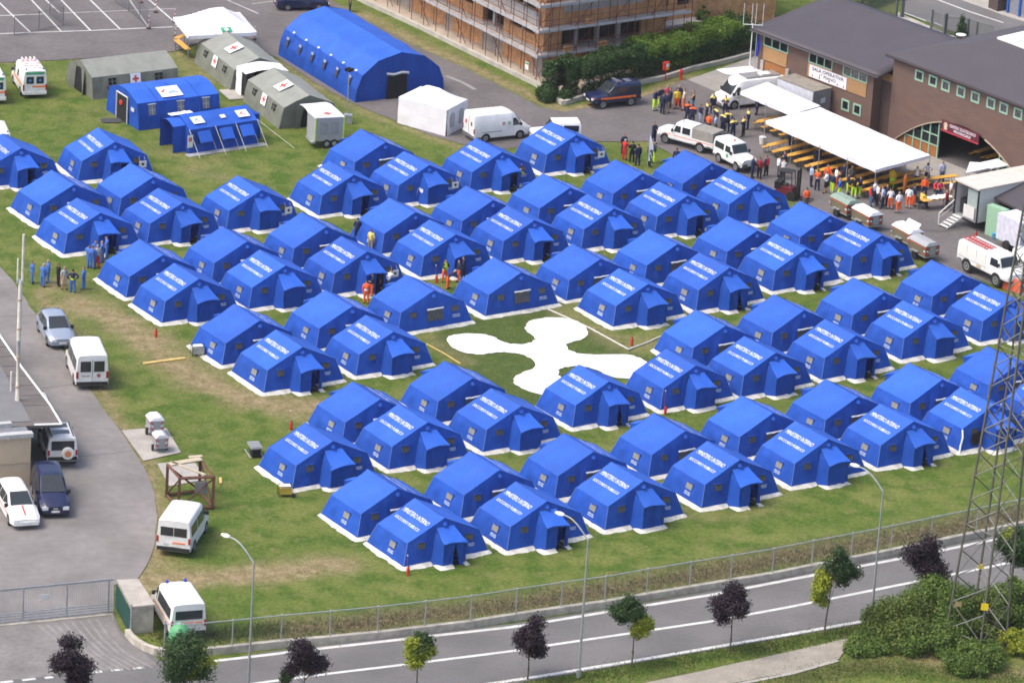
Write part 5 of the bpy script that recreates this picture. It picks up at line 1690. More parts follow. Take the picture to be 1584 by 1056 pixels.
# re-space the posts as they stand in the photograph
mb = MB(); mb.tube([(0, 0, 0), (0, 0, 1.55)], 0.042, 8); mb.lathe([(0.05, 1.55), (0.05, 1.60), (0.01, 1.63)], 8)
POSTM = mb.mesh('post', M_galv, 50)
for i, p in enumerate(posts):
    if i == 1:
        continue
    link('post', POSTM, fence, p - fo)
for a, b in zip(posts[:-1], posts[1:]):
    mb = MB()
    z = Vector((0, 0, 1.55))
    mb.tube([a + z - fo, b + z - fo], 0.028, 6)
    mb.build('top_rail', M_galv, fence)
M_wire = mat('fence_wire', (0.20, 0.22, 0.21), 0.6, metal=0.3)


def wire_panel(a, b, h, step=0.16, r=0.0035, z0=0.05):
    mb = MB()
    L = (b - a).length
    d = (b - a) / L
    n = int((L + h) / step)
    for s in (1, -1):
        for i in range(n + 1):
            x0 = -h + i * step
            p, q = (x0, 0), (x0 + h, h)
            lo, hi = max(0, -p[0]), min(h, L - p[0])
            if hi - lo < 0.05:
                continue
            A = a + d * (p[0] + lo) + Vector((0, 0, z0 + (lo if s > 0 else h - lo)))
            B = a + d * (p[0] + hi) + Vector((0, 0, z0 + (hi if s > 0 else h - hi)))
            mb.tube([A, B], r, 3, caps=False)
    for z in (0.05, h):
        mb.tube([a + Vector((0, 0, z)), b + Vector((0, 0, z))], r * 1.3, 3, caps=False)
    return mb


for a, b in zip(posts[:-1], posts[1:]):
    o = wire_panel(a - fo, b - fo, 1.45).build('wire_mesh', M_wire, fence)
    o['kind'] = 'stuff'


def lamp_post(base, label):
    p = G(*base)
    t = thing('street_lamp', label, 'street lamp', p, 0, 'street lamps along the road')
    mb = MB(); mb.tube([(0, 0, 0), (0, 0, 3), (0, 0, 8.4)], 0.085, 10, 0.05); mb.build('pole', M_galv, t, smooth=40)
    mb = MB(); mb.lathe([(0.13, 0), (0.13, 0.5), (0.09, 0.55)], 10); mb.build('pole_foot', M_galv, t)
    d = (EV * 0.92 - EU * 0.38).normalized()
    pts = [Vector((0, 0, 8.4)) + d * (1.75 * k) + Vector((0, 0, 1.05 * math.sin(PI / 2 * min(1, k * 1.1)))) for k in [i / 8 for i in range(9)]]
    mb = MB(); mb.tube(pts, 0.045, 8, 0.035); mb.build('arm', M_galv, t, smooth=40)
    e = pts[-1]
    mb = MB()
    s = Vector((-d.y, d.x, 0))
    q = [(0, 0.07, 0.05), (0.28, 0.14, 0.08), (0.58, 0.07, 0.04)]
    vs = []
    for x, w, h in q:
        c = e + d * (x - 0.05) + Vector((0, 0, 0.03))
        vs += [c - s * w - Vector((0, 0, h)), c + s * w - Vector((0, 0, h)), c + s * w * 0.7 + Vector((0, 0, h)), c - s * w * 0.7 + Vector((0, 0, h))]
    fs = [(3, 2, 1, 0), (8, 9, 10, 11)]
    for i in (0, 4):
        fs += [(i + k, i + (k + 1) % 4, i + 4 + (k + 1) % 4, i + 4 + k) for k in range(4)]
    mb.add(vs, fs)
    mb.build('lamp_head', mat('lamp_housing', (0.68, 0.67, 0.62), 0.4), t, smooth=30)
    return t


lamp_post((383, 1086), 'tall grey street lamp at the left, in front of the dry track')
lamp_post((895, 1047), 'tall grey street lamp in the middle between purple and yellow-green trees')
lamp_post((1347, 965), 'tall grey street lamp at the right beside the big bush')

# sliding gate and booth
ga, gb = G(-60, 971.5), G(174, 948)
gate = thing('sliding_gate', 'long grey metal sliding gate across the yard entrance', 'gate', gb)
go = gate.location.copy()
gd = (ga - gb).normalized()
gl = (ga - gb).length
for f in (0.03, 0.307, 0.595, 0.985):
    p = gd * gl * f
    mb = MB(); mb.box((p.x, p.y, 1.1), (0.09, 0.09, 2.15), math.atan2(gd.y, gd.x)); mb.build('upright', M_galv, gate)
for z, h in ((2.12, 0.12), (0.62, 0.05), (0.46, 0.05), (0.30, 0.05), (0.12, 0.10)):
    p = gd * gl / 2
    mb = MB(); mb.box((p.x, p.y, z), (gl, 0.06, h), math.atan2(gd.y, gd.x)); mb.build('rail', M_galv, gate)
mb = MB()
for i in range(int(gl / 0.13)):
    p = gd * (0.1 + 0.13 * i)
    mb.tube([(p.x, p.y, 0.62), (p.x, p.y, 2.08)], 0.008, 4, caps=False)
o = mb.build('bar_infill', M_galv, gate); o['kind'] = 'stuff'
p = G(69, 922, 1.35) - go
sg = MB(); sg.box((p.x, p.y - 0.06, 1.35), (0.55, 0.02, 0.30), math.atan2(gd.y, gd.x)); sg.build('notice_plate', M_plate, gate)
wall_run('gate_kerb', [(-60, 971), (60, 959.5), (174, 948)], -0.05, 0.06, 0.35, M_wallc, 'low concrete kerb under the sliding gate', 'kerb')

rc = [G(181, 896, 1.75), G(214, 895, 1.75), G(240, 934.5, 1.75), G(203.5, 938, 1.75)]
bc = sum(rc, Vector()) / 4
booth = thing('utility_booth', 'small concrete utility booth with green mesh side at the gate', 'booth', (bc.x, bc.y, 0))
q = [r - Vector((bc.x, bc.y, 1.75)) for r in rc]
mb = MB(); mb.prism([(v.x * 0.94, v.y * 0.94) for v in (q[3], q[2], q[1], q[0])], 0.0, 1.62); mb.build('wall', M_wallc, booth)
mb = MB(); mb.prism([(v.x, v.y) for v in (q[3], q[2], q[1], q[0])], 1.62, 1.76); mb.build('roof_slab', mat('booth_roof', (0.36, 0.33, 0.29), 0.9, 0.15, 1.5, fine=0.1), booth)
a, b = q[0] * 0.97, q[3] * 0.97
n = Vector((-(b - a).y, (b - a).x, 0)).normalized()
if n.dot(a) < 0:
    n = -n
mb = MB()
for i in range(8):
    s0 = a.lerp(b, i / 8 + 0.01) + n * 0.06
    s1 = a.lerp(b, (i + 1) / 8 - 0.01) + n * 0.06
    mb = MB()
    mb.hexa([s0 + Vector((0, 0, 0.1)), s1 + Vector((0, 0, 0.1)), s1 + n * 0.04 + Vector((0, 0, 0.1)), s0 + n * 0.04 + Vector((0, 0, 0.1)), s0 + Vector((0, 0, 1.55)), s1 + Vector((0, 0, 1.55)), s1 + n * 0.04 + Vector((0, 0, 1.55)), s0 + n * 0.04 + Vector((0, 0, 1.55))])
    mb.build('mesh_panel', mat('green_mesh_cloth', (0.012, 0.065, 0.05), 0.9, 0.15, 6), booth)
mb = MB(); mb.tube([q[3] * 1.02 + Vector((0, 0, 0.1)), q[3] * 1.02 + Vector((0, 0, 1.95))], 0.05, 8); mb.build('gate_post', M_galv, booth)
t = thing('recycling_bell', 'mint green bell-shaped bin behind the fence beside the white van', 'bin', G(277, 1001))
M_mint = mat('mint_plastic', (0.10, 0.36, 0.16), 0.5, 0.08, 3)
mb = MB(); mb.lathe([(0.45, 0.0), (0.62, 0.15), (0.66, 0.7), (0.55, 1.15), (0.32, 1.42), (0.10, 1.52)], 16); mb.build('shell', M_mint, t, smooth=40)
mb = MB(); mb.box((0, -0.55, 1.08), (0.28, 0.2, 0.14)); mb.build('slot', M_dark, t)
mb = MB(); mb.lathe([(0.1, 1.5), (0.05, 1.6)], 8); mb.build('lifting_eye', M_galv, t)

# ------------------------------------------------------------------ leaves
def leaf_cloud(n, sampler, size, up=0.3, seed=0, k=4):
    """n leaves as separate small diamonds; sampler(rng) -> (point, outward normal)"""
    r = np.random.default_rng(seed)
    P, Nn = sampler(n, r)
    n = len(P)
    a = r.normal(size=(n, 3)) * 0.75 + Nn
    a[:, 2] += up
    a /= np.linalg.norm(a, axis=1)[:, None] + 1e-9
    t = np.cross(a, r.normal(size=(n, 3)))
    t /= np.linalg.norm(t, axis=1)[:, None] + 1e-9
    b = np.cross(a, t)
    s = size * r.uniform(0.6, 1.35, size=(n, 1))
    V = np.stack([P - t * s, P - b * s * 0.55 + a * s * 0.15, P + t * s, P + b * s * 0.55 + a * s * 0.15], 1).reshape(-1, 3)
    F = np.arange(n * 4).reshape(n, 4)
    return V, F


def ell_sampler(clumps, shell=0.55):
    """clumps: list of (centre, radii, weight)"""
    C0 = np.array([c[0] for c in clumps], float)
    Rr = np.array([c[1] for c in clumps], float)
    W = np.array([c[2] for c in clumps], float)
    W /= W.sum()

    def f(n, r):
        i = r.choice(len(clumps), n, p=W)
        d = r.normal(size=(n, 3))
        d /= np.linalg.norm(d, axis=1)[:, None]
        rad = shell + (1 - shell) * r.uniform(size=(n, 1)) ** 0.7
        rad *= r.uniform(0.75, 1.28, size=(n, 1))
        return C0[i] + d * Rr[i] * rad, d
    return f


def leaf_obj(name, V, F, m, parent=None, loc=None):
    me = D.meshes.new(name)
    me.from_pydata(V.tolist(), [], F.tolist())
    me.materials.append(m)
    return link(name, me, parent, loc)


M_purple = leaf_mat('purple_leaf', [(0.010, 0.006, 0.011), (0.024, 0.012, 0.022), (0.045, 0.018, 0.034)], 0.5)
M_gdark = leaf_mat('dark_green_leaf', [(0.014, 0.038, 0.010), (0.030, 0.070, 0.017), (0.062, 0.118, 0.030)])
M_gyel = leaf_mat('yellow_green_leaf', [(0.14, 0.18, 0.014), (0.27, 0.32, 0.022), (0.40, 0.42, 0.035)])
M_gmid = leaf_mat('mid_green_leaf', [(0.038, 0.080, 0.012), (0.090, 0.155, 0.022), (0.175, 0.245, 0.040)])
M_gol = leaf_mat('olive_leaf', [(0.044, 0.080, 0.014), (0.100, 0.150, 0.025), (0.19, 0.235, 0.045)])
M_gbright = leaf_mat('bright_leaf', [(0.070, 0.130, 0.014), (0.130, 0.225, 0.026), (0.20, 0.30, 0.042)])
M_bark = mat('bark', (0.11, 0.09, 0.07), 0.9, 0.2, 8, bump=0.4)


def street_tree(base, hgt, cw, ch, label, sets, seed, lean=0.0):
    """sets: list of (part name, material, clump filter offset (x, z), share of the crown)"""
    r = np.random.default_rng(seed)
    p = G(*base)
    t = thing('street_tree', label, 'tree', p, 0, 'young trees along the road verge')
    z0 = hgt - ch
    top = Vector((lean, 0, hgt - ch * 0.25))
    mb = MB()
    mb.tube([(0, 0, -0.05), (0.02, 0.01, z0 * 0.5), (lean * 0.3, 0, z0), (lean * 0.7, 0, z0 + ch * 0.4), tuple(top)], 0.065, 8, 0.018)
    mb.build('trunk', M_bark, t, smooth=40)
    for i in range(7):
        a = r.uniform(0, 2 * PI)
        zz = z0 + ch * r.uniform(0.0, 0.5)
        L = cw * r.uniform(0.25, 0.42)
        mb = MB()
        mb.tube([(lean * 0.5, 0, zz), (lean * 0.5 + cos(a) * L * 0.5, sin(a) * L * 0.5, zz + L * 0.45), (lean * 0.5 + cos(a) * L, sin(a) * L, zz + L * 1.1)], 0.022, 5, 0.008)
        mb.build('limb', M_bark, t)
    for nm, m, (ox, oz), (rx, rz), n in sets:
        rx, rz, ox, oz = rx * 1.2, rz * 1.36, ox * 1.15, oz * 1.25
        cl = []
        for i in range(20):
            d = r.normal(size=3)
            d /= np.linalg.norm(d)
            k = r.uniform(0.05, 0.72)
            c = np.array([ox + lean * 0.6, 0, z0 + ch * 0.5 + oz]) + d * np.array([rx, rx, rz]) * k
            s = r.uniform(0.30, 0.56) * rx
            cl.append((c, (s, s, s * 0.85), s ** 2))
        V, F = leaf_cloud(int(n * 4.2), ell_sampler(cl, 0.1), 0.070, 0.2, seed + 5)
        leaf_obj(nm, V, F, m, t)
    return t


PU = lambda n=3400, rx=0.95, rz=1.15, o=(0, 0): ('purple_crown', M_purple, o, (rx, rz), n)
street_tree((112, 1096), 4.4, 2.4, 3.2, 'dark purple tree at the bottom left edge of the picture', [PU(3600, 1.15, 1.4)], 1)
street_tree((287, 1096), 4.9, 3.0, 3.8, 'big dark green tree with yellow flecks in front of the white van', [('green_crown', M_gdark, (0, 0), (1.75, 1.75), 5200), ('yellow_leaves', M_gyel, (0.4, -0.1), (1.0, 1.0), 900)], 2)
street_tree((469, 1092), 4.5, 2.5, 3.3, 'dark purple tree with a small green shoot at its left foot', [PU(3600, 1.15, 1.4), ('green_shoot', M_gdark, (-0.9, -1.0), (0.42, 0.75), 900)], 3)
street_tree((643, 1082), 4.35, 2.1, 2.7, 'yellow-green tree left of the middle of the road verge', [('green_crown', M_gyel, (0, 0), (0.95, 1.15), 2400), ('dark_leaves', M_gdark, (0.15, 0.25), (0.7, 0.7), 900)], 4)
street_tree((816, 1050), 4.25, 2.2, 3.1, 'dark purple tree just left of the middle street lamp', [PU(3300, 1.05, 1.35)], 5)
street_tree((977, 1030), 4.4, 2.2, 2.8, 'two-toned tree, dark green above and yellow below, right of middle lamp', [('green_crown', M_gdark, (-0.38, 0.42), (0.85, 0.8), 2200), ('yellow_crown', M_gyel, (0.30, -0.45), (0.75, 0.85), 1700)], 6)
street_tree((1129, 1006), 4.6, 2.5, 3.2, 'dark purple tree standing alone above the footpath bend', [PU(3600, 1.12, 1.35)], 7)
street_tree((1275, 980), 5.7, 2.8, 4.1, 'two-toned tree, yellow left and tall dark green right, before right lamp', [('green_crown', M_gdark, (0.50, 0.55), (0.95, 1.45), 3000), ('yellow_crown', M_gyel, (-0.45, -0.65), (0.80, 1.15), 1800)], 8, 0.25)
street_tree((1424, 948), 5.4, 2.9, 4.2, 'dark purple tree rising out of the big bush near the pylon', [PU(4400, 1.30, 1.75)], 9)
street_tree((1558, 928), 4.9, 2.8, 3.2, 'dark green tree with a few yellow leaves behind the pylon', [('green_crown', M_gdark, (0.15, 0), (1.25, 1.35), 3600), ('yellow_leaves', M_gyel, (-0.2, 0.7), (0.6, 0.5), 260)], 10)


def bush(base, rx, ry, h, label, m, n, seed, leaf=0.10, name='bush', core=True, group=None):
    r = np.random.default_rng(seed)
    p = G(*base)
    t = thing(name, label, 'bush', p, 0.6, group)
    cl = []
    for i in range(26):
        a = r.uniform(0, 2 * PI)
        k = math.sqrt(r.uniform(0, 1)) * 0.95
        s = r.uniform(0.20, 0.46) * min(rx, ry)
        zz = h * (1 - 0.55 * k * k) - s
        zz *= r.uniform(0.45, 1.0)
        cl.append(((cos(a) * rx * k, sin(a) * ry * k, max(s * 0.5, zz)), (s, s, s * 0.9), s ** 2))
    V, F = leaf_cloud(int(n * 1.8), ell_sampler(cl, 0.3), leaf * 0.78, 0.4, seed + 3)
    V[:, 2] = np.maximum(V[:, 2], -0.05)
    leaf_obj('foliage', V, F, m, t)
    for i in range(5):
        a = r.uniform(0, 2 * PI)
        mb = MB(); mb.tube([(0.1 * cos(a), 0.1 * sin(a), -0.05), (cos(a) * rx * 0.3, sin(a) * ry * 0.3, h * 0.4), (cos(a) * rx * 0.5, sin(a) * ry * 0.5, h * 0.75)], 0.04, 5, 0.012)
        mb.build('stem', M_bark, t)
    return t


bush((1400, 985), 2.4, 2.2, 3.1, 'large round green bush left of the pylon foot', M_gol, 19000, 21)
bush((1455, 968), 2.1, 2.3, 3.7, 'tall bright green bush beside the purple tree left of the pylon', M_gmid, 15000, 22)
bush((1440, 1000), 1.9, 1.7, 2.3, 'rounded mid green bush between the large bush and the pylon', M_gmid, 10000, 28)
bush((1500, 1027), 2.2, 1.6, 1.9, 'low leafy bush at the pylon front foot', M_gmid, 10000, 23)
bush((1570, 962), 2.1, 2.1, 3.2, 'green bush right of the pylon at the picture edge', M_gmid, 12000, 24)
bush((1520, 975), 2.0, 1.8, 2.9, 'green bush inside the pylon legs', M_gol, 12000, 25)
bush((1345, 1004), 1.5, 1.3, 0.8, 'low ground-hugging bush at the end of the footpath', M_gmid, 5000, 26)
bush((1574, 1006), 1.0, 1.3, 1.7, 'yellow-green weed clump right of the pylon foot', M_gyel, 3000, 27)


# grass tufts: bank behind the fence, verge, field edge
def tufts(name, px, width, n, hgt, m, seed):
    r = np.random.default_rng(seed)
    pts = np.array([list(G(*p))[:2] for p in px])
    segs = np.diff(pts, axis=0)
    L = np.linalg.norm(segs, axis=1)
    i = r.choice(len(L), n, p=L / L.sum())
    t = r.uniform(size=(n, 1))
    P = pts[i] + segs[i] * t
    nrm = np.stack([-segs[i][:, 1], segs[i][:, 0]], 1) / L[i][:, None]
    P += nrm * (np.clip(r.normal(size=(n, 1)), -2.2, 2.2) * width * 0.55) + r.normal(size=(n, 2)) * 0.5
    ang = r.uniform(0, 2 * PI, n)
    w = 0.035 * r.uniform(0.6, 1.4, n)
    h = hgt * r.uniform(0.4, 1.2, n)
    dx, dy = np.cos(ang) * w, np.sin(ang) * w
    lx, ly = r.normal(size=n) * h * 0.35, r.normal(size=n) * h * 0.35
    z = np.full(n, -0.05)
    V = np.stack([np.stack([P[:, 0] - dx, P[:, 1] - dy, z], 1), np.stack([P[:, 0] + dx, P[:, 1] + dy, z], 1), np.stack([P[:, 0] + lx, P[:, 1] + ly, z + h], 1)], 1).reshape(-1, 3)
    F = np.arange(n * 3).reshape(n, 3)
    o = leaf_obj(name, V, F, m)
    o['kind'] = 'stuff'
    return o


M_dryl = leaf_mat('dry_grass_blade', [(0.055, 0.055, 0.020), (0.12, 0.10, 0.045), (0.20, 0.155, 0.085), (0.075, 0.095, 0.025)], 0.9)
M_grl = leaf_mat('grass_blade', [(0.045, 0.085, 0.016), (0.085, 0.125, 0.024), (0.135, 0.155, 0.04)], 0.8)
tufts('dry_grass', [(420, 978), (511, 970), (660, 953), (820, 933), (1003, 903), (1134, 881), (1260, 857), (1381, 835), (1650, 782)], 1.0, 11000, 0.18, M_dryl, 31)
tufts('verge_grass', [(700, 1078), (820, 1061), (1005, 1030), (1220, 994), (1340, 971)], 0.55, 10000, 0.16, M_grl, 32)
tufts('verge_grass', [(1130, 1075), (1220, 1053), (1330, 1030), (1440, 1040), (1584, 1050)], 1.2, 9000, 0.13, M_grl, 33)
tufts('verge_grass', [(250, 985), (320, 985), (430, 972)], 0.5, 5000, 0.2, M_grl, 34)

# ------------------------------------------------------------------ lattice pylon
pb = G(1508, 997)
py = thing('lattice_pylon', 'tall grey steel lattice pylon at the right edge above the bushes', 'pylon', pb, 0)
M_lat = mat('pylon_steel', (0.12, 0.115, 0.095), 0.6, 0.15, 2, metal=0.3)


def leg_at(k, h):
    a = [PI, -PI / 2, 0, PI / 2][k] + 0.06
    r = 1.80 * (1 - h / 42)
    return Vector((r * cos(a), r * sin(a), h))


def angle_bar(a, b, w):
    mb = MB()
    mb.tube([a, b], w, 4)
    return mb


H = 34
for k in range(4):
    angle_bar(leg_at(k, 0), leg_at(k, H), 0.070).build('leg', M_lat, py)
hs = [0.9]
while hs[-1] < H - 1.2:
    hs.append(hs[-1] + 1.75 * (1 - hs[-1] / 60))
for i, (h0, h1) in enumerate(zip(hs[:-1], hs[1:])):
    for k in range(4):
        k2 = (k + 1) % 4
        angle_bar(leg_at(k, h0), leg_at(k2, h1), 0.034).build('brace', M_lat if k % 2 else mat('pylon_bright', (0.25, 0.255, 0.24), 0.5, 0.1, 2, metal=0.4), py)
        if i % 2 == 0:
            angle_bar(leg_at(k2, h0), leg_at(k, h1), 0.030).build('brace', M_lat, py)
        if i % 4 == 0:
            angle_bar(leg_at(k, h0), leg_at(k2, h0), 0.032).build('brace', M_lat, py)
py.rotation_euler = (0, 0.034, 0)
d = leg_at(1, 3.2)
mb = MB(); mb.box((d.x - 0.05, d.y - 0.12, 3.2), (0.42, 0.03, 0.42)); mb.build('warning_plate', mat('sign_yellow', (0.75, 0.55, 0.02), 0.5), py)
d = leg_at(3, 4.3)
mb = MB(); mb.box((d.x, d.y - 0.1, 4.3), (0.38, 0.03, 0.3)); mb.build('warning_plate', MATS['sign_yellow'], py)
d = leg_at(0, 3.4)
mb = MB(); mb.box((d.x + 0.35, d.y - 0.2, 2.6), (0.4, 0.03, 0.3)); mb.build('warning_plate', mat('sign_tan', (0.35, 0.27, 0.12), 0.6), py)
# ------------------------------------------------------------------ the larger tents and camp equipment at the back
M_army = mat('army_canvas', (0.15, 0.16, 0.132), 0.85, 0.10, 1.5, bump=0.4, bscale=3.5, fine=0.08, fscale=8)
M_army_lit = mat('army_canvas_lit', (0.215, 0.225, 0.20), 0.8, 0.08, 1.2, bump=0.3, bscale=3, fine=0.06, fscale=8)  # lighter copy of the army canvas, roof light painted into the colour
M_cross = mat('red_cross_print', (0.50, 0.07, 0.05), 0.6)


def cross_badge(t, org, xd, yd, s, white=True, lift=0.03):
    """a white panel with a red cross"""
    mb = MB()
    if white:
        mb.cur = 0
        mb.box((0, 0, 0), (s * 1.15, s * 1.15, 0.01))
    mb.cur = 1
    mb.box((0, 0, 0.008), (s * 0.70, s * 0.22, 0.012))
    mb.box((0, 0, 0.009), (s * 0.22, s * 0.70, 0.012))
    me = mb.mesh('cross_badge', [M_white, M_cross])
    plane_obj('cross_badge', me, t, org, xd, yd, lift)


def long_tent(name, label, cat, A, B, zr, prof, m_roof, m_wall, split, wrinkle=0.06, group=None):
    """long tent whose ridge runs from pixel A to pixel B at height zr; prof = half profile [(y, z)...] from the ground to the ridge;
    pieces of the profile from index split on are roof"""
    a, b = G(*A, zr), G(*B, zr)
    d = b - a
    L = d.length
    c = (a + b) / 2
    rz = math.atan2(d.y, d.x)
    t = thing(name, label, cat, (c.x, c.y, -0.02), rz, group)

    def surf(s, x, k):
        i = min(int(k), len(prof) - 2)
        f = k - i
        y = prof[i][0] + (prof[i + 1][0] - prof[i][0]) * f
        z = prof[i][1] + (prof[i + 1][1] - prof[i][1]) * f
        w = wob(x, y * s, z, 0.8, wrinkle) + wob(x * 3, y * s, z, 0.9, wrinkle * 0.6)
        w += wob(x * 1.3 + z * 0.7, y * s * 0.5, z * 0.4, 2.3, wrinkle * 0.55)
        k2 = min(1, z * 2) * (1 if z < zr - 0.05 else 0.3)
        return Vector((x, s * (y + w * k2 * 0.8), z + w * 0.3 * k2 - 0.03 * k2))
    n = len(prof) - 1
    for s in (-1, 1):
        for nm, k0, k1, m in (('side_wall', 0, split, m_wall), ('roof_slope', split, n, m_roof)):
            mb = MB()
            mb.grid(lambda u, v: surf(s, -L / 2 + L * u, k0 + (k1 - k0) * v), int(L * 6), 7 * (k1 - k0))
            mb.build(nm, m, t, smooth=50)
    for e in (-1, 1):
        mb = MB()
        pts = [surf(-1, e * L / 2, k) for k in range(n + 1)] + [surf(1, e * L / 2, k) for k in range(n - 1, -1, -1)]
        # grid fan with a slight belly
        ctr = Vector((e * L / 2, 0, 0.0))

        def f(u, v):
            q = u * (len(pts) - 1)
            i = min(int(q), len(pts) - 2)
            p = pts[i].lerp(pts[i + 1], q - i)
            r = Vector((p.x, p.y, p.z * v))
            r.x += wob(p.y * 1.0, p.z * v, e, 1.0, wrinkle) * min(1, 4 * v * (1 - v))
            return r
        mb.grid(f, 4 * (len(pts) - 1), 5)
        mb.build('end_wall', m_wall, t, smooth=50)
    return t, L, surf


def net_window(t, p, xd, yd, w, h, m=M_net, flap=M_army, lift=0.05):
    mb = MB()
    mb.cur = 0
    mb.box((0, 0, 0), (w, h, 0.015))
    mb.cur = 1
    mb.tube([(-w * 0.6, h * 0.58, 0.02), (w * 0.6, h * 0.58, 0.02)], 0.04, 6)
    mb.box((0, 0, 0.012), (0.05, h, 0.012))
    mb.box((0, 0, 0.013), (w, 0.04, 0.012))
    plane_obj('window', mb.mesh('window', [m, flap]), t, p, xd, yd, lift)


PR = [(2.4, 0.0), (2.2, 0.9), (2.0, 1.65), (1.0, 2.10), (0.0, 2.45)]


def army(A, B, label, doorside, badge=True, zr=2.45, top=True):
    t, L, S = long_tent('army_tent', label, 'tent', A, B, zr, PR, M_army_lit, M_army, 2, 0.07, 'grey-green army tents with red crosses')
    up = Vector((0, 0.14, 1))
    s = -1
    y = -2.13
    for x in (-L * 0.27, L * 0.27):
        net_window(t, (x, y, 1.2), (1, 0, 0), (0, 0.25, 1), 0.62, 0.5, M_dark)
    if badge:
        cross_badge(t, (0.0, -2.13, 1.2), (1, 0, 0), (0, 0.24, 1), 0.75, True, 0.06)
        if top:
            cross_badge(t, (0.3, -0.75, 2.20), (1, 0, 0), (0, 1.0, 0.38), 1.05, True, 0.08)
    e = doorside
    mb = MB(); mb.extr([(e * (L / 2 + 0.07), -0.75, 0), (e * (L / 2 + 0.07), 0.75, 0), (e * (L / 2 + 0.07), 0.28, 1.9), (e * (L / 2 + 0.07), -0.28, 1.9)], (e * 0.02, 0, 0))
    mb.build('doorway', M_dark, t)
    for sy in (-1, 1):
        mb = MB()
        mb.grid(lambda u, v: Vector((e * (L / 2 + 0.10 + 0.25 * (1 - v) * u), sy * (0.45 + 0.55 * u + 0.25 * (1 - v)), 1.9 * v)), 5, 5)
        mb.build('door_flap', M_army, t, smooth=60)
    return t, L


t, L = army((124, 92), (257, 77), 'long grey-green army tent with its dark door facing left beside the ambulance', -1, top=False)
t2, L2 = army((347, 46), (402, 89), 'grey-green army tent with a red cross under the big white pavilion', 1)
t3, L3 = army((423, 104), (479, 147), 'grey-green army tent with a red cross joined to the grey trailer', 1)
# white link between the two army tents
p = G(399, 137)
t = thing('link_tunnel', 'white tarpaulin passage between the two grey-green army tents', 'passage', G(404, 145), R(-66))
mb = MB()
mb.grid(lambda u, v: Vector((-0.9 + 2.0 * u, -1.75 + 3.5 * v, 2.0 + 0.25 * math.sin(PI * v) + wob(u, v, 0, 3, 0.04))), 4, 8); mb.build('roof_sheet', M_pvcw, t, smooth=50)
mb = MB(); mb.grid(lambda u, v: Vector((-0.9 + 1.25 * u, -1.75 + wob(u, v, 0, 3, 0.05), 0.02 + 1.98 * v)), 4, 6); mb.build('side_sheet', M_pvcw, t, smooth=50)
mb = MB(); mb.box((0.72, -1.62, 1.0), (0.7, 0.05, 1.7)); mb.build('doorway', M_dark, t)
mb = MB(); mb.box((-0.2, -2.1, 0.03), (2.4, 1.6, 0.06)); mb.build('floor_board', M_conc, t)
t = thing('equipment_bag', 'tall black equipment bag standing at the white passage', 'bag', G(366, 136), 0.5)
mb = MB(); mb.box((0, 0, 0.75), (0.55, 0.5, 1.5), 0, (0.85, 0.85)); mb.build('sack', M_black, t); mb = MB(); mb.tube([(-0.12, 0, 1.5), (0, 0, 1.62), (0.12, 0, 1.5)], 0.03, 6); mb.build('strap', M_black, t)

# blue pneumatic tents
PN = [(2.65, 0.0), (2.5, 1.1), (2.25, 2.0), (0.75, 2.5), (0.0, 2.55)]
t, L, S = long_tent('inflatable_tent', 'blue inflatable medical tent with an open framed doorway on its left end', 'tent', (191, 135), (317, 119.5), 2.55, PN, M_blue_lit, M_blue, 2, 0.05)
for x in (-L * 0.33, 0.02 * L, L * 0.33):
    net_window(t, (x, -2.42, 1.4), (1, 0, 0), (0, 0.2, 1), 0.55, 0.75, MATS['window_net_pale'], mat('pale_flap', (0.40, 0.42, 0.46), 0.6))
mb = MB()
mb.box((0, 0, 0), (1.75, 1.25, 0.012))
plane_obj('logo_panel', mb.mesh('logo_panel', M_white), t, (-0.35, -1.45, 2.26), (1, 0, 0), (0, 1, 0.34), 0.10)
mb = MB(); mb.box((-0.45, 0.15, 0), (0.45, 0.12, 0.012), 0.6); mb.box((-0.55, 0.05, 0), (0.25, 0.25, 0.011), 0.2)
plane_obj('logo_mark', mb.mesh('logo_mark', mat('logo_red', (0.55, 0.12, 0.10), 0.6)), t, (-0.35, -1.45, 2.26), (1, 0, 0), (0, 1, 0.34), 0.118)
mb = MB(); mb.box((0.25, -0.18, 0), (0.85, 0.10, 0.012)); mb.box((0.2, -0.02, 0), (0.5, 0.08, 0.012))
plane_obj('logo_line', mb.mesh('logo_line', mat('logo_blue', (0.15, 0.30, 0.55), 0.6)), t, (-0.35, -1.45, 2.26), (1, 0, 0), (0, 1, 0.34), 0.118)
x = -L / 2 - 0.06
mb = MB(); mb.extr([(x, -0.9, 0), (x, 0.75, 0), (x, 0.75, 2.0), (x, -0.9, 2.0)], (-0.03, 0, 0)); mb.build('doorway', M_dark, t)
for a, b in (((x - 0.06, -0.95, 0), (x - 0.06, -0.95, 2.05)), ((x - 0.06, 0.8, 0), (x - 0.06, 0.8, 2.05)), ((x - 0.06, -0.95, 2.05), (x - 0.06, 0.8, 2.05))):
    mb = MB(); mb.tube([a, b], 0.06, 6); mb.build('door_frame', mat('pale_frame', (0.5, 0.5, 0.52), 0.5), t)
mb = MB(); mb.box((x - 0.02, -1.7, 1.35), (0.02, 0.5, 0.3)); mb.build('end_label', MATS['pale_panel'], t)
mb = MB(); mb.sphere((x - 0.07, 0.1, 1.35), 0.22, 8, 5, (0.3, 1.2, 1)); mb.build('red_bag', M_red, t)
for k in range(3):
    xx = -L / 2 + L * (k + 1) / 4
    mb = MB(); mb.tube([S(-1, xx, q * 0.25) + Vector((0, -0.02, 0.02)) for q in range(17)], 0.035, 6); mb.build('rib_seam', M_blue, t)
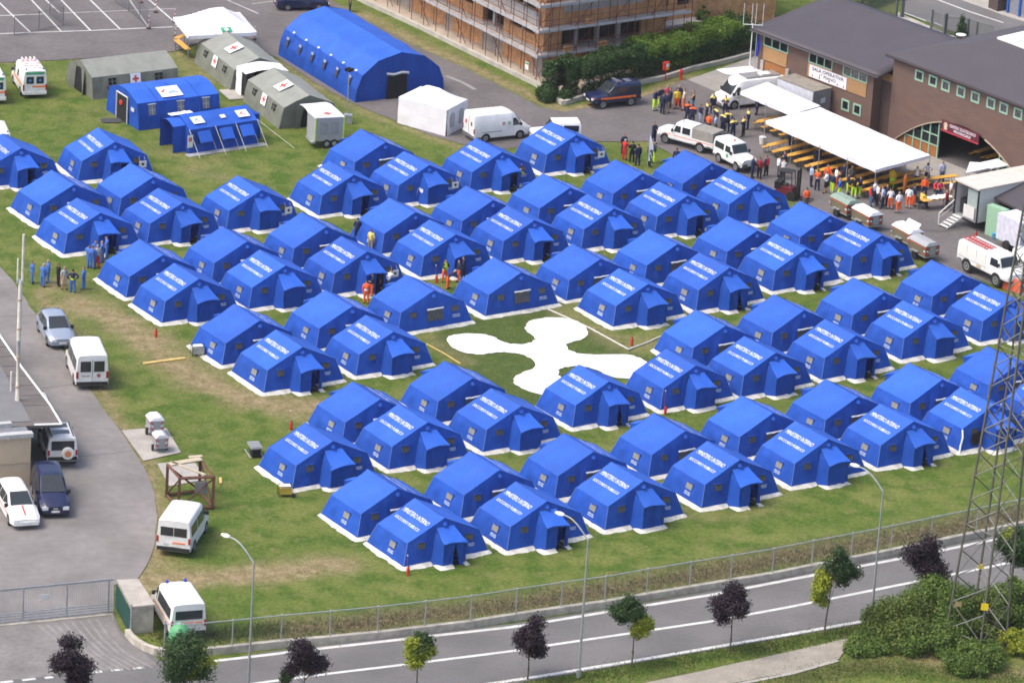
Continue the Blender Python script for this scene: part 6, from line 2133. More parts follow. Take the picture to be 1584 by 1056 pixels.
tag(link('door_mat', MB().box((0, 0, 0.01), (1.5, 1.0, 0.02), 0.3).mesh('door_mat', mat('dark_mat', (0.05, 0.05, 0.055), 0.9)), None, G(172, 187) + Vector((0, 0, 0.02))), 'dark rubber mat on the grass before the inflatable tent doorway', 'mat')

PN2 = [(1.62, 0.0), (1.58, 1.0), (1.52, 1.85), (0.8, 2.25), (0.0, 2.55)]
t, L, S = long_tent('inflatable_tent', 'small blue tent with propped window flaps and guy ropes, left porch', 'tent', (277, 178), (382, 162.5), 2.5, PN2, M_blue_lit, M_blue, 2, 0.04)
for x in (-L * 0.30, 0.02 * L, L * 0.32):
    mb = MB(); mb.box((x, -1.585, 0.95), (0.95, 0.02, 0.55)); mb.build('window', mat('blue_net', (0.008, 0.03, 0.15), 0.8), t)
    mb = MB(); mb.grid(lambda u, v: Vector((x + (-0.55 + 1.1 * u), -1.62 - 0.55 * v, 1.62 - 0.70 * v + 0.04 * math.sin(PI * u))), 5, 4); mb.build('window_flap', M_blue_lit, t, smooth=60)
    mb = MB(); mb.tube([(x + 0.55, -2.17, 0.92), (x + 0.8, -2.45, 0.0)], 0.012, 4); mb.build('guy_rope', M_cord, t)
for x in (-L * 0.5, -L * 0.12, L * 0.18, L * 0.5):
    mb = MB(); mb.tube([(x, -1.50, 1.86), (x + 0.25, -2.75, 0.0)], 0.022, 5); mb.build('guy_rope', M_cord, t)
mb = MB(); mb.tube([(L * 0.5, -1.5, 1.86), (L * 0.5 + 2.0, -3.6, 0)], 0.02, 5); mb.build('guy_rope', M_cord, t)
mb = MB(); mb.box((0.1, -1.9, 0.02), (L + 0.9, 0.65, 0.03)); mb.build('ground_flap', mat('grey_flap', (0.34, 0.35, 0.36), 0.7), t)
for x, w, m in ((-L * 0.32, 0.95, M_white), (0.05 * L, 0.42, M_white), (L * 0.34, 0.95, M_white)):
    mb = MB(); mb.box((0, 0, 0), (w, w * 0.8, 0.012)); plane_obj('logo_panel', mb.mesh('logo_panel', m), t, (x, -0.85, 2.20), (1, 0, 0), (0, 1, 0.42), 0.08)
    if w > 0.5:
        mb = MB(); mb.box((-0.1, 0.05, 0), (0.4, 0.1, 0.012), 0.7); mb.box((0.05, -0.1, 0), (0.3, 0.08, 0.012), -0.4); plane_obj('logo_mark', mb.mesh('logo_mark', MATS['logo_red'] if x > 0 else mat('logo_green', (0.18, 0.33, 0.30), 0.6)), t, (x, -0.85, 2.20), (1, 0, 0), (0, 1, 0.42), 0.098)
mb = MB(); mb.grid(lambda u, v: Vector((-L / 2 - 1.05 + 1.15 * u, -0.95 + 1.9 * v, 2.02 + 0.30 * math.sin(PI * v))), 4, 8); mb.build('porch_roof', M_blue_lit, t, smooth=50)
for s in (-1, 1):
    mb = MB(); mb.grid(lambda u, v: Vector((-L / 2 - 1.0 + 1.0 * u, s * 0.95 + wob(u, v, s, 3, 0.05), 2.02 * v)), 4, 5); mb.build('porch_wall', M_blue, t, smooth=60)
mb = MB(); mb.box((L / 2 + 0.45, 0.2, 0.95), (0.9, 1.7, 1.9), 0, (0.8, 0.85)); mb.build('rear_porch', M_blue, t)
mb = MB(); mb.grid(lambda u, v: Vector((-L / 2 - 0.6 + 1.9 * u, 0.15 + 0.55 * v, 2.50 + wob(u * 3, v * 2, 1, 2, 0.10))), 8, 4); mb.build('white_cloth', M_pvcw, t, smooth=60)
mb = MB(); mb.box((-L / 2 - 0.15, -1.95, 1.1), (0.45, 0.02, 0.95)); mb.build('notice_board', M_whitep, t)
mb = MB(); mb.box((-L / 2 - 0.15, -1.966, 1.25), (0.25, 0.012, 0.3)); mb.build('board_mark', MATS['logo_red'], t)

# the big hall tent
PH = [(3.85, 0.0), (3.75, 1.1), (3.35, 2.15), (2.0, 3.15), (0.0, 3.62)]
t, L, S = long_tent('hall_tent', 'big rounded blue hall tent with a dark doorway in its near end', 'tent', (501, 9), (622, 80.5), 3.62, PH, M_blue_lit, M_blue, 2, 0.10)
for i in range(6):
    x = -L * 0.40 + L * 0.80 * i / 5
    mb = MB(); mb.box((0, -0.1, 0), (0.34, 0.55, 0.015)); plane_obj('window', mb.mesh('window', mat('hall_net', (0.04, 0.045, 0.06), 0.8)), t, (x, -3.72, 1.45), (1, 0, 0), (0, 0.25, 1), 0.05)
    mb = MB(); mb.box((0, 0.26, 0), (0.36, 0.2, 0.02)); plane_obj('window_flap', mb.mesh('window_flap', mat('hall_flap', (0.26, 0.29, 0.36), 0.6)), t, (x, -3.72, 1.45), (1, 0, 0), (0, 0.25, 1), 0.06)
    mb = MB(); mb.poly([(-0.15, 0.09, 0), (-0.12, -0.1, 0), (0.15, 0.08, 0)]); plane_obj('white_patch', mb.mesh('white_patch', M_pvcw), t, (x + 0.5, -3.36, 2.20), (1, 0, 0), (0, 0.5, 0.6), 0.16)
x = L / 2 + 0.12
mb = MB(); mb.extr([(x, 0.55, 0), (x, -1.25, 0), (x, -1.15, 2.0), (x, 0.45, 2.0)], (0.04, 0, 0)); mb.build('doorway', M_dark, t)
mb = MB(); mb.grid(lambda u, v: Vector((x + 0.04 + 0.10 * math.sin(PI * v), -1.35 + 1.95 * u, 2.12 - 0.22 * v + 0.05 * math.cos(u * 9))), 8, 4); mb.build('door_awning', MATS['pale_flap'], t, smooth=60)

# white pavilions
def pavilion(name, label, corners, z, peaks, rise, drop=0.28, group=None):
    pts = [G(*c, z) for c in corners]
    c = sum(pts, Vector()) / 4
    t = thing(name, label, 'pavilion', (c.x, c.y, 0), 0, group)
    o = Vector((c.x, c.y, 0))
    q = [p - o for p in pts]

    def f(u, v):
        p = q[0].lerp(q[1], u).lerp(q[3].lerp(q[2], u), v)
        (p0, pv), (p1, _) = peaks
        d = max(max(0, p0 - u) / p0, max(0, u - p1) / (1 - p1), abs(v - pv) / max(pv, 1 - pv))
        h = rise * max(0, 1 - d) ** 1.25
        return p + Vector((0, 0, h + wob(p.x, p.y, 0, 1.2, 0.03)))
    mb = MB(); mb.grid(f, 18, 14); mb.build('canopy', M_pvcw, t, smooth=40)
    for a, b in zip(q, q[1:] + q[:1]):
        mb = MB(); mb.grid(lambda u, v: a.lerp(b, u) + Vector((wob(u * 5, v, 0, 1, 0.03), 0, -drop * v + 0.02 * math.sin(u * 20))), 10, 2); mb.build('valance', M_pvcw, t, smooth=60)
    for p in q:
        mb = MB(); mb.tube([(p.x, p.y, 0), (p.x, p.y, z - 0.02)], 0.03, 6); mb.build('post', M_galv, t)
    return t, q


t, q = pavilion('white_pavilion', 'open white pavilion roof with a green emergency sign by the army tent', [(292, 56), (397.5, 50), (371, 19), (268, 27)], 2.25, [(0.40, 0.5), (0.62, 0.5)], 1.35)
mb = MB(); mb.box((0, 0, 0), (0.85, 0.45, 0.012)); plane_obj('emergency_sign', mb.mesh('emergency_sign', M_ltgreen), t, q[0].lerp(q[1], 0.54) + Vector((0, 0.35, 0.22)), q[1] - q[0], (0, 1, 0.5), 0.06)
mb = MB(); mb.box((0, 0, 0), (0.14, 0.36, 0.012)); mb.box((0, 0, 0.001), (0.36, 0.14, 0.012)); plane_obj('sign_cross', mb.mesh('sign_cross', M_whitep), t, q[0].lerp(q[1], 0.54) + Vector((0, 0.35, 0.22)), q[1] - q[0], (0, 1, 0.5), 0.075)
t, q = pavilion('white_pavilion', 'closed white pavilion with arched windows standing on the access road', [(617.5, 150), (691.7, 170.5), (723, 154), (651, 134)], 2.05, [(0.35, 0.5), (0.62, 0.5)], 0.9, 0.1)
for a, b in zip(q, q[1:] + q[:1]):
    n = Vector(((b - a).y, -(b - a).x, 0)).normalized()
    mb = MB(); mb.grid(lambda u, v: a.lerp(b, u) + n * (0.05 + wob(u * 4, v * 2, a.x, 1.2, 0.06) * math.sin(PI * v) + 0.10 * v * v * abs(wob(u * 5, 1, a.y, 1, 1))) + Vector((0, 0, -2.03 * v)), 16, 8); mb.build('side_curtain', M_pvcw, t, smooth=60)
a, b = q[1], q[2]
n = Vector(((b - a).y, -(b - a).x, 0)).normalized()
for f0 in (0.24, 0.68):
    c = a.lerp(b, f0)
    mb = MB()
    mb.poly([(-0.32, -0.55, 0), (0.32, -0.55, 0), (0.32, 0.25, 0)] + [(0.32 * cos(PI * k / 8), 0.25 + 0.32 * sin(PI * k / 8), 0) for k in range(1, 8)] + [(-0.32, 0.25, 0)])
    plane_obj('arched_window', mb.mesh('arched_window', mat('clear_pvc', (0.40, 0.42, 0.46), 0.3)), t, c + Vector((0, 0, -0.95)), b - a, (0, 0, 1), 0.13)

# folding benches and tables
def bench(t, c, L, w, z, rz, name, legs=True):
    M = Matrix.Rotation(rz, 3, 'Z')
    c = Vector(c)
    mb = MB(); mb.box((c.x, c.y, z), (L, w, 0.035), rz); mb.build(name, M_yel, t)
    for s in (-1, 1):
        mb = MB()
        for k in (-1, 1):
            a = M @ Vector((s * L * 0.36, k * w * 0.35, 0))
            mb.tube([(c.x + a.x, c.y + a.y, 0), (c.x + a.x, c.y + a.y, z - 0.02)], 0.018, 4)
        a, b = M @ Vector((s * L * 0.36, -w * 0.35, 0)), M @ Vector((s * L * 0.36, w * 0.35, 0))
        mb.tube([(c.x + a.x, c.y + a.y, z * 0.3), (c.x + b.x, c.y + b.y, z * 0.3)], 0.014, 4)
        mb.build('leg', M_dgreen, t)


M_dgreen = mat('dark_green_leg', (0.03, 0.05, 0.035), 0.6)
for ca, cb, lab in (((272, 60), (291, 53), 'yellow bench under the white pavilion, upper one of two'), ((273, 62), (291, 77), 'yellow bench under the white pavilion, lower one of two')):
    a, b = G(*ca, 0.75), G(*cb, 0.75)
    c = (a + b) / 2
    t = thing('folding_table', lab, 'table', (c.x, c.y, 0.02), math.atan2((b - a).y, (b - a).x), 'yellow folding tables')
    bench(t, (0, 0, 0), (b - a).length, 0.5, 0.75, 0, 'table_top')

# grey medical trailer with white roof at the tent mouth
rc = [G(488, 183, 2.35), G(533.5, 181, 2.35), G(519, 167.5, 2.35), G(476, 173, 2.35)]
c = sum(rc, Vector()) / 4
t = thing('medical_trailer', 'grey box trailer with lime edges and white roof docked to the army tent', 'trailer', (c.x, c.y, 0.0), 0)
o = Vector((c.x, c.y, 2.35))
q = [p - o for p in rc]
M_gtr = mat('grey_trailer', (0.30, 0.31, 0.32), 0.5, 0.05, 2)
mb = MB(); mb.prism([(v.x, v.y) for v in q], 0.55, 2.30); mb.build('body', M_gtr, t)
mb = MB(); mb.prism([(v.x * 1.02, v.y * 1.02) for v in q], 2.302, 2.37); mb.build('roof', mat('pale_grey_roof', (0.55, 0.54, 0.58), 0.5), t)
cross_badge(t, (0.1, 0, 2.37), q[1] - q[0], q[3] - q[0], 0.8, False, 0.01)
for k, f0 in ((0, 0.02), (0, 0.98)):
    p = q[0].lerp(q[1], f0); n = Vector(((q[1] - q[0]).y, -(q[1] - q[0]).x, 0)).normalized()
    mb = MB(); mb.box((p.x + n.x * 0.02, p.y + n.y * 0.02, 1.45), (0.09, 0.04, 1.75), math.atan2((q[1] - q[0]).y, (q[1] - q[0]).x)); mb.build('lime_edge', mat('lime_tape', (0.45, 0.65, 0.08), 0.5), t)
n = Vector(((q[1] - q[0]).y, -(q[1] - q[0]).x, 0)).normalized()
ang = math.atan2((q[1] - q[0]).y, (q[1] - q[0]).x)
for f0 in (0.3, 0.66):
    p = q[0].lerp(q[1], f0) + n * 0.012
    mb = MB(); mb.box((p.x, p.y, 1.55), (0.6, 0.03, 0.9), ang); mb.build('door_panel', mat('grey_door', (0.24, 0.25, 0.26), 0.5), t)
for f0 in (0.42, 0.68):
    p = q[0].lerp(q[1], f0) - n * 0.05
    mb = MB(); mb.lathe([(0.18, -0.1), (0.33, -0.1), (0.33, 0.1), (0.18, 0.1)], 14, (0, 0, 0), 'Y'); w_ = mb.build('wheel', M_black, t, (p.x, p.y, 0.33), ang)
    mb = MB(); mb.lathe([(0.17, -0.115), (0.05, -0.13)], 12, (0, 0, 0), 'Y'); mb.build('rim', M_rim, w_)
mb = MB(); mb.box((q[0].lerp(q[3], 0.5).x, q[0].lerp(q[3], 0.5).y, 0.45), (0.3, 1.6, 0.12), ang); mb.build('step', M_galv, t)
a0, a1 = G(463, 161.5, 2.3) - Vector((c.x, c.y, 0)), G(503, 158, 2.3) - Vector((c.x, c.y, 0))
mb = MB(); mb.grid(lambda u, v: a0.lerp(a1, u).lerp((q[3] + Vector((0, 0, 2.36))).lerp(q[2] + Vector((0, 0, 2.36)), u), v) + Vector((0, 0, 0.10 * math.sin(PI * v))), 8, 5); mb.build('awning', M_pvcw, t, smooth=60)

# light mast
t = thing('light_mast', 'slim telescopic light mast with small floodlights beside the grey trailer', 'light mast', G(536, 190))
mb = MB(); mb.tube([(0, 0, 0), (0, 0, 4.1)], 0.05, 8, 0.03); mb.build('mast', M_galv, t)
for x, y in ((-0.22, 0), (0.22, 0.05), (0.0, 0.2), (0.02, -0.2)):
    mb = MB(); mb.box((x, y, 4.15), (0.22, 0.16, 0.24), 0.3); mb.build('floodlight', M_dark, t)
mb = MB(); mb.tube([(-0.35, 0, 4.05), (0.35, 0, 4.05)], 0.02, 5); mb.build('cross_bar', M_galv, t)
mb = MB(); mb.box((0.1, -0.1, 0.35), (0.6, 0.45, 0.7)); mb.build('base_box', M_galv, t)
t = thing('box', 'small grey crate on the grass before the grey trailer', 'crate', G(509, 222), 0.4)
mb = MB(); mb.box((0, 0, 0.25), (0.6, 0.45, 0.5)); mb.build('shell', M_gtr, t); mb = MB(); mb.box((0, 0, 0.52), (0.63, 0.48, 0.05)); mb.build('lid', mat('grey_lid', (0.4, 0.4, 0.41), 0.5), t)
t = thing('motorbike', 'small dark motorcycle between the army tent and the inflatable tent', 'motorcycle', G(160, 150), 0.3)
for x in (-0.55, 0.55):
    mb = MB(); mb.lathe([(0.2, -0.05), (0.3, -0.05), (0.3, 0.05), (0.2, 0.05)], 12, (x, 0, 0.3), 'Y'); mb.build('wheel', M_black, t)
mb = MB(); mb.hexa([(-0.5, -0.14, 0.4), (0.45, -0.14, 0.4), (0.45, 0.14, 0.4), (-0.5, 0.14, 0.4), (-0.6, -0.1, 0.75), (0.3, -0.12, 0.85), (0.3, 0.12, 0.85), (-0.6, 0.1, 0.75)]); mb.build('frame', M_dark, t)
mb = MB(); mb.box((0.1, 0, 0.84), (0.4, 0.22, 0.16)); mb.build('tank', M_red, t)
mb = MB(); mb.tube([(0.45, -0.32, 1.0), (0.45, 0.32, 1.0)], 0.02, 5); mb.build('handlebar', M_black, t)

# guard fence of the car park: thin posts, nets and red-white stakes
t = thing('net_fence', 'grey net fence on thin posts across the car park', 'fence', G(100, 45))
o = G(100, 45)
netp = [(22, 56), (60, 47), (98, 40)]
for p in netp + [(77, 24), (199, 18), (216, 30)]:
    q_ = G(*p) - o
    mb = MB(); mb.tube([q_, q_ + Vector((0, 0, 1.6))], 0.03, 5); mb.build('post', mat('post_grey', (0.14, 0.14, 0.15), 0.6), t)
for a, b in ((netp[0], netp[1]), (netp[1], netp[2]), ((77, 24), (98, 40)), ((176, 4), (199, 18)), ((199, 18), (230, 45))):
    ob = wire_panel(G(*a) - o, G(*b) - o, 1.5, 0.14, 0.006).build('net', MATS['post_grey'], t); ob['kind'] = 'stuff'
for i, (x, y) in enumerate(((218, 5), (241, 20), (230, 45), (271, 58), (270, 35), (394, 62))):
    lab = ['farthest, at the top edge', 'second from the top edge', 'at the car park corner line', 'beside the yellow benches', 'at the left pavilion corner', 'right of the white pavilion'][i]
    t = thing('marker_stake', 'red and white striped stake on a dark foot, ' + lab, 'stake', G(x, y) + Vector((0, 0, 0.02)), 0, 'striped stakes on the car park')
    mb = MB(); mb.lathe([(0.2, 0), (0.2, 0.06), (0.05, 0.1)], 10); mb.build('foot', M_black, t)
    for k in range(6):
        mb = MB(); mb.tube([(0, 0, 0.1 + 0.17 * k), (0, 0, 0.27 + 0.17 * k)], 0.03, 6); mb.build('band', M_red if k % 2 == 0 else M_whitep, t)

# small field equipment
def extinguisher(px, label, post=1.5):
    t = thing('fire_extinguisher', label, 'fire extinguisher', G(*px) + Vector((0, 0, -0.02)), 0, 'red fire extinguishers on the field')
    t.scale = (0.72, 0.72, 0.85)
    mb = MB(); mb.lathe([(0.10, 0.0), (0.115, 0.04), (0.115, 0.52), (0.07, 0.60), (0.04, 0.64)], 12); mb.build('cylinder', mat('extinguisher_red', (0.55, 0.035, 0.02), 0.35), t, smooth=40)
    mb = MB(); mb.box((0.03, 0, 0.68), (0.14, 0.05, 0.07)); mb.build('valve', M_black, t)
    mb = MB(); mb.tube([(0.05, 0, 0.66), (0.14, 0, 0.5), (0.13, 0, 0.2)], 0.015, 5); mb.build('hose', M_black, t)
    if post:
        mb = MB(); mb.tube([(-0.12, 0, 0), (-0.12, 0, post)], 0.014, 5); mb.build('marker_post', M_red, t)
        mb = MB(); mb.box((-0.12, 0, post), (0.10, 0.03, 0.10)); mb.build('marker_plate', M_whitep, t)


extinguisher((241, 521), 'red extinguisher on the grass below the third tent pair, left side')
extinguisher((450, 664), 'red extinguisher on a thin post near the brown track bend')
extinguisher((977, 534), 'red extinguisher with thin post at the emblem lawn corner')
extinguisher((631, 889), 'red extinguisher at the front corner of the tent nearest the road')
extinguisher((675, 437), 'red extinguisher beside the person in lime vest')
extinguisher((1029, 640), 'red extinguisher on a red post at a tent corner right of the emblem', 1.9)
extinguisher((309, 98), 'red extinguisher at the corner of the army tent near the pavilion', 0)


def genset(px, rz, label, col):
    t = thing('generator', label, 'generator', G(*px), rz, 'small portable generators')
    mb = MB(); mb.box((0, 0, 0.38), (0.75, 0.5, 0.42)); mb.build('engine', col, t)
    mb = MB()
    for x in (-0.42, 0.42):
        for y in (-0.28, 0.28):
            mb.tube([(x, y, 0.0), (x, y, 0.66)], 0.025, 5)
    mb.build('frame_bars', M_black, t)
    for s in (-1, 1):
        mb = MB(); mb.tube([(-0.42, s * 0.28, 0.66), (0.42, s * 0.28, 0.66)], 0.025, 5); mb.build('frame_rail', M_black, t)
    mb = MB(); mb.box((0, 0, 0.64), (0.6, 0.42, 0.10)); mb.build('tank', M_cream, t)
    mb = MB(); mb.lathe([(0.13, -0.05), (0.13, 0.05)], 10, (0.45, -0.33, 0.13), 'Y'); mb.build('wheel', M_black, t)


genset((306, 549), 0.3, 'small generator at the corner of the tent above the yellow plank', M_galv)
genset((441, 766), 0.2, 'small yellow generator at the left corner of a tent in second row', mat('genset_yellow', (0.5, 0.35, 0.05), 0.5))
t = thing('flood_unit', 'grey portable light unit lying on the grass left of the tents', 'light unit', G(393, 702), R(-72))
mb = MB(); mb.box((0.1, 0, 0.62), (1.2, 0.75, 0.10)); mb.build('lamp_panel', mat('panel_grey', (0.22, 0.22, 0.23), 0.5), t)
for k in range(3):
    mb = MB(); mb.box((-0.25 + 0.35 * k, 0, 0.69), (0.27, 0.62, 0.04)); mb.build('lamp', MATS['grey_door'], t)
mb = MB(); mb.box((0.25, 0, 0.3), (0.7, 0.55, 0.5)); mb.build('motor_box', M_dark, t)
for s in (-1, 1):
    mb = MB(); mb.tube([(-0.7, s * 0.4, 0.05), (0.75, s * 0.4, 0.05)], 0.045, 6); mb.build('skid', M_galv, t)
a, b = G(222, 562, 0.05), G(286, 553.5, 0.05)
mb = MB(); mb.box((0, 0, 0.04), ((b - a).length, 0.28, 0.09)); tag(mb.build('yellow_plank', mat('plank_yellow', (0.50, 0.36, 0.12), 0.7, 0.15, 3), None, ((a + b) / 2).to_tuple()[:2] + (0.0,), math.atan2((b - a).y, (b - a).x)), 'yellow cable ramp lying across the dry track', 'ramp')
mb = MB(); mb.box((0, 0, 0.05), (0.16, 0.9, 0.06)); tag(mb.build('short_board', MATS['plank_yellow'], None, G(341, 744), 0.1), 'short yellow board on the grass right of the rusty frame', 'board')
mb = MB()
mb.grid(lambda u, v: Vector((0.7 * (u - 0.5) * (1 - 0.4 * v), 0.25 * math.sin(u * 7), 1.1 * v + wob(u * 3, v * 3, 0, 2, 0.1))), 8, 6)
tag(mb.build('white_sheet', M_pvcw, None, G(650, 314), 0.4, 60), 'crumpled white sheet hanging up between two blue tents', 'sheet')
# notice plates fixed to some tents' door side: white squares seen in the picture
for (ri, ci), lab in (((8, 2), 'white square notice beside the tent door, third tent in ninth row'), ((6, 2), 'white square notice beside the open door in seventh row'), ((8, 6), 'white square notice on the rearmost right tent'), ((8, 4), 'white square notice on the tent above the hanging sheet'), ((10, 1), 'white square notice on the right tent of the back pair')):
    c, yw = tent_at[(ri, ci)]
    M = Matrix.Rotation(yw, 3, 'Z')
    p = c + M @ Vector((1.95, -2.28, 1.05))
    t = thing('notice_sign', lab, 'sign', (p.x, p.y, p.z), yw, 'white notices beside tent doors')
    mb = MB(); mb.box((0, 0, 0), (0.56, 0.03, 0.48)); mb.build('plate', M_whitep, t)
    mb = MB(); mb.lathe([(0.10, -0.022), (0.10, -0.016)], 10, (0, 0, 0.02), 'Y'); mb.build('emblem', M_dark, t)
    for s in (-1, 1):
        mb = MB(); mb.tube([(s * 0.2, 0.02, 0.22), (s * 0.2, 0.28, 0.5)], 0.008, 4); mb.build('tie', M_cord, t)
# dark clothes and a white tape on the tent by the pylon
c, yw = tent_at[(0, 6)]
M = Matrix.Rotation(yw, 3, 'Z')
for i, (x, z) in enumerate(((-1.75, 1.05), (-1.35, 1.12), (1.5, 1.1))):
    p = c + M @ Vector((x, -2.12, z))
    t = thing('hanging_jacket', 'dark jacket hung on the tent wall behind the pylon, ' + ['left one', 'second one', 'one at the far side'][i], 'jacket', p, yw)
    mb = MB(); mb.grid(lambda u, v: Vector(((u - 0.5) * (0.5 - 0.1 * v), -0.05 - 0.06 * math.sin(PI * u), 0.2 - 0.85 * v)), 5, 5); mb.build('coat', mat('dark_cloth', (0.02, 0.014, 0.02), 0.9), t)
    mb = MB(); mb.tube([(-0.25, -0.06, 0.15), (-0.33, -0.05, -0.4)], 0.05, 6); mb.build('sleeve', MATS['dark_cloth'], t)
p = [c + M @ Vector(v) for v in ((-2.56, -1.78, 1.46), (-2.68, -2.02, 1.0), (-2.86, -2.08, 0.5), (-3.02, -2.22, 0.02))]
mb = MB(); mb.tube(p, 0.06, 5); tag(mb.build('white_tape', M_pvcw), 'white tape down the corner of the tent behind the pylon', 'tape')

# rusty steel frame with boards
tp = [G(259.5, 718, 2.1), G(278, 739, 2.1), G(331, 737, 2.1), G(310, 711.5, 2.1)]
c = sum(tp, Vector()) / 4
t = thing('steel_frame', 'rusty brown open steel frame with boards on top behind the parked van', 'steel frame', (c.x, c.y, 0))
q = [p - Vector((c.x, c.y, 0)) for p in tp]
for i, p in enumerate(q):
    mb = MB(); mb.box((p.x, p.y, 1.05), (0.17, 0.17, 2.15)); mb.build('leg', M_rust, t)
    n = q[(i + 1) % 4]
    for z in (2.08, 0.12):
        mb = MB(); mb.tube([(p.x, p.y, z), (n.x, n.y, z)], 0.10, 4); mb.build('beam', M_rust, t)
    mb = MB(); mb.tube([(p.x, p.y, 0.15), (n.x, n.y, 2.0)], 0.06, 4); mb.build('brace', M_rust, t)
for a, b, w in ((q[0].lerp(q[3], 0.1), q[1].lerp(q[2], 0.75), 0.16), (q[0].lerp(q[1], 0.15), q[3].lerp(q[2], 0.05), 0.5)):
    d = b - a
    mb = MB(); mb.box(((a + b) / 2 + Vector((0, 0, 2.22 - (a.z + b.z) / 2)) if False else ((a.x + b.x) / 2, (a.y + b.y) / 2, 2.24)), (d.length, w, 0.08), math.atan2(d.y, d.x)); mb.build('board', mat('pale_board', (0.42, 0.36, 0.26), 0.8, 0.15, 4), t)
mb = MB(); mb.box((q[3].x - 0.3, q[3].y + 0.1, 2.27), (0.85, 0.3, 0.08), 0.4); mb.build('board', MATS['pale_board'], t)
mb = MB(); mb.box((q[2].x - 0.75, q[2].y - 0.02, 1.35), (0.75, 0.04, 0.75), 0.2); mb.build('tin_sheet', MATS['panel_grey'], t)


# covered utility trailers
def cart(px, head, lid, side, label, open_lid=False, k=1.0):
    t = thing('utility_trailer', label, 'trailer', G(*px) + Vector((0, 0, 0.02)), R(head), 'covered utility trailers')
    t.scale = (k, k, k) if k > 0.9 else (k * 0.62, k * 0.9, k * 1.1)
    mb = MB(); mb.box((0, 0, 0.85), (2.1, 1.2, 0.75)); mb.build('box_body', side, t)
    mb = MB(); mb.hexa([(-1.1, -0.66, 1.23), (1.1, -0.66, 1.23), (1.1, 0.66, 1.23), (-1.1, 0.66, 1.23), (-1.02, -0.30, 1.46), (1.02, -0.30, 1.46), (1.02, 0.30, 1.46), (-1.02, 0.30, 1.46)]); mb.build('lid', lid, t)
    for s in (-1, 1):
        mb = MB(); mb.box((0, s * 0.607, 1.14), (2.06, 0.012, 0.13)); mb.build('side_band', mat('rust_band', (0.42, 0.13, 0.05), 0.6), t)
        mb = MB()
        mb.lathe([(0.15, -0.08), (0.29, -0.08), (0.29, 0.08), (0.15, 0.08)], 14, (-0.1, s * 0.68, 0.29), 'Y'); mb.build('wheel', M_black, t)
        mb = MB(); mb.box((-0.1, s * 0.68, 0.62), (0.75, 0.22, 0.05)); mb.build('mudguard', M_galv, t)
        for k in range(3):
            mb = MB(); mb.box((1.062, s * 0.42, 0.65 + 0.2 * k), (0.012, 0.22, 0.10), 0, None, 0.5 * s); mb.build('chevron', M_red if k % 2 == 0 else M_whitep, t)
            mb = MB(); mb.box((0.92, s * 0.612, 0.65 + 0.2 * k), (0.22, 0.012, 0.10)); mb.build('chevron', M_red if k % 2 == 0 else M_whitep, t)
    mb = MB(); mb.tube([(-1.0, 0, 0.45), (-1.95, 0, 0.42)], 0.05, 6); mb.build('drawbar', M_galv, t)
    mb = MB(); mb.box((0, 0, 0.44), (2.15, 1.25, 0.07)); mb.build('chassis', M_galv, t)
    mb = MB(); mb.box((1.066, 0, 0.85), (0.02, 0.5, 0.6)); mb.build('tailgate', M_gtr, t)
    if open_lid:
        mb = MB(); mb.grid(lambda u, v: Vector((-0.9 + 1.5 * u, 0.45 + 0.25 * v, 1.35 + 0.28 * v)), 3, 3); mb.build('raised_cover', M_pvcw, t)


M_olive = mat('olive_side', (0.14, 0.12, 0.075), 0.7, 0.15, 4)
cart((1306, 334), -57, mat('sage_lid', (0.20, 0.27, 0.22), 0.6), M_olive, 'utility trailer with sage green lid behind the tents at right')
cart((1340, 352), -57, M_pvcw, M_olive, 'utility trailer with white lid next to the sage green one')
cart((1402, 379), -57, M_pvcw, M_olive, 'utility trailer with raised white cover near the fire truck', True)
cart((1427, 399), -57, M_gtr, M_olive, 'utility trailer with grey lid closest to the fire truck')
cart((239, 672), -70, M_pvcw, M_gtr, 'white-lidded trailer on the concrete pad, rear one', False, 0.82)
cart((247, 697), -70, mat('silver_lid', (0.50, 0.50, 0.52), 0.4), M_gtr, 'grey and white trailer on the concrete pad, front one with chevrons', False, 0.74)

# white feather flag
t = thing('feather_flag', 'tall white feather flag on the grass patch beside the lime trousers', 'flag', G(1001.5, 259))
mb = MB(); mb.tube([(0, 0, 0), (0, 0, 2.6)], 0.02, 5); mb.build('pole', M_galv, t)
mb = MB(); mb.grid(lambda u, v: Vector((0.02 + (0.32 * math.sin(PI * min(1, 0.15 + 0.8 * v))) * u, 0.02 * math.sin(6 * v), 0.5 + 2.0 * v)), 3, 8); mb.build('banner', M_pvcw, t, smooth=60)
# ------------------------------------------------------------------ the brown office building and hall at the right
M_bbrick = mat('brown_brick', (0.135, 0.085, 0.068), 0.85, 0.10, 0.7, bump=0.3, bscale=18, fine=0.10, fscale=14, stretch=(1, 1, 3))
M_roof = mat('dark_roof_sheet', (0.060, 0.052, 0.060), 0.6, 0.06, 0.5, fine=0.04, fscale=6)
M_timber = mat('timber_boards', (0.38, 0.22, 0.10), 0.7, 0.15, 2, stretch=(1, 1, 14))
M_gframe = mat('mint_frame', (0.28, 0.46, 0.34), 0.5, 0.05)
M_pane = mat('window_pane', (0.018, 0.022, 0.024), 0.08, 0.2, spec=0.6)
M_garage = mat('garage_wood', (0.30, 0.12, 0.035), 0.6, 0.12, 3, stretch=(1, 1, 10))


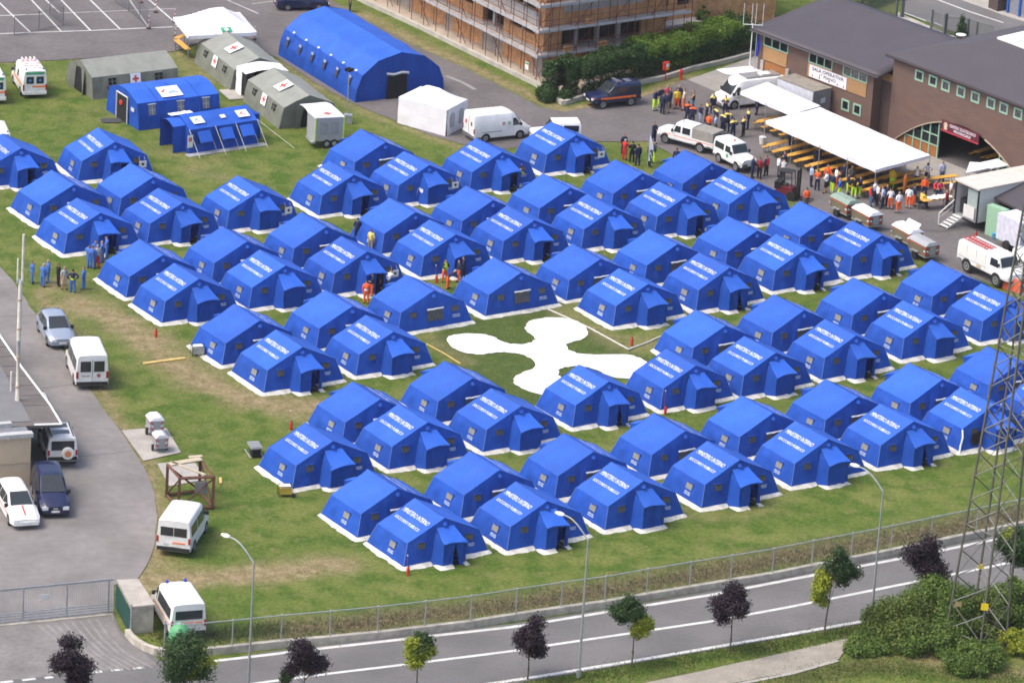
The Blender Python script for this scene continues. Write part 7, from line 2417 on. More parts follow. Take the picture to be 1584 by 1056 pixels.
def plank_wall(t, name, o, xd, x0, x1, z0, z1, m, n, proud=0.03, lift=0.02):
    """horizontal boards, each its own part"""
    nd = Vector((xd.y, -xd.x, 0))
    for i in range(n):
        za, zb = z0 + (z1 - z0) * i / n, z0 + (z1 - z0) * (i + 1) / n - 0.015
        a, b = o + xd * x0 + nd * lift, o + xd * x1 + nd * lift
        k = nd * (proud + 0.008 * (i % 2))
        mb = MB(); mb.hexa([a + k + Vector((0, 0, za)), b + k + Vector((0, 0, za)), b + Vector((0, 0, za)), a + Vector((0, 0, za)), a + k + Vector((0, 0, zb)), b + k + Vector((0, 0, zb)), b + Vector((0, 0, zb)), a + Vector((0, 0, zb))])
        mb.build(name, m, t)


def framed_window(t, o, xd, x0, x1, z0, z1, panes, fr=0.09, nd=None, frame_m=None, deep=0.05):
    """window whose frame is a part, each pane a sub-part"""
    nd = nd or Vector((xd.y, -xd.x, 0))
    frame_m = frame_m or M_gframe

    def slab(mb, a, b, za, zb, k0, k1):
        A, B = o + xd * a, o + xd * b
        mb.hexa([A + nd * k1 + Vector((0, 0, za)), B + nd * k1 + Vector((0, 0, za)), B + nd * k0 + Vector((0, 0, za)), A + nd * k0 + Vector((0, 0, za)),
                 A + nd * k1 + Vector((0, 0, zb)), B + nd * k1 + Vector((0, 0, zb)), B + nd * k0 + Vector((0, 0, zb)), A + nd * k0 + Vector((0, 0, zb))])
    mb = MB()
    slab(mb, x0, x1, z0, z0 + fr, 0, deep)
    slab(mb, x0, x1, z1 - fr, z1, 0, deep)
    w = (x1 - x0 - fr) / panes
    for i in range(panes + 1):
        slab(mb, x0 + w * i, x0 + w * i + fr, z0 + fr, z1 - fr, 0, deep)
    f = mb.build('window', frame_m, t)
    for i in range(panes):
        mb = MB(); slab(mb, x0 + w * i + fr, x0 + w * (i + 1), z0 + fr, z1 - fr, -0.01, 0.012)
        mb.build('pane', M_pane, f)
    return f


BA = G(1344, 212)
bang = R(132.6)
BX = Vector((-cos(bang), -sin(bang), 0))          # along the facade towards the viewer's right
BN = Vector((BX.y, -BX.x, 0))                     # out of the facade
BXL = -BX
off = thing('office_building', 'brown two-storey office building with grey roof and white banner', 'building', (BA.x, BA.y, 0))
LN, DP, EH = 12.4, 8.0, 5.05
O0 = BX * -LN                                      # left end of the facade, facade runs O0 -> 0
Z = lambda z: Vector((0, 0, z))


def slab3(a, b, c, d, z0, z1):
    return MB().hexa([a + Z(z0), b + Z(z0), c + Z(z0), d + Z(z0), a + Z(z1), b + Z(z1), c + Z(z1), d + Z(z1)])


MB().hexa([O0, Vector(), -BN * DP, O0 - BN * DP, O0 + Z(EH), Z(EH), -BN * DP + Z(EH + 1.3), O0 - BN * DP + Z(EH + 1.3)]).build('wall', M_bbrick, off)
# roof: two slopes with the ridge along the facade, a hollow sweep at the right end
mb = MB()


def rf(u, v):
    x = -LN - 0.55 + (LN + 1.55) * u
    s = -0.55 + (DP + 0.8) * v
    k = v
    z = EH + 0.10 + 1.40 * k ** 1.1
    z += 0.25 * max(0, u - 0.75) / 0.25 * k * (1 - k) * 2
    return BX * x - BN * s + Z(z)


mb.grid(rf, 14, 16)
o = mb.build('roof', M_roof, off, smooth=25)
md = o.modifiers.new('thick', 'SOLIDIFY'); md.thickness = 0.16; md.offset = 0
for v in (0, 1):
    mb = MB(); mb.tube([rf(i / 10, v) + Z(-0.10) - BN * (-0.05 if v == 0 else 0.05) for i in range(11)], 0.07, 6); mb.build('gutter', M_roof, off)
for t0, t1 in ((11.9, 9.2), (6.95, 4.40), (3.25, 0.65)):
    framed_window(off, Vector(), BX, -t0, -t1, 4.02, 4.95, 3)
plank_wall(off, 'timber_board', Vector(), BX, -11.85, -9.25, 2.93, 4.0, M_timber, 7)
plank_wall(off, 'timber_board', Vector(), BX, -6.95, -4.40, 2.93, 4.0, M_timber, 7)
plank_wall(off, 'timber_board', Vector(), BX, -3.22, -0.66, 2.93, 4.0, M_timber, 7)
slab3(BX * -11.6 + BN * 0.05, BX * -9.2 + BN * 0.05, BX * -9.2, BX * -11.6, 0, 2.82).build('garage_door', M_garage, off)
for x in (-11.0, -9.9):
    slab3(BX * (x - 0.18) + BN * 0.075, BX * (x + 0.18) + BN * 0.075, BX * (x + 0.18) + BN * 0.05, BX * (x - 0.18) + BN * 0.05, 2.0, 2.3).build('door_light', M_pane, off)
slab3(BX * -11.95 + BN * 0.18, BX * -11.62 + BN * 0.18, BX * -11.62, BX * -11.95, 0, 2.86).build('pier', M_conc, off)
slab3(BX * -9.18 + BN * 0.18, BX * -8.85 + BN * 0.18, BX * -8.85, BX * -9.18, 0, 2.9).build('pier', M_conc, off)
for x in (-1.45, -2.70, -4.90):
    framed_window(off, Vector(), BX, x - 0.42, x + 0.42, 1.32, 2.20, 1, 0.13)
slab3(BX * -6.72 + BN * 0.10, BX * -2.72 + BN * 0.10, BX * -2.72 + BN * 0.07, BX * -6.72 + BN * 0.07, 2.98, 3.92)
ban = slab3(BX * -6.72 + BN * 0.10, BX * -2.72 + BN * 0.10, BX * -2.72 + BN * 0.075, BX * -6.72 + BN * 0.075, 2.97, 3.92).build('banner', M_pvcw, None)
ban.location = (BA.x, BA.y, 0)
tag(ban, 'white banner with black lettering hung on the office wall', 'banner')
M_ink = mat('black_ink', (0.03, 0.03, 0.035), 0.6)
plane_obj('lettering', text_mesh('SALA OPERATIVA', 3.4, 0.28, 'lettering', M_ink, 0.02), ban, BX * -4.72 + BN * 0.10 + Z(3.68), BX, (0, 0, 1), 0.008)
plane_obj('lettering', text_mesh('1° PIANO', 1.75, 0.27, 'lettering', M_ink, 0.02), ban, BX * -4.72 + BN * 0.10 + Z(3.33), BX, (0, 0, 1), 0.008)
for x in (-6.35, -5.6, -4.55, -3.65, -3.0):
    mb = MB(); mb.poly([(-0.09, 0.08, 0), (0, -0.10, 0), (0.09, 0.08, 0), (0.03, 0.05, 0), (0.03, 0.13, 0), (-0.03, 0.13, 0), (-0.03, 0.05, 0)])
    plane_obj('arrow', mb.mesh('arrow', mat('ink_red', (0.3, 0.05, 0.06), 0.6)), ban, BX * x + BN * 0.10 + Z(3.10), BX, (0, 0, 1), 0.008)
# timber gable and dark recess between the two buildings
GA = BX * 0.02
slab3(BX * 0.02 - BN * 0.9, BX * 1.35 - BN * 0.9, BX * 1.35 - BN * 1.1, BX * 0.02 - BN * 1.1, 0, 4.9).build('recess_wall', mat('brown_brick_shaded', (0.07, 0.045, 0.04), 0.85, 0.1, 2), off)  # facade brick in a darker copy, shade of the gap painted in
plank_wall(off, 'gable_board', -BN * 0.0, BX, 0.03, 1.3, 4.45, 5.05, mat('gable_timber', (0.24, 0.14, 0.065), 0.7, 0.15, 3), 3, 0.03, -0.85)

CA = G(1372, 216)
cang = R(131.2)
CX = Vector((-cos(cang), -sin(cang), 0))
CN = Vector((CX.y, -CX.x, 0))
hall = thing('brick_hall', 'big brown brick hall with an arched opening and white skylight', 'building', (CA.x, CA.y, 0))
HL, HD, HH = 16.2, 16.2, 6.55
ax = lambda t: 3.30 - 0.064 * (t - 7.7) ** 2
A0, A1 = 0.53, 14.87
# front wall with the arch cut out, as a strip of wall pieces joined into one wall
mb = MB()
N_ = 36
prev = None
for i in range(N_ + 1):
    t = A0 + (A1 - A0) * i / N_
    z = max(0.0, ax(t))
    if prev:
        t0, z0 = prev
        a, b = CX * t0, CX * t
        k = -CN * 0.35
        mb.add([a + Z(z0), b + Z(z), b + Z(HH), a + Z(HH), a + k + Z(z0), b + k + Z(z), b + k + Z(HH), a + k + Z(HH)], [(0, 1, 2, 3), (7, 6, 5, 4), (0, 4, 5, 1)])
    prev = (t, z)
for t0, t1 in ((0, A0), (A1, HL)):
    a, b = CX * t0, CX * t1
    k = -CN * 0.35
    mb.hexa([a, b, b + k, a + k, a + Z(HH), b + Z(HH), b + k + Z(HH), a + k + Z(HH)])
mb.build('front_wall', M_bbrick, hall)
slab3(CN * -0.36, CX * 0.35 - CN * 0.36, CX * 0.35 - CN * HD, -CN * HD, 0, HH).build('side_wall', M_bbrick, hall)
slab3(CX * (HL - 0.35) - CN * 0.36, CX * HL - CN * 0.36, CX * HL - CN * HD, CX * (HL - 0.35) - CN * HD, 0, HH).build('side_wall', M_bbrick, hall)
slab3(CX * 0.36 - CN * (HD - 0.35), CX * (HL - 0.36) - CN * (HD - 0.35), CX * (HL - 0.36) - CN * HD, CX * 0.36 - CN * HD, 0, HH).build('back_wall', M_bbrick, hall)
slab3(CX * 0.4 - CN * 0.2, CX * (HL - 0.4) - CN * 0.2, CX * (HL - 0.4) - CN * (HD - 0.4), CX * 0.4 - CN * (HD - 0.4), 0.02, 0.05).build('floor', mat('hall_floor', (0.11, 0.10, 0.10), 0.7, 0.1), hall)
# hip roof up to the skylight
IN = 5.35
E = 0.45
e = [CX * -E + CN * E, CX * (HL + E) + CN * E, CX * (HL + E) - CN * (HD + E), CX * -E - CN * (HD + E)]
n_ = [CX * IN - CN * IN, CX * (HL - IN) - CN * IN, CX * (HL - IN) - CN * (HD - IN), CX * IN - CN * (HD - IN)]
for i in range(4):
    j = (i + 1) % 4
    mb = MB(); mb.hexa([e[i] + Z(HH + 0.02), e[j] + Z(HH + 0.02), n_[j] + Z(8.42), n_[i] + Z(8.42), e[i] + Z(HH + 0.20), e[j] + Z(HH + 0.20), n_[j] + Z(8.60), n_[i] + Z(8.60)])
    mb.build('roof_slope', M_roof, hall)
    mb = MB(); mb.tube([e[i] + Z(HH + 0.08), e[j] + Z(HH + 0.08)], 0.09, 6); mb.build('gutter', mat('gutter_dark', (0.03, 0.02, 0.025), 0.5), hall)
    mb = MB(); mb.tube([n_[i] + Z(8.66), n_[j] + Z(8.66)], 0.10, 5); mb.build('skylight_kerb', M_whitep, hall)
apx = sum(n_, Vector()) / 4 + Z(10.0)
for i in range(4):
    j = (i + 1) % 4
    for k in range(3):
        a, b = n_[i].lerp(n_[j], k / 3 + 0.01) + Z(8.72), n_[i].lerp(n_[j], (k + 1) / 3 - 0.01) + Z(8.72)
        mb = MB(); mb.extr([a, b, apx], Z(0.04)); mb.build('skylight_pane', mat('skylight_sheet', (0.70, 0.70, 0.72), 0.3), hall)
for t in (2.80, 4.25, 5.60, 7.22, 8.72, 10.35, 11.68, 13.15, 14.6):
    framed_window(hall, CN * 0.0, CX, t - 0.44, t + 0.44, 5.42, 6.26, 1, 0.14)
# glazed sides of the arch: green mullions, brown panels below, dark panes
M_mull = M_gframe


def arch_glazing(ts, zs):
    for t in ts:
        h = ax(t) - 0.02
        if h > 0.15:
            slab3(CX * (t - 0.05) - CN * 0.10, CX * (t + 0.05) - CN * 0.10, CX * (t + 0.05) - CN * 0.22, CX * (t - 0.05) - CN * 0.22, 0.05, h).build('mullion', M_mull, hall)
    for a, b in zip(ts[:-1], ts[1:]):
        top = min(ax(a), ax(b))
        for i, (z0, z1) in enumerate(zip(zs[:-1], zs[1:])):
            if z0 > top - 0.05:
                continue
            lo = z0
            ha, hb = min(z1, ax(a)) - 0.02, min(z1, ax(b)) - 0.02
            mb = MB()
            p = [CX * (a + 0.05) - CN * 0.17 + Z(lo), CX * (b - 0.05) - CN * 0.17 + Z(lo), CX * (b - 0.05) - CN * 0.17 + Z(hb), CX * (a + 0.05) - CN * 0.17 + Z(ha)]
            mb.extr(p, -CN * 0.03)
            mb.build('panel' if i == 0 else 'pane', M_garage if i == 0 else M_pane, hall)
            if i:
                slab3(CX * (a + 0.05) - CN * 0.11, CX * (b - 0.05) - CN * 0.11, CX * (b - 0.05) - CN * 0.165, CX * (a + 0.05) - CN * 0.165, lo - 0.04, lo + 0.04).build('transom', M_mull, hall)


arch_glazing([0.9, 1.75, 2.6, 3.45, 4.3, 5.2], [0.05, 0.95, 1.75, 2.55, 3.4])
arch_glazing([11.6, 12.5, 13.4, 14.3], [0.05, 0.95, 1.75, 2.55])
for i in range(24):      # pale rim of the arch
    t0, t1 = A0 + (A1 - A0) * i / 24, A0 + (A1 - A0) * (i + 1) / 24
    if i > 15 or i < 9:
        mb = MB(); mb.tube([CX * t0 + CN * 0.03 + Z(max(0, ax(t0))), CX * t1 + CN * 0.03 + Z(max(0, ax(t1)))], 0.055, 5); mb.build('arch_trim', mat('arch_trim', (0.36, 0.30, 0.22), 0.7), hall)
sg = slab3(CX * 5.72 + CN * 0.22, CX * 9.66 + CN * 0.22, CX * 9.66 + CN * 0.18, CX * 5.72 + CN * 0.18, 2.44, 3.30).build('hall_sign', mat('sign_maroon', (0.11, 0.020, 0.034), 0.5, 0.05), None)
sg.location = (CA.x, CA.y, 0)
tag(sg, 'dark red sign board with white lettering hanging in the hall arch', 'sign')
slab3(CX * 5.72 + CN * 0.232, CX * 9.66 + CN * 0.232, CX * 9.66 + CN * 0.222, CX * 5.72 + CN * 0.222, 2.44, 2.56).build('lower_band', mat('sign_red', (0.42, 0.04, 0.06), 0.5), sg)
M_sl = mat('sign_letter', (0.72, 0.70, 0.74), 0.5)
plane_obj('lettering', text_mesh('CENTRO ZOOTECNICO', 2.75, 0.23, 'lettering', M_sl, 0.02), sg, CX * 7.95 + CN * 0.222 + Z(3.05), CX, (0, 0, 1), 0.008)
plane_obj('lettering', text_mesh('PROVINCIALE', 1.75, 0.21, 'lettering', M_sl, 0.02), sg, CX * 7.95 + CN * 0.222 + Z(2.74), CX, (0, 0, 1), 0.008)
mb = MB(); mb.lathe([(0.2, 0.0), (0.2, 0.01)], 12, (0, 0, 0)); mb.box((0, -0.28, 0.006), (0.34, 0.22, 0.012)); plane_obj('sign_emblem', mb.mesh('sign_emblem', mat('emblem_tan', (0.55, 0.42, 0.30), 0.6)), sg, CX * 6.18 + CN * 0.222 + Z(3.0), CX, (0, 0, 1), 0.006)


# long yellow tables with benches
def table_set(c, rz, label, group, L=2.2):
    t = thing('picnic_set', label, 'table', (c.x, c.y, 0.03), rz, group)
    bench(t, (0, 0, 0), L, 0.52, 0.76, 0, 'table_top')
    bench(t, (0, 0.55, 0), L, 0.26, 0.46, 0, 'bench')
    bench(t, (0, -0.55, 0), L, 0.26, 0.46, 0, 'bench')
    return t


M_yel2 = M_yel
g = 'yellow tables with benches under the long canopy'
c2 = [G(1184, 187, 2.45), G(1269, 166.5, 2.45), G(1439, 240, 2.45), G(1355, 262.5, 2.45)]
a0, a1 = Vector((c2[0].x, c2[0].y, 0)), Vector((c2[3].x, c2[3].y, 0))
b0 = Vector((c2[1].x, c2[1].y, 0))
ud = (b0 - a0).normalized()
vd = (a1 - a0).normalized()
Lc = (a1 - a0).length
proto = None
nT = 10
for i in range(nT):
    for j in range(2):
        p = a0 + vd * (0.75 + (Lc - 1.3) * i / (nT - 1)) + ud * (0.85 + 2.75 * j)
        lab = 'yellow table with benches, %s from the left in the %s row under the canopy' % (ORD[i], 'front' if j == 0 else 'back')
        if proto is None:
            proto = table_set(p, math.atan2(ud.y, ud.x), lab, g)
        else:
            dup(proto, (p.x, p.y, 0.03), math.atan2(ud.y, ud.x), lab, g)
c1 = [G(1145, 142, 2.45), G(1187, 127, 2.45), G(1269, 164, 2.45), G(1226, 176, 2.45)]
p0, p1 = Vector((c1[0].x, c1[0].y, 0)), Vector((c1[3].x, c1[3].y, 0))
for i in range(4):
    p = p0.lerp(p1, 0.40 + 0.17 * i) + ud * 1.0
    dup(proto, (p.x, p.y, 0.03), math.atan2(ud.y, ud.x), 'yellow table with benches, %s from the left under the small canopy' % ORD[i], 'yellow tables under the small canopy')
for px, rz, lab in (((1408, 283), 0.35, 'yellow table with benches right of the canopy corner'), ((1412, 292), 0.35, 'yellow table with benches in front of the one right of the canopy corner'),
                    ((1459, 289), 0.2, 'yellow table standing near the trailer with people behind')):
    dup(proto, G(*px) + Vector((0, 0, 0.03)), YAW + rz - 0.3, lab, 'yellow tables outside the canopies')
for i, (t_, s_) in enumerate(((7.2, 3.2), (8.6, 3.6), (7.0, 5.2), (8.9, 5.6))):
    p = CA + CX * t_ - CN * s_
    dup(proto, (p.x, p.y, 0.06), math.atan2(-CN.y, -CN.x) + 0.1, 'yellow table with benches inside the dark hall, ' + ['front left', 'front right', 'rear left', 'rear right'][i], 'yellow tables inside the hall')
# table with white cloth and paper
t = thing('serving_table', 'yellow table covered with white paper where people sit by the trailer', 'table', G(1446, 322) + Vector((0, 0, 0.03)), YAW - 0.05)
bench(t, (0, 0, 0), 2.6, 0.8, 0.75, 0, 'table_top')
mb = MB(); mb.grid(lambda u, v: Vector((-0.7 + 1.95 * u, -0.38 + 0.76 * v, 0.79 + abs(wob(u * 4, v * 4, 0, 2, 0.16)))), 12, 6); mb.build('paper_cover', M_pvcw, t, smooth=50)
t = thing('chair', 'black chair holding the person in the yellow vest', 'chair', G(1422, 323) + Vector((0, 0, 0.03)), R(30))
mb = MB(); mb.box((0, 0, 0.45), (0.45, 0.45, 0.05)); mb.build('seat', M_black, t)
mb = MB(); mb.box((-0.22, 0, 0.72), (0.04, 0.44, 0.45)); mb.build('backrest', M_black, t)
for sx in (-1, 1):
    for sy in (-1, 1):
        mb = MB(); mb.tube([(sx * 0.2, sy * 0.2, 0), (sx * 0.2, sy * 0.2, 0.44)], 0.02, 5); mb.build('leg', M_black, t)


# white canopies over the tables: rows of flat-pitched gazebo roofs joined together
def canopy(name, label, corners, bays, rise):
    c = sum(corners, Vector()) / 4
    o = Vector((c.x, c.y, 0))
    t = thing(name, label, 'canopy', o)
    q = [p - o for p in corners]
    for i in range(bays):
        def f(u, v, i=i):
            uu = (i + u) / bays
            p = q[0].lerp(q[3], uu).lerp(q[1].lerp(q[2], uu), v)
            d = max(abs(u - 0.5) * 2, abs(v - 0.5) * 2)
            return p + Vector((0, 0, rise * (1 - d) + wob(p.x, p.y, 0, 0.9, 0.05)))
        mb = MB(); mb.grid(f, 10, 14); mb.build('roof_panel', M_pvcw, t, smooth=30)
    for a, b in zip(q, q[1:] + q[:1]):
        mb = MB(); mb.grid(lambda u, v: a.lerp(b, u) + Vector((0.03 * math.sin(u * 40) * v, 0.03 * math.sin(u * 31) * v, -0.24 * v)), 20, 2); mb.build('valance', M_pvcw, t, smooth=60)
    for i in range(bays + 1):
        for a, b in ((q[0], q[3]), (q[1], q[2])):
            p = a.lerp(b, i / bays)
            mb = MB(); mb.tube([(p.x, p.y, 0), (p.x, p.y, p.z - 0.02)], 0.03, 6); mb.build('post', M_galv, t)
    return t


canopy('canopy_tent', 'long white canopy over the yellow tables before the brown buildings', c2, 4, 0.22)
canopy('canopy_tent', 'smaller white canopy between the camper van and the grey box trailer', c1, 2, 0.28)
t = thing('bucket', 'pale bucket standing on the paved yard at the canopy corner', 'bucket', G(1179, 223) + Vector((0, 0, 0.02)))
mb = MB(); mb.lathe([(0.20, 0), (0.26, 0.5)], 12); mb.build('shell', M_cream, t); mb = MB(); mb.lathe([(0.27, 0.5), (0.27, 0.56)], 12); mb.build('rim', M_whitep, t)
# lamp with two floodlights by the hall corner
t = thing('floodlight_post', 'white post with two round floodlights before the dark recess', 'floodlight', G(1352, 198) + Vector((0, 0, 0.02)))
mb = MB(); mb.tube([(0, 0, 0), (0, 0, 4.0)], 0.05, 8); mb.build('post', M_whitep, t)
mb = MB(); mb.tube([(-0.42, 0, 4.0), (0.42, 0, 4.0)], 0.03, 6); mb.build('cross_bar', M_whitep, t)
for x in (-0.42, 0.0, 0.42):
    mb = MB(); mb.sphere((x, -0.05, 4.02), 0.17, 10, 6); mb.build('floodlight', M_cream, t)
# antenna mast with flags at the left office corner
ap = BA + BX * (-LN - 0.35) + BN * 0.5
t = thing('antenna_mast', 'white pole with forked antenna at the left corner of the office', 'antenna', (ap.x, ap.y, 0))
mb = MB(); mb.tube([(0, 0, 0), (0, 0, 5.6)], 0.045, 8); mb.build('mast', M_whitep, t)
mb = MB(); mb.tube([(-0.75, 0, 5.5), (0.75, 0, 5.5)], 0.03, 6); mb.build('cross_bar', M_whitep, t)
for x in (-0.75, -0.1, 0.2, 0.75):
    mb = MB(); mb.tube([(x, 0, 5.5), (x, 0, 5.5 + 1.7)], 0.02, 6); mb.build('antenna_rod', M_whitep, t)
t = thing('flag', 'furled blue and white flag beside the antenna mast', 'flag', (ap.x + 0.35, ap.y - 0.4, 0))
mb = MB(); mb.tube([(0, 0, 0), (0, 0, 5.0)], 0.035, 6); mb.build('pole', M_galv, t)
mb = MB(); mb.grid(lambda u, v: Vector((0.05 + 0.30 * u * (0.5 + 0.5 * math.sin(PI * v)), 0.08 * math.sin(8 * u + 5 * v), 3.1 + 1.7 * v)), 5, 8); mb.build('cloth', mat('flag_blue', (0.03, 0.06, 0.40), 0.7), t, smooth=60)

# expandable container trailer with steps
rc = [G(1480, 277.5, 3.3), G(1516, 293.5, 3.3), G(1583, 269, 3.3), G(1556, 258.5, 3.3)]
c = sum(rc, Vector()) / 4
t = thing('kitchen_trailer', 'white container trailer with open rear room and metal steps', 'trailer', (c.x, c.y, 0.02))
o = Vector((c.x, c.y, 3.3))
q = [p - o for p in rc]
M_wbox = mat('white_panel', (0.60, 0.58, 0.55), 0.5, 0.04, 2)
fx = (q[1] - q[0]).normalized(); fd = (q[3] - q[0]).normalized(); W_ = (q[1] - q[0]).length; Dp = (q[3] - q[0]).length + 3.0
fn = Vector((fx.y, -fx.x, 0))
if fn.dot(fd) > 0:
    fn = -fn
P = lambda x, d, z: q[0] + fx * x - fn * d + Z(z - 0.0)


def pbox(x0, x1, d0, d1, z0, z1):
    return MB().hexa([P(x0, d0, z0), P(x1, d0, z0), P(x1, d1, z0), P(x0, d1, z0), P(x0, d0, z1), P(x1, d0, z1), P(x1, d1, z1), P(x0, d1, z1)])


pbox(W_ - 0.08, W_, 0.02, Dp, 0.75, 3.2).build('side_wall', M_wbox, t)
pbox(0, 0.08, 0.02, Dp, 0.75, 3.2).build('side_wall', M_wbox, t)
pbox(0.09, W_ - 0.09, Dp - 0.1, Dp, 0.75, 3.2).build('front_wall', M_wbox, t)
pbox(0.085, W_ - 0.085, 0.02, Dp, 0.70, 0.80).build('floor', M_galv, t)
pbox(-0.08, W_ + 0.08, -0.15, Dp + 0.05, 3.21, 3.34).build('roof', mat('cream_roof', (0.52, 0.47, 0.42), 0.7, 0.08, 1.5), t)
pbox(0.085, W_ - 0.085, 1.6, 1.68, 0.81, 3.2).build('room_wall', mat('room_grey', (0.30, 0.32, 0.33), 0.6, 0.1), t)
pbox(W_ * 0.48, W_ - 0.09, 0.10, 0.16, 0.81, 3.0).build('door_leaf', mat('door_greygreen', (0.30, 0.36, 0.34), 0.5), t)
pbox(W_ * 0.40, W_ * 0.85, -0.02, 0.06, 0.85, 1.75).build('white_board', M_wbox, t)
for x0, x1 in ((-0.02, 0.10), (W_ - 0.10, W_ + 0.02)):
    pbox(x0, x1, -0.06, 0.018, 0.72, 3.2).build('corner_post', M_dark, t)
pbox(0.2, 0.7, 0.4, 0.9, 0.81, 1.9).build('cupboard', M_black, t)
pbox(0.3, W_ - 0.3, 0.3, Dp, 0.42, 0.69).build('chassis', M_black, t)
for s in range(5):
    pbox(0.15, 0.95, -0.25 - 0.28 * s, -0.02 - 0.28 * s, 0.66 - 0.14 * s, 0.70 - 0.14 * s).build('step', M_cream, t)
for x in (0.10, 0.98):
    mb = MB(); mb.tube([P(x, -0.02, 0.72), P(x, -1.45, 0.06)], 0.045, 4); mb.build('stringer', M_galv, t)
mb = MB(); mb.tube([P(0.02, -1.4, 0.1), P(0.02, -1.4, 0.95), P(0.02, -0.05, 1.75)], 0.035, 6); mb.build('handrail', M_cream, t)
mb = MB(); mb.tube([P(0.02, -1.4, 0.55), P(0.02, -0.05, 1.3)], 0.03, 6); mb.build('handrail', M_galv, t)
for d in (2.2, 3.2):
    p = P(W_ - 0.2, d, 0.45); mb = MB(); mb.lathe([(0.2, -0.1), (0.42, -0.1), (0.42, 0.1), (0.2, 0.1)], 14, (0, 0, 0), 'Y'); mb.build('wheel', M_black, t, p - Z(0.02), math.atan2(fd.y, fd.x))
extinguisher((1509, 369), 'red extinguisher standing at the container trailer corner', 0)
t = thing('red_barrier', 'orange-red plastic barrier beside the fire truck bonnet', 'barrier', G(1566, 449) + Z(0.02), -0.6)
mb = MB(); mb.hexa([(-0.7, -0.25, 0), (0.7, -0.25, 0), (0.7, 0.25, 0), (-0.7, 0.25, 0), (-0.65, -0.09, 0.9), (0.65, -0.09, 0.9), (0.65, 0.09, 0.9), (-0.65, 0.09, 0.9)]); mb.build('barrier_body', mat('barrier_orange', (0.62, 0.12, 0.05), 0.5), t)
for x in (-0.4, 0.4):
    mb = MB(); mb.box((x, 0, 0.92), (0.2, 0.14, 0.06)); mb.build('cap', M_whitep, t)
# white tilted covers behind the container
for i, (cs, lab) in enumerate((([(1494, 269), (1531, 261), (1515, 253), (1500, 252)], 'white tilted tarpaulin in front of the hall arch, left one'), ([(1533, 262), (1560, 257), (1543, 247), (1516, 253)], 'flat pale roof of a stall in front of the hall arch'))):
    pts = [G(x, y, 2.6) for x, y in cs]
    c = sum(pts, Vector()) / 4
    t = thing('stall_roof', lab, 'stall', (c.x, c.y, 0))
    qq = [p - Vector((c.x, c.y, 0)) for p in pts]
    mb = MB(); mb.extr(qq, Z(0.08)); mb.build('roof_sheet', M_pvcw if i == 0 else M_cream, t)
    for p in qq:
        mb = MB(); mb.tube([(p.x * 0.95, p.y * 0.95, 0), (p.x * 0.95, p.y * 0.95, 2.6)], 0.03, 6); mb.build('post', M_galv, t)
# low brown shed at the right edge with its mint green door
sA = G(1536, 352); sx = (G(1590, 378) - sA).normalized()
sn = Vector((sx.y, -sx.x, 0))
shed = thing('brick_shed', 'low brown brick shed with dark roof at the right edge', 'building', (sA.x, sA.y, 0))
slab3(Vector(), sx * 0.9, sx * 0.9 - sn * 5, -sn * 5, 0, 2.35).build('wall', M_bbrick, shed)
slab3(sx * 2.1, sx * 9, sx * 9 - sn * 5, sx * 2.1 - sn * 5, 0, 2.35).build('wall', M_bbrick, shed)
slab3(sx * 0.9 - sn * 0.5, sx * 2.1 - sn * 0.5, sx * 2.1 - sn * 0.6, sx * 0.9 - sn * 0.6, 0, 2.35).build('doorway', M_dark, shed)
mb = MB(); mb.hexa([sn * 0.5 - sx * 0.5 + Z(2.36), sx * 9.5 + sn * 0.5 + Z(2.36), sx * 9.5 - sn * 5 + Z(3.7), -sn * 5 - sx * 0.5 + Z(3.7), sn * 0.5 - sx * 0.5 + Z(2.52), sx * 9.5 + sn * 0.5 + Z(2.52), sx * 9.5 - sn * 5 + Z(3.86), -sn * 5 - sx * 0.5 + Z(3.86)]); mb.build('roof', M_roof, shed)
da, db = G(1527, 362), G(1553, 372)
t = thing('green_cabinet', 'pale green tall cabinet door beside the shed', 'cabinet', (da + db) / 2, math.atan2((db - da).y, (db - da).x))
M_sage = mat('sage_paint', (0.27, 0.44, 0.30), 0.5, 0.04)
w = (db - da).length
mb = MB(); mb.box((0, 0, 1.15), (w, 0.55, 2.3)); mb.build('cabinet_body', M_sage, t)
for z in (0.6, 1.72):
    mb = MB(); mb.box((0, -0.285, z), (w * 0.94, 0.02, 1.06)); mb.build('door', M_sage, t)
mb = MB(); mb.box((w * 0.35, -0.31, 1.0), (0.06, 0.03, 0.16)); mb.build('handle', M_dark, t)
t = thing('blue_stool', 'small bright blue stool in front of the pale green cabinet', 'stool', G(1538, 370))
mb = MB(); mb.box((0, 0, 0.42), (0.34, 0.34, 0.05)); mb.build('seat', mat('bright_blue', (0.03, 0.30, 0.65), 0.4), t)
for sx_ in (-1, 1):
    for sy_ in (-1, 1):
        mb = MB(); mb.tube([(sx_ * 0.16, sy_ * 0.16, 0), (sx_ * 0.13, sy_ * 0.13, 0.41)], 0.03, 5); mb.build('leg', MATS['bright_blue'], t)
t = thing('box_trailer', 'white lockable box trailer at the right edge behind the fire truck', 'trailer', G(1573, 384) + Z(0.02), R(36))
mb = MB(); mb.box((0, 0, 1.45), (1.9, 2.6, 1.9)); mb.build('box_body', mat('lilac_white', (0.55, 0.55, 0.62), 0.5), t)
for x in (-0.47, 0.47):
    mb = MB(); mb.box((x, -1.31, 1.45), (0.9, 0.02, 1.8)); mb.build('door', MATS['lilac_white'], t)
    mb = MB(); mb.box((x * 0.4, -1.33, 1.3), (0.08, 0.03, 0.12)); mb.build('handle', M_dark, t)
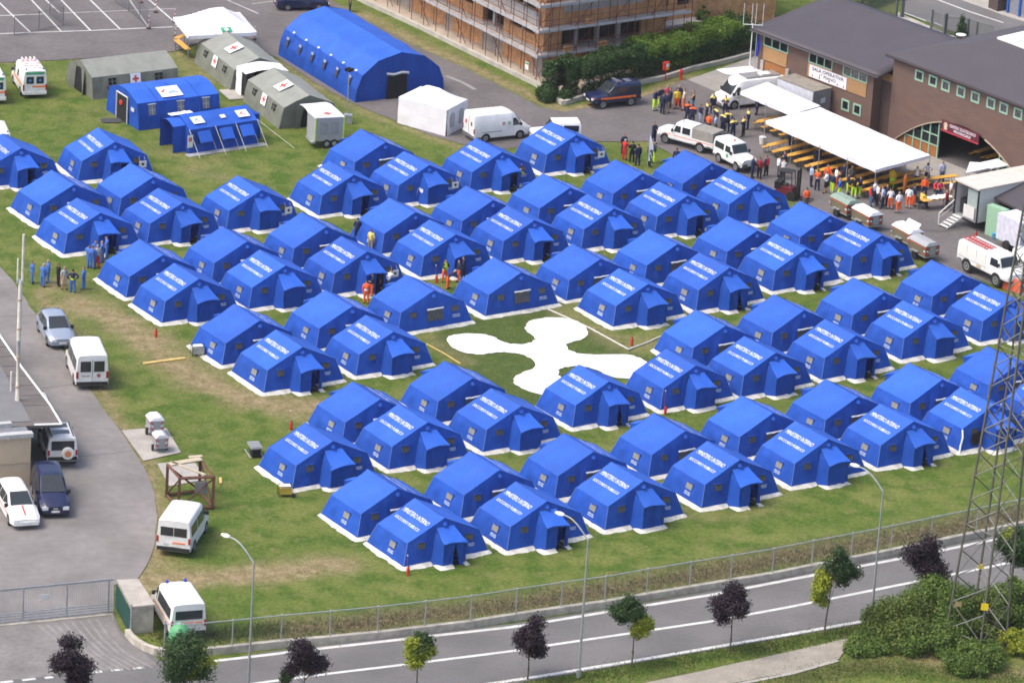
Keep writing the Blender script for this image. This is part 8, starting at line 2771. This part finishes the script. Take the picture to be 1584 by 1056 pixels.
for s in (-1, 1):
    mb = MB(); mb.lathe([(0.2, -0.1), (0.36, -0.1), (0.36, 0.1), (0.2, 0.1)], 14, (s * 1.02, 0, 0.36), 'X'); mb.build('wheel', M_black, t)
# forklift
t = thing('forklift', 'black and red forklift with raised mast at the edge of the tents', 'forklift', G(1219, 306) + Z(0.02), R(-20))
mb = MB(); mb.hexa([(-0.9, -0.5, 0.25), (0.5, -0.5, 0.25), (0.5, 0.5, 0.25), (-0.9, 0.5, 0.25), (-0.85, -0.45, 1.0), (0.35, -0.45, 0.85), (0.35, 0.45, 0.85), (-0.85, 0.45, 1.0)]); mb.build('chassis', mat('dark_red', (0.13, 0.014, 0.018), 0.5), t)
mb = MB(); mb.box((-0.72, 0, 0.95), (0.5, 0.95, 0.5)); mb.build('counterweight', M_dark, t)
for s in (-1, 1):
    mb = MB(); mb.box((0.72, s * 0.3, 1.15), (0.14, 0.10, 2.3)); mb.build('mast_rail', M_dark, t)
    mb = MB(); mb.box((1.3, s * 0.25, 0.12), (1.1, 0.12, 0.05)); mb.build('fork', M_dark, t)
    for x, r_ in ((0.35, 0.34), (-0.65, 0.28)):
        mb = MB(); mb.lathe([(r_ * 0.5, -0.1), (r_, -0.1), (r_, 0.1), (r_ * 0.5, 0.1)], 14, (x, s * 0.55, r_), 'Y'); mb.build('wheel', M_black, t)
    mb = MB(); mb.tube([(0.35, s * 0.42, 0.85), (0.25, s * 0.42, 2.0), (-0.6, s * 0.42, 2.0), (-0.75, s * 0.42, 1.1)], 0.035, 6); mb.build('guard_post', M_black, t)
for i in range(4):
    mb = MB(); mb.box((0.72, 0, 0.4 + 0.6 * i), (0.10, 0.55, 0.07)); mb.build('cross_member', M_dark, t)
mb = MB(); mb.box((-0.2, 0, 2.03), (0.95, 0.9, 0.05)); mb.build('roof_guard', M_black, t)
mb = MB(); mb.box((-0.35, 0, 0.98), (0.45, 0.5, 0.12)); mb.build('seat', M_dgreen, t)

# ------------------------------------------------------------------ building under construction with its scaffold
SG = G(829, 130)
con = thing('construction_building', 'unfinished brick and concrete building behind scaffolding', 'building', (SG.x, SG.y, 0))
M_slab = mat('slab_concrete', (0.38, 0.36, 0.35), 0.9, 0.12, 1.5, fine=0.1, fscale=5)
sp = lambda a, b, z=0: EU * a + EV * b + Z(z)


def sbox(a0, a1, b0, b1, z0, z1):
    return MB().hexa([sp(a0, b0, z0), sp(a1, b0, z0), sp(a1, b1, z0), sp(a0, b1, z0), sp(a0, b0, z1), sp(a1, b0, z1), sp(a1, b1, z1), sp(a0, b1, z1)])


FA, FB = 1.5, 1.5            # faces of the building behind the scaffold
LA, LB = 13.0, 34.0
for k, z in enumerate((2.0, 3.95, 7.2)):
    sbox(FA - 0.35, LA, FB - 0.35, LB, z - 0.25, z).build('floor_slab', M_slab, con)
# storeys: brick piers with dark openings; front is the left face (a = FA), right face (b = FB)
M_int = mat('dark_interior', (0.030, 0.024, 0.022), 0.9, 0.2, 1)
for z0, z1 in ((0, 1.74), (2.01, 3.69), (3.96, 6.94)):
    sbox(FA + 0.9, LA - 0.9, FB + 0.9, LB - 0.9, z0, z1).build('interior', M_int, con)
    pos = FB
    i = 0
    widths = [1.3, 3.4, 0.9, 3.0, 1.4, 2.8, 1.1, 2.6, 2.4, 3.2, 1.5, 3.4, 2.0, 3.0]
    for w in widths:
        if pos >= LB:
            break
        e_ = min(LB, pos + w)
        if i % 2 == 0 or z0 == 0:
            sbox(FA, FA + 0.35, pos, e_, z0, z1).build('brick_pier', M_brick if z0 or i % 3 else mat('render_grey', (0.33, 0.29, 0.26), 0.9, 0.15, 1), con)
        else:
            if i % 4 == 1:
                sbox(FA + 0.02, FA + 0.30, pos, e_, z0, z0 + 0.9).build('parapet', M_brick, con)
            sbox(FA + 0.05, FA + 0.35, (pos + e_) / 2 - 0.12, (pos + e_) / 2 + 0.12, z0, z1).build('column', M_slab, con)
        pos = e_
        i += 1
    for a0, a1, kind in ((FA + 0.36, FA + 1.7, 'brick'), (FA + 9.2, LA, 'brick')):
        sbox(a0, a1, FB, FB + 0.35, z0, z1).build('brick_pier', M_brick, con)
    if z0 == 0:
        sbox(FA + 1.71, FA + 9.19, FB + 0.02, FB + 0.35, z0, z1).build('brick_pier', M_brick, con)
    if z0 > 3:
        sbox(FA + 1.71, FA + 9.19, FB - 0.02, FB + 0.30, z0, z0 + 0.95).build('parapet', M_brick, con)
        sbox(FA + 1.71, FA + 9.19, FB - 0.04, FB + 0.30, z0 + 0.96, z0 + 2.0).build('render_band', M_slab, con)
        sbox(FA - 0.30, FA - 0.05, FB + 0.5, LB, z0, z0 + 1.0).build('parapet', M_slab, con)
for x in (FA + 3.2, FA + 5.2, FA + 7.2):
    for z0, z1 in ((2.01, 3.69), (3.96, 6.94)):
        sbox(x, x + 0.3, FB + 0.4, FB + 0.7, z0, z1).build('column', M_slab, con)
# the wing behind, seen at the top edge
sbox(LA + 0.02, 26, 4.5, 14, 0, 9).build('wing_wall', M_brick, con)
for a in (14.2, 16.2, 19.5, 22.0):
    for z in (3.2, 6.0):
        sbox(a, a + 1.1, 4.44, 4.49, z, z + 1.5).build('window', M_dark, con)
sbox(LA + 0.02, 18, 3.2, 4.48, 1.7, 2.0).build('balcony', M_slab, con)
# scaffold
scf = thing('scaffolding', 'rust-coloured tube scaffolding with grey decks round the unfinished building', 'scaffolding', (SG.x, SG.y, 0))
M_tube = mat('scaffold_tube', (0.13, 0.045, 0.03), 0.8, 0.3, 3)
M_deck = mat('scaffold_deck', (0.40, 0.37, 0.35), 0.8, 0.18, 2, fine=0.1, fscale=6)
M_toe = mat('toe_board', (0.36, 0.36, 0.38), 0.7, 0.12, 2)
nl, nr, sb = 17, 8, 1.8
TH = 9.4
for i in range(nl + 1):
    for d in (0.0, 0.95):
        r_ = random.Random(i * 7 + int(d * 10))
        b = i * sb
        mb = MB(); mb.tube([sp(d, b + (0 if i else d * 0), 0), sp(d + r_.uniform(-0.03, 0.03), b + r_.uniform(-0.03, 0.03), TH)], 0.030, 5); mb.build('standard', M_tube, scf)
for i in range(1, nr + 1):
    for d in (0.0, 0.95):
        a = i * sb
        mb = MB(); mb.tube([sp(a, d, 0), sp(a, d, TH)], 0.036, 5); mb.build('standard', M_tube, scf)
for k, z in enumerate((2.0, 4.0, 6.0, 8.0)):
    for i in range(nl):
        for j in range(3):
            sbox(0.10 + 0.30 * j, 0.38 + 0.30 * j, i * sb + 0.02 + (0.95 if i == 0 else 0), (i + 1) * sb - 0.02, z - 0.03 + 0.004 * ((i + j) % 3), z + 0.02 + 0.004 * ((i + j) % 3)).build('deck_board', M_deck, scf)
        sbox(0.0, 0.03, i * sb, (i + 1) * sb, z + 0.03, z + 0.24).build('toe_board', M_toe, scf)
    for i in range(nr):
        for j in range(3):
            sbox(i * sb + 0.02, (i + 1) * sb - 0.02, 0.10 + 0.30 * j, 0.38 + 0.30 * j, z - 0.03 + 0.004 * ((i + j) % 3), z + 0.02 + 0.004 * ((i + j) % 3)).build('deck_board', M_deck, scf)
        sbox(i * sb, (i + 1) * sb, 0.0, 0.03, z + 0.03, z + 0.24).build('toe_board', M_toe, scf)
    for h in (0.55, 1.0):
        mb = MB(); mb.tube([sp(-0.03, -0.05, z + h), sp(-0.03, nl * sb, z + h)], 0.026, 5); mb.build('guard_rail', M_tube, scf)
        mb = MB(); mb.tube([sp(-0.05, -0.03, z + h), sp(nr * sb, -0.03, z + h)], 0.026, 5); mb.build('guard_rail', M_tube, scf)
    for i in range(0, nl, 3):
        mb = MB(); mb.tube([sp(0.5, i * sb, z - 2), sp(0.5, (i + 1) * sb, z)], 0.03, 5); mb.build('diagonal', M_tube, scf)
    for i in range(0, nr, 2):
        mb = MB(); mb.tube([sp(i * sb, 0.5, z - 2), sp((i + 1) * sb, 0.5, z)], 0.03, 5); mb.build('diagonal', M_tube, scf)
for i, (a, b, z) in enumerate(((3.2, 0.6, 2.0), (6.4, 0.5, 2.0), (9.6, 0.6, 2.0), (5.0, 0.5, 4.0))):
    t = thing('brick_stack', 'small stack of orange bricks on the scaffold deck, ' + ['left one', 'middle one', 'right one', 'one a level higher'][i], 'bricks', SG + sp(a, b, z + 0.035), YAW)
    for k in range(6):
        mb = MB(); mb.box((-0.25 + 0.26 * (k % 3), 0, 0.13 + 0.26 * (k // 3)), (0.24, 0.30, 0.24)); mb.build('brick', M_brick, t)
t = thing('notice_sign', 'small white site notice fixed to the scaffold near the hedge corner', 'sign', G(815, 102, 1.5), YAW + PI / 2)
mb = MB(); mb.box((0, 0, 0), (0.45, 0.04, 0.6)); mb.build('plate', M_whitep, t); mb = MB(); mb.box((0, 0.025, 0.2), (0.4, 0.01, 0.15)); mb.box((0, -0.025, 0.2), (0.4, 0.01, 0.15)); mb.build('green_header', M_ltgreen, t)

# kerb wall and hedges
wall_run('garden_wall', [(500, -38), (560, -3), (645, 36), (730, 78), (800, 112), (830, 126.5), (871, 156), (874, 155.5), (902, 147), (985, 125), (1027, 117), (1070, 103), (1120, 92), (1172, 78)], 0, 0.35, 0.28, mat('pale_wall', (0.40, 0.38, 0.33), 0.9, 0.15, 1.2, coords='World', fine=0.1), 'low pale kerb wall round the building site and hedge')


def hedge(name, px, w, h, label, m, n, seed, taper=0.85, leaf=0.09):
    pts = [G(*p) for p in px]
    o = sum(pts, Vector()) / len(pts)
    t = thing(name, label, 'hedge', o)
    r = np.random.default_rng(seed)
    A = np.array([p - o for p in pts])[:, :2]
    sg_ = np.diff(A, axis=0)
    L = np.linalg.norm(sg_, axis=1)

    def smp(n, r):
        i = r.choice(len(L), n, p=L / L.sum())
        s = r.uniform(size=n)
        P = A[i] + sg_[i] * s[:, None]
        nr_ = np.stack([sg_[i][:, 1], -sg_[i][:, 0]], 1) / L[i][:, None]
        a = r.uniform(-0.12 * PI, 1.12 * PI, n)
        rr = r.uniform(0.72, 1.08, n)
        bump_ = np.array([wob(p[0], p[1], q, 0.8, 0.35) + wob(p[0], p[1], q + 5, 2.2, 0.16) for p, q in zip(P, np.cos(a))])
        rr = rr * (1 + bump_)
        ca, sa = np.cos(a), np.sin(a)
        sqx = np.sign(ca) * np.abs(ca) ** 0.6
        sqz = np.sign(sa) * np.abs(sa) ** 0.6
        xy = P + nr_ * (sqx * w / 2 * rr)[:, None]
        z = np.maximum(0.02, h * 0.5 + sqz * h * 0.52 * rr)
        Nn = np.column_stack([nr_ * sqx[:, None], sqz])
        return np.column_stack([xy, z]), Nn
    V, F = leaf_cloud(n, smp, leaf, 0.2, seed + 1)
    leaf_obj('foliage', V, F, m, t)
    for a, b in zip(pts[:-1], pts[1:]):
        k = max(1, int((b - a).length / 1.2))
        for j in range(k):
            p = a.lerp(b, (j + 0.5) / k) - o
            mb = MB(); mb.tube([(p.x, p.y, 0), (p.x + 0.05, p.y, h * 0.5), (p.x + 0.2, p.y + 0.1, h * 0.85)], 0.05, 5, 0.02); mb.build('stem', M_bark, t)
    return t


M_hedged = leaf_mat('hedge_dark_leaf', [(0.012, 0.034, 0.008), (0.026, 0.066, 0.013), (0.055, 0.11, 0.024)])
hedge('hedge', [(882, 150), (920, 138), (985, 121)], 2.3, 2.7, 'dark overgrown hedge behind the navy off-roader', M_hedged, 22000, 41)
hedge('hedge', [(850, 146), (866, 152), (882, 148)], 2.0, 2.9, 'dark green shrub at the corner of the kerb wall', M_gdark, 9000, 42)
hedge('hedge', [(975, 116), (1040, 102), (1105, 84), (1128, 78)], 2.6, 2.6, 'bright green clipped hedge between the red box and the building site', M_gbright, 26000, 43)
hedge('hedge', [(985, 123), (1040, 110), (1110, 92), (1165, 78)], 0.9, 1.7, 'dark ivy face of the hedge above the kerb wall', M_hedged, 16000, 44)
bush((858, 152), 1.6, 1.4, 1.6, 'low dark bush filling the kerb wall corner', M_hedged, 7000, 50, 0.10, 'shrub')
bush((1148, 78), 1.6, 1.6, 3.6, 'dark green tree-like shrub left of the office building', M_hedged, 8000, 45, 0.10, 'shrub')
bush((1120, 62), 1.3, 1.3, 3.0, 'olive shrub behind the bright hedge end', M_gol, 4500, 46, 0.10, 'shrub')
bush((1084, 68), 0.7, 0.7, 3.6, 'slim light green sapling behind the bright hedge', M_gmid, 2500, 47, 0.10, 'sapling')
t = thing('hose_box', 'red hose box on a red post in front of the hedge', 'hose box', G(1029, 126), YAW)
mb = MB(); mb.tube([(0, 0, 0), (0, 0, 1.0)], 0.05, 6); mb.build('post', M_red, t)
mb = MB(); mb.box((0, 0, 1.25), (0.5, 0.25, 0.65)); mb.build('box', M_red, t)
mb = MB(); mb.box((0.03, -0.13, 1.33), (0.28, 0.012, 0.3)); mb.build('label', M_whitep, t)
mb = MB(); mb.box((0.03, -0.13, 1.05), (0.26, 0.012, 0.14)); mb.build('label', MATS['sign_yellow'], t)
t = thing('hydrant', 'red fire hydrant at the kerb wall right of the hose box', 'hydrant', G(1053, 123))
mb = MB(); mb.lathe([(0.14, 0), (0.11, 0.1), (0.11, 0.6), (0.15, 0.64), (0.10, 0.8), (0.03, 0.85)], 10); mb.build('barrel', M_red, t)
for s in (-1, 1):
    mb = MB(); mb.tube([(0, 0, 0.5), (s * 0.2, 0, 0.5)], 0.05, 6); mb.build('outlet', M_red, t)
t = thing('plate_sign', 'white number-plate-like sign on the dark shrub at the kerb corner', 'sign', G(912, 127, 1.2), YAW)
mb = MB(); mb.box((0, 0, 0), (0.62, 0.03, 0.24), -0.3); mb.build('plate', M_whitep, t); mb = MB(); mb.tube([(0, 0.04, -1.2), (0, 0.04, 0.1)], 0.02, 5); mb.build('post', M_galv, t)

# ------------------------------------------------------------------ street and fences in the top right corner
sheet('back_street', [(1360, -30), (1395, 0), (1400, 22), (1470, 48), (1560, 75), (1660, 110), (1760, 90), (1600, 40), (1540, 12), (1480, -30)], 0.020, M_road)
sheet('back_pavement', [(1440, -14), (1485, 0), (1560, 27), (1620, 45), (1650, 38), (1560, 2), (1500, -24)], 0.026, M_conc)
sheet('back_verge', [(1385, 18), (1440, 42), (1480, 58), (1520, 76), (1440, 88), (1380, 60)], 0.028, M_conc)
stripe('street_line', [(1449, 0), (1500, 19), (1552, 36)], 0.2, 0.032)
stripe('street_line', [(1397, 20), (1432, 33)], 0.16, 0.034)
stripe('street_line', [(1445, 36), (1458, 41)], 0.16, 0.034)
t = thing('mesh_fence', 'dark grey mesh fence panels with square posts behind the office roof', 'fence', G(1440, 52))
o = G(1440, 52)
for i, (x, y, w, h) in enumerate(((1386, 26, 0.16, 1.7), (1395, 27, 0.3, 1.9), (1440, 46, 0.12, 1.7), (1461, 54, 0.28, 1.8), (1496, 58, 0.14, 1.6), (1510, 62, 0.1, 1.5), (1330, 14, 0.1, 1.6))):
    p = G(x, y) - o
    mb = MB(); mb.box((p.x, p.y, h / 2), (w, 0.16, h), YAW); mb.build('post', mat('fence_dark', (0.10, 0.115, 0.12), 0.6), t)
for a, b in (((1330, 14), (1386, 26)), ((1440, 46), (1461, 54)), ((1461, 54), (1496, 58)), ((1496, 58), (1535, 70))):
    w_ = wire_panel(G(*a) - o, G(*b) - o, 1.5, 0.10, 0.009).build('mesh_panel', MATS['fence_dark'], t); w_['kind'] = 'stuff'
hedge('hedge', [(1322, 10), (1352, 2), (1392, -8)], 2.0, 1.5, 'bright green hedge beyond the office roof at the top edge', M_gbright, 9000, 48)
t = thing('conifer', 'small young conifer behind the gap between the two roofs', 'tree', G(1486, 62))
mb = MB(); mb.tube([(0, 0, 0), (0, 0, 2.0)], 0.05, 6, 0.02); mb.build('trunk', M_bark, t)
V, F = leaf_cloud(1800, ell_sampler([((0, 0, 0.5), (0.6, 0.6, 0.4), 3), ((0, 0, 1.1), (0.42, 0.42, 0.45), 2), ((0, 0, 1.7), (0.22, 0.22, 0.5), 1)], 0.3), 0.07, 0.3, 49)
leaf_obj('foliage', V, F, M_gdark, t)
t = thing('shop_front', 'blue framed glass front at the top right corner', 'building', G(1575, 26), 0)
fxr = (G(1600, 34) - G(1560, 20)).normalized()
for i in range(5):
    p = fxr * (1.3 * i - 1.2)
    mb = MB(); mb.box((p.x, p.y, 1.4), (0.18, 0.18, 2.8), math.atan2(fxr.y, fxr.x)); mb.build('frame_post', mat('blue_frame', (0.02, 0.10, 0.42), 0.4), t)
    q_ = fxr * (1.3 * i - 0.55)
    mb = MB(); mb.box((q_.x, q_.y + 0.1, 1.4), (1.05, 0.05, 2.7), math.atan2(fxr.y, fxr.x)); mb.build('pane', mat('grey_pane', (0.22, 0.23, 0.27), 0.2), t)
n2 = Vector((-fxr.y, fxr.x, 0))
p = n2 * 4 + fxr * 1.6
mb = MB(); mb.box((p.x, p.y, 2.0), (7.5, 7.2, 4.0), math.atan2(fxr.y, fxr.x)); mb.build('wall', MATS['render_grey'], t)
p = G(1545, 14)
t = thing('meter_hut', 'dark brown box hut beside the blue shop front at the top edge', 'hut', p, YAW)
mb = MB(); mb.box((0, 0, 1.1), (1.3, 1.2, 2.2)); mb.build('wall', mat('hut_brown', (0.08, 0.06, 0.055), 0.8), t); mb = MB(); mb.box((0, 0, 2.24), (1.45, 1.35, 0.08)); mb.build('roof', MATS['fence_dark'], t)
t = thing('dish_antenna', 'white dish antenna on the hall roof edge near the conifer', 'antenna', G(1486, 60, 6.9) + Z(-0.3), 0)
mb = MB(); mb.lathe([(0.05, 0.45), (0.30, 0.52), (0.40, 0.62)], 14); mb.build('dish', M_whitep, t); mb = MB(); mb.tube([(0, 0, 0), (0, 0, 0.45)], 0.04, 6); mb.build('stem', M_red, t)

# ------------------------------------------------------------------ the beige house with its flat roof and the tall pole at the left
hc = G(46, 752)
house = thing('beige_house', 'beige house with grey roof terrace at the left edge', 'building', (hc.x, hc.y, 0))
M_beige = mat('beige_render', (0.50, 0.40, 0.28), 0.9, 0.05, 1.2, bump=0.15, bscale=15, fine=0.04)
hx = (G(-80, 762) - hc); hx.z = 0; hx.normalize()         # to the left
hn = Vector((hx.y, -hx.x, 0))
if hn.y > 0:
    hn = -hn
hb = -hn
SL = lambda a, b, z=0: hx * a + hb * b + Z(z)


def hbox(a0, a1, b0, b1, z0, z1):
    return MB().hexa([SL(a1, b0, z0), SL(a0, b0, z0), SL(a0, b1, z0), SL(a1, b1, z0), SL(a1, b0, z1), SL(a0, b0, z1), SL(a0, b1, z1), SL(a1, b1, z1)])


M_trim = mat('pale_trim', (0.40, 0.40, 0.40), 0.6)
hbox(0, 14, 0, 1.6, 0, 3.25).build('wall', M_beige, house)
hbox(-0.02, 14, -0.03, -0.005, 1.55, 1.62).build('wall_joint', mat('beige_dark', (0.40, 0.31, 0.22), 0.9), house)
hbox(-0.1, 14.1, -0.15, 0.35, 3.26, 3.52).build('gutter', M_trim, house)
hbox(-0.05, 14.1, 0.36, 1.5, 3.26, 3.34).build('gutter_floor', mat('grey_slate', (0.16, 0.17, 0.19), 0.7), house)
hbox(0.8, 14.1, 1.51, 1.9, 3.26, 3.60).build('gutter', M_trim, house)
for x in (1.4, 3.2, 5.0):
    hbox(x, x + 0.06, -0.2, -0.151, 3.2, 3.55).build('bracket', M_trim, house)
# flat roof towards the yard: its white edge runs away along the yard
re = [G(95.5, 656.6, 3.1), G(53, 658, 3.1), G(-60, 662, 3.1), G(-60, 440, 3.1), G(-14, 494, 3.1), G(0, 520, 3.1), G(34.5, 570, 3.1), G(77, 626, 3.1)]
rr = [p - Vector((hc.x, hc.y, 0)) for p in re]
mb = MB(); mb.prism([(p.x, p.y) for p in rr[::-1]], 2.95, 3.10); mb.build('flat_roof', mat('roof_felt', (0.120, 0.108, 0.102), 0.9, 0.10, 0.8, fine=0.07, fscale=4), house)
pe = [G(26, 600, 3.1), G(52, 655, 3.1), G(-60, 660, 3.1), G(-60, 560, 3.1)]
pp = [p - Vector((hc.x, hc.y, 0)) for p in (G(-60, 520, 3.1), G(0, 565, 3.1), G(30, 618, 3.1), G(48, 652, 3.1), G(-60, 656, 3.1))]
mb = MB(); mb.prism([(p.x, p.y) for p in pp[::-1]], 3.104, 3.14); mb.build('roof_walk', mat('roof_grey', (0.150, 0.150, 0.155), 0.8, 0.08, 0.8), house)
for a, b in ((rr[0], rr[1]), (rr[7], rr[0]), (rr[6], rr[7]), (rr[5], rr[6]), (rr[4], rr[5])):
    d = (b - a)
    mb = MB(); mb.tube([a + Z(0.05), b + Z(0.05)], 0.075, 4); mb.build('roof_edge', M_whitep, house)
for i in range(7):
    a = rr[7].lerp(rr[5], 0.14 * i); b = a + (rr[2] - rr[0]).normalized() * 4.2
    mb = MB(); mb.tube([a + Z(0.012), b + Z(0.012)], 0.018, 4); mb.build('roof_seam', M_seam, house)
for a in (-3.5, -1.9):
    mb = MB(); mb.tube([rr[0] + hx * 0.4 + hb * (0.3 - a * 3) - Z(3.1), rr[0] + hx * 0.4 + hb * (0.3 - a * 3) - Z(0.1)], 0.07, 6); mb.build('roof_post', M_galv, house)
slab = hbox(0.5, 14, 1.7, 22, 0, 2.9).build('wall', M_beige, house)
pbp = G(26.5, 619, 3.12)
t = thing('tall_pole', 'tall weathered white pole with two thin tubes rising from the flat roof', 'pole', (pbp.x, pbp.y, 3.1))
M_pole = mat('weathered_white', (0.62, 0.59, 0.53), 0.6, 0.12, 3, fine=0.1)
mb = MB(); mb.tube([(0, 0, 0), (0, 0, 4), (0.02, 0, 7.9)], 0.15, 10, 0.125); mb.build('lower_tube', M_pole, t, smooth=40)
for k in range(4):
    mb = MB(); mb.lathe([(0.165, 0), (0.165, 0.08)], 10, (0, 0, 1.9 * k + 0.9)); mb.build('joint_ring', mat('rust_stain', (0.36, 0.25, 0.15), 0.8), t)
mb = MB(); mb.tube([(-0.17, 0, 7.7), (-0.17, 0, 9.3)], 0.055, 8); mb.build('upper_tube', M_pole, t)
mb = MB(); mb.tube([(0.12, 0, 7.7), (0.14, 0, 10.9)], 0.075, 8); mb.build('upper_tube', M_pole, t)
mb = MB(); mb.box((-0.02, 0, 7.85), (0.42, 0.2, 0.2)); mb.build('clamp', M_galv, t)
p = G(17, 605, 3.12)
mb = MB(); mb.tube([(0, 0, 0), (0, 0, 1.3)], 0.06, 8); tag(mb.build('short_pipe', M_pole, None, (p.x, p.y, 3.12)), 'short white vent pipe on the flat roof left of the tall pole', 'pipe')
vehicle('parked_car', 'white car mostly hidden behind the flat roof edge', 'car', (53, 632), 104, HB, M_whitep, (1.25, -1.25), 0.30, [[(0.80, 0.95), (0.02, 0.95), (-0.05, 1.34), (0.12, 1.34)], [(-0.06, 0.95), (-0.95, 0.95), (-0.90, 1.34), (-0.12, 1.34)]],
        (0.93, 0.12, 1.01, 1.455, 0.10), (), (-1.93, -1.47, 1.08, 1.39), (), (0.55, 0.60, 0.32, 0.16), (0.60, 0.85, 0.2, 0.2), M_whitep)

# ------------------------------------------------------------------ thin summer haze
mb = MB()
mb.box((0, 1250, 58.9), (8200, 7700, 120.2))
hz = D.materials.new('haze_air')
hz.use_nodes = True
nt = hz.node_tree
nt.nodes.remove(nt.nodes['Principled BSDF'])
pv = nt.nodes.new('ShaderNodeVolumePrincipled')
pv.inputs['Color'].default_value = (0.90, 0.92, 0.96, 1)
pv.inputs['Density'].default_value = 0.00005
nt.links.new(pv.outputs[0], nt.nodes['Material Output'].inputs['Volume'])
o = mb.build('haze', hz)
o['kind'] = 'stuff'
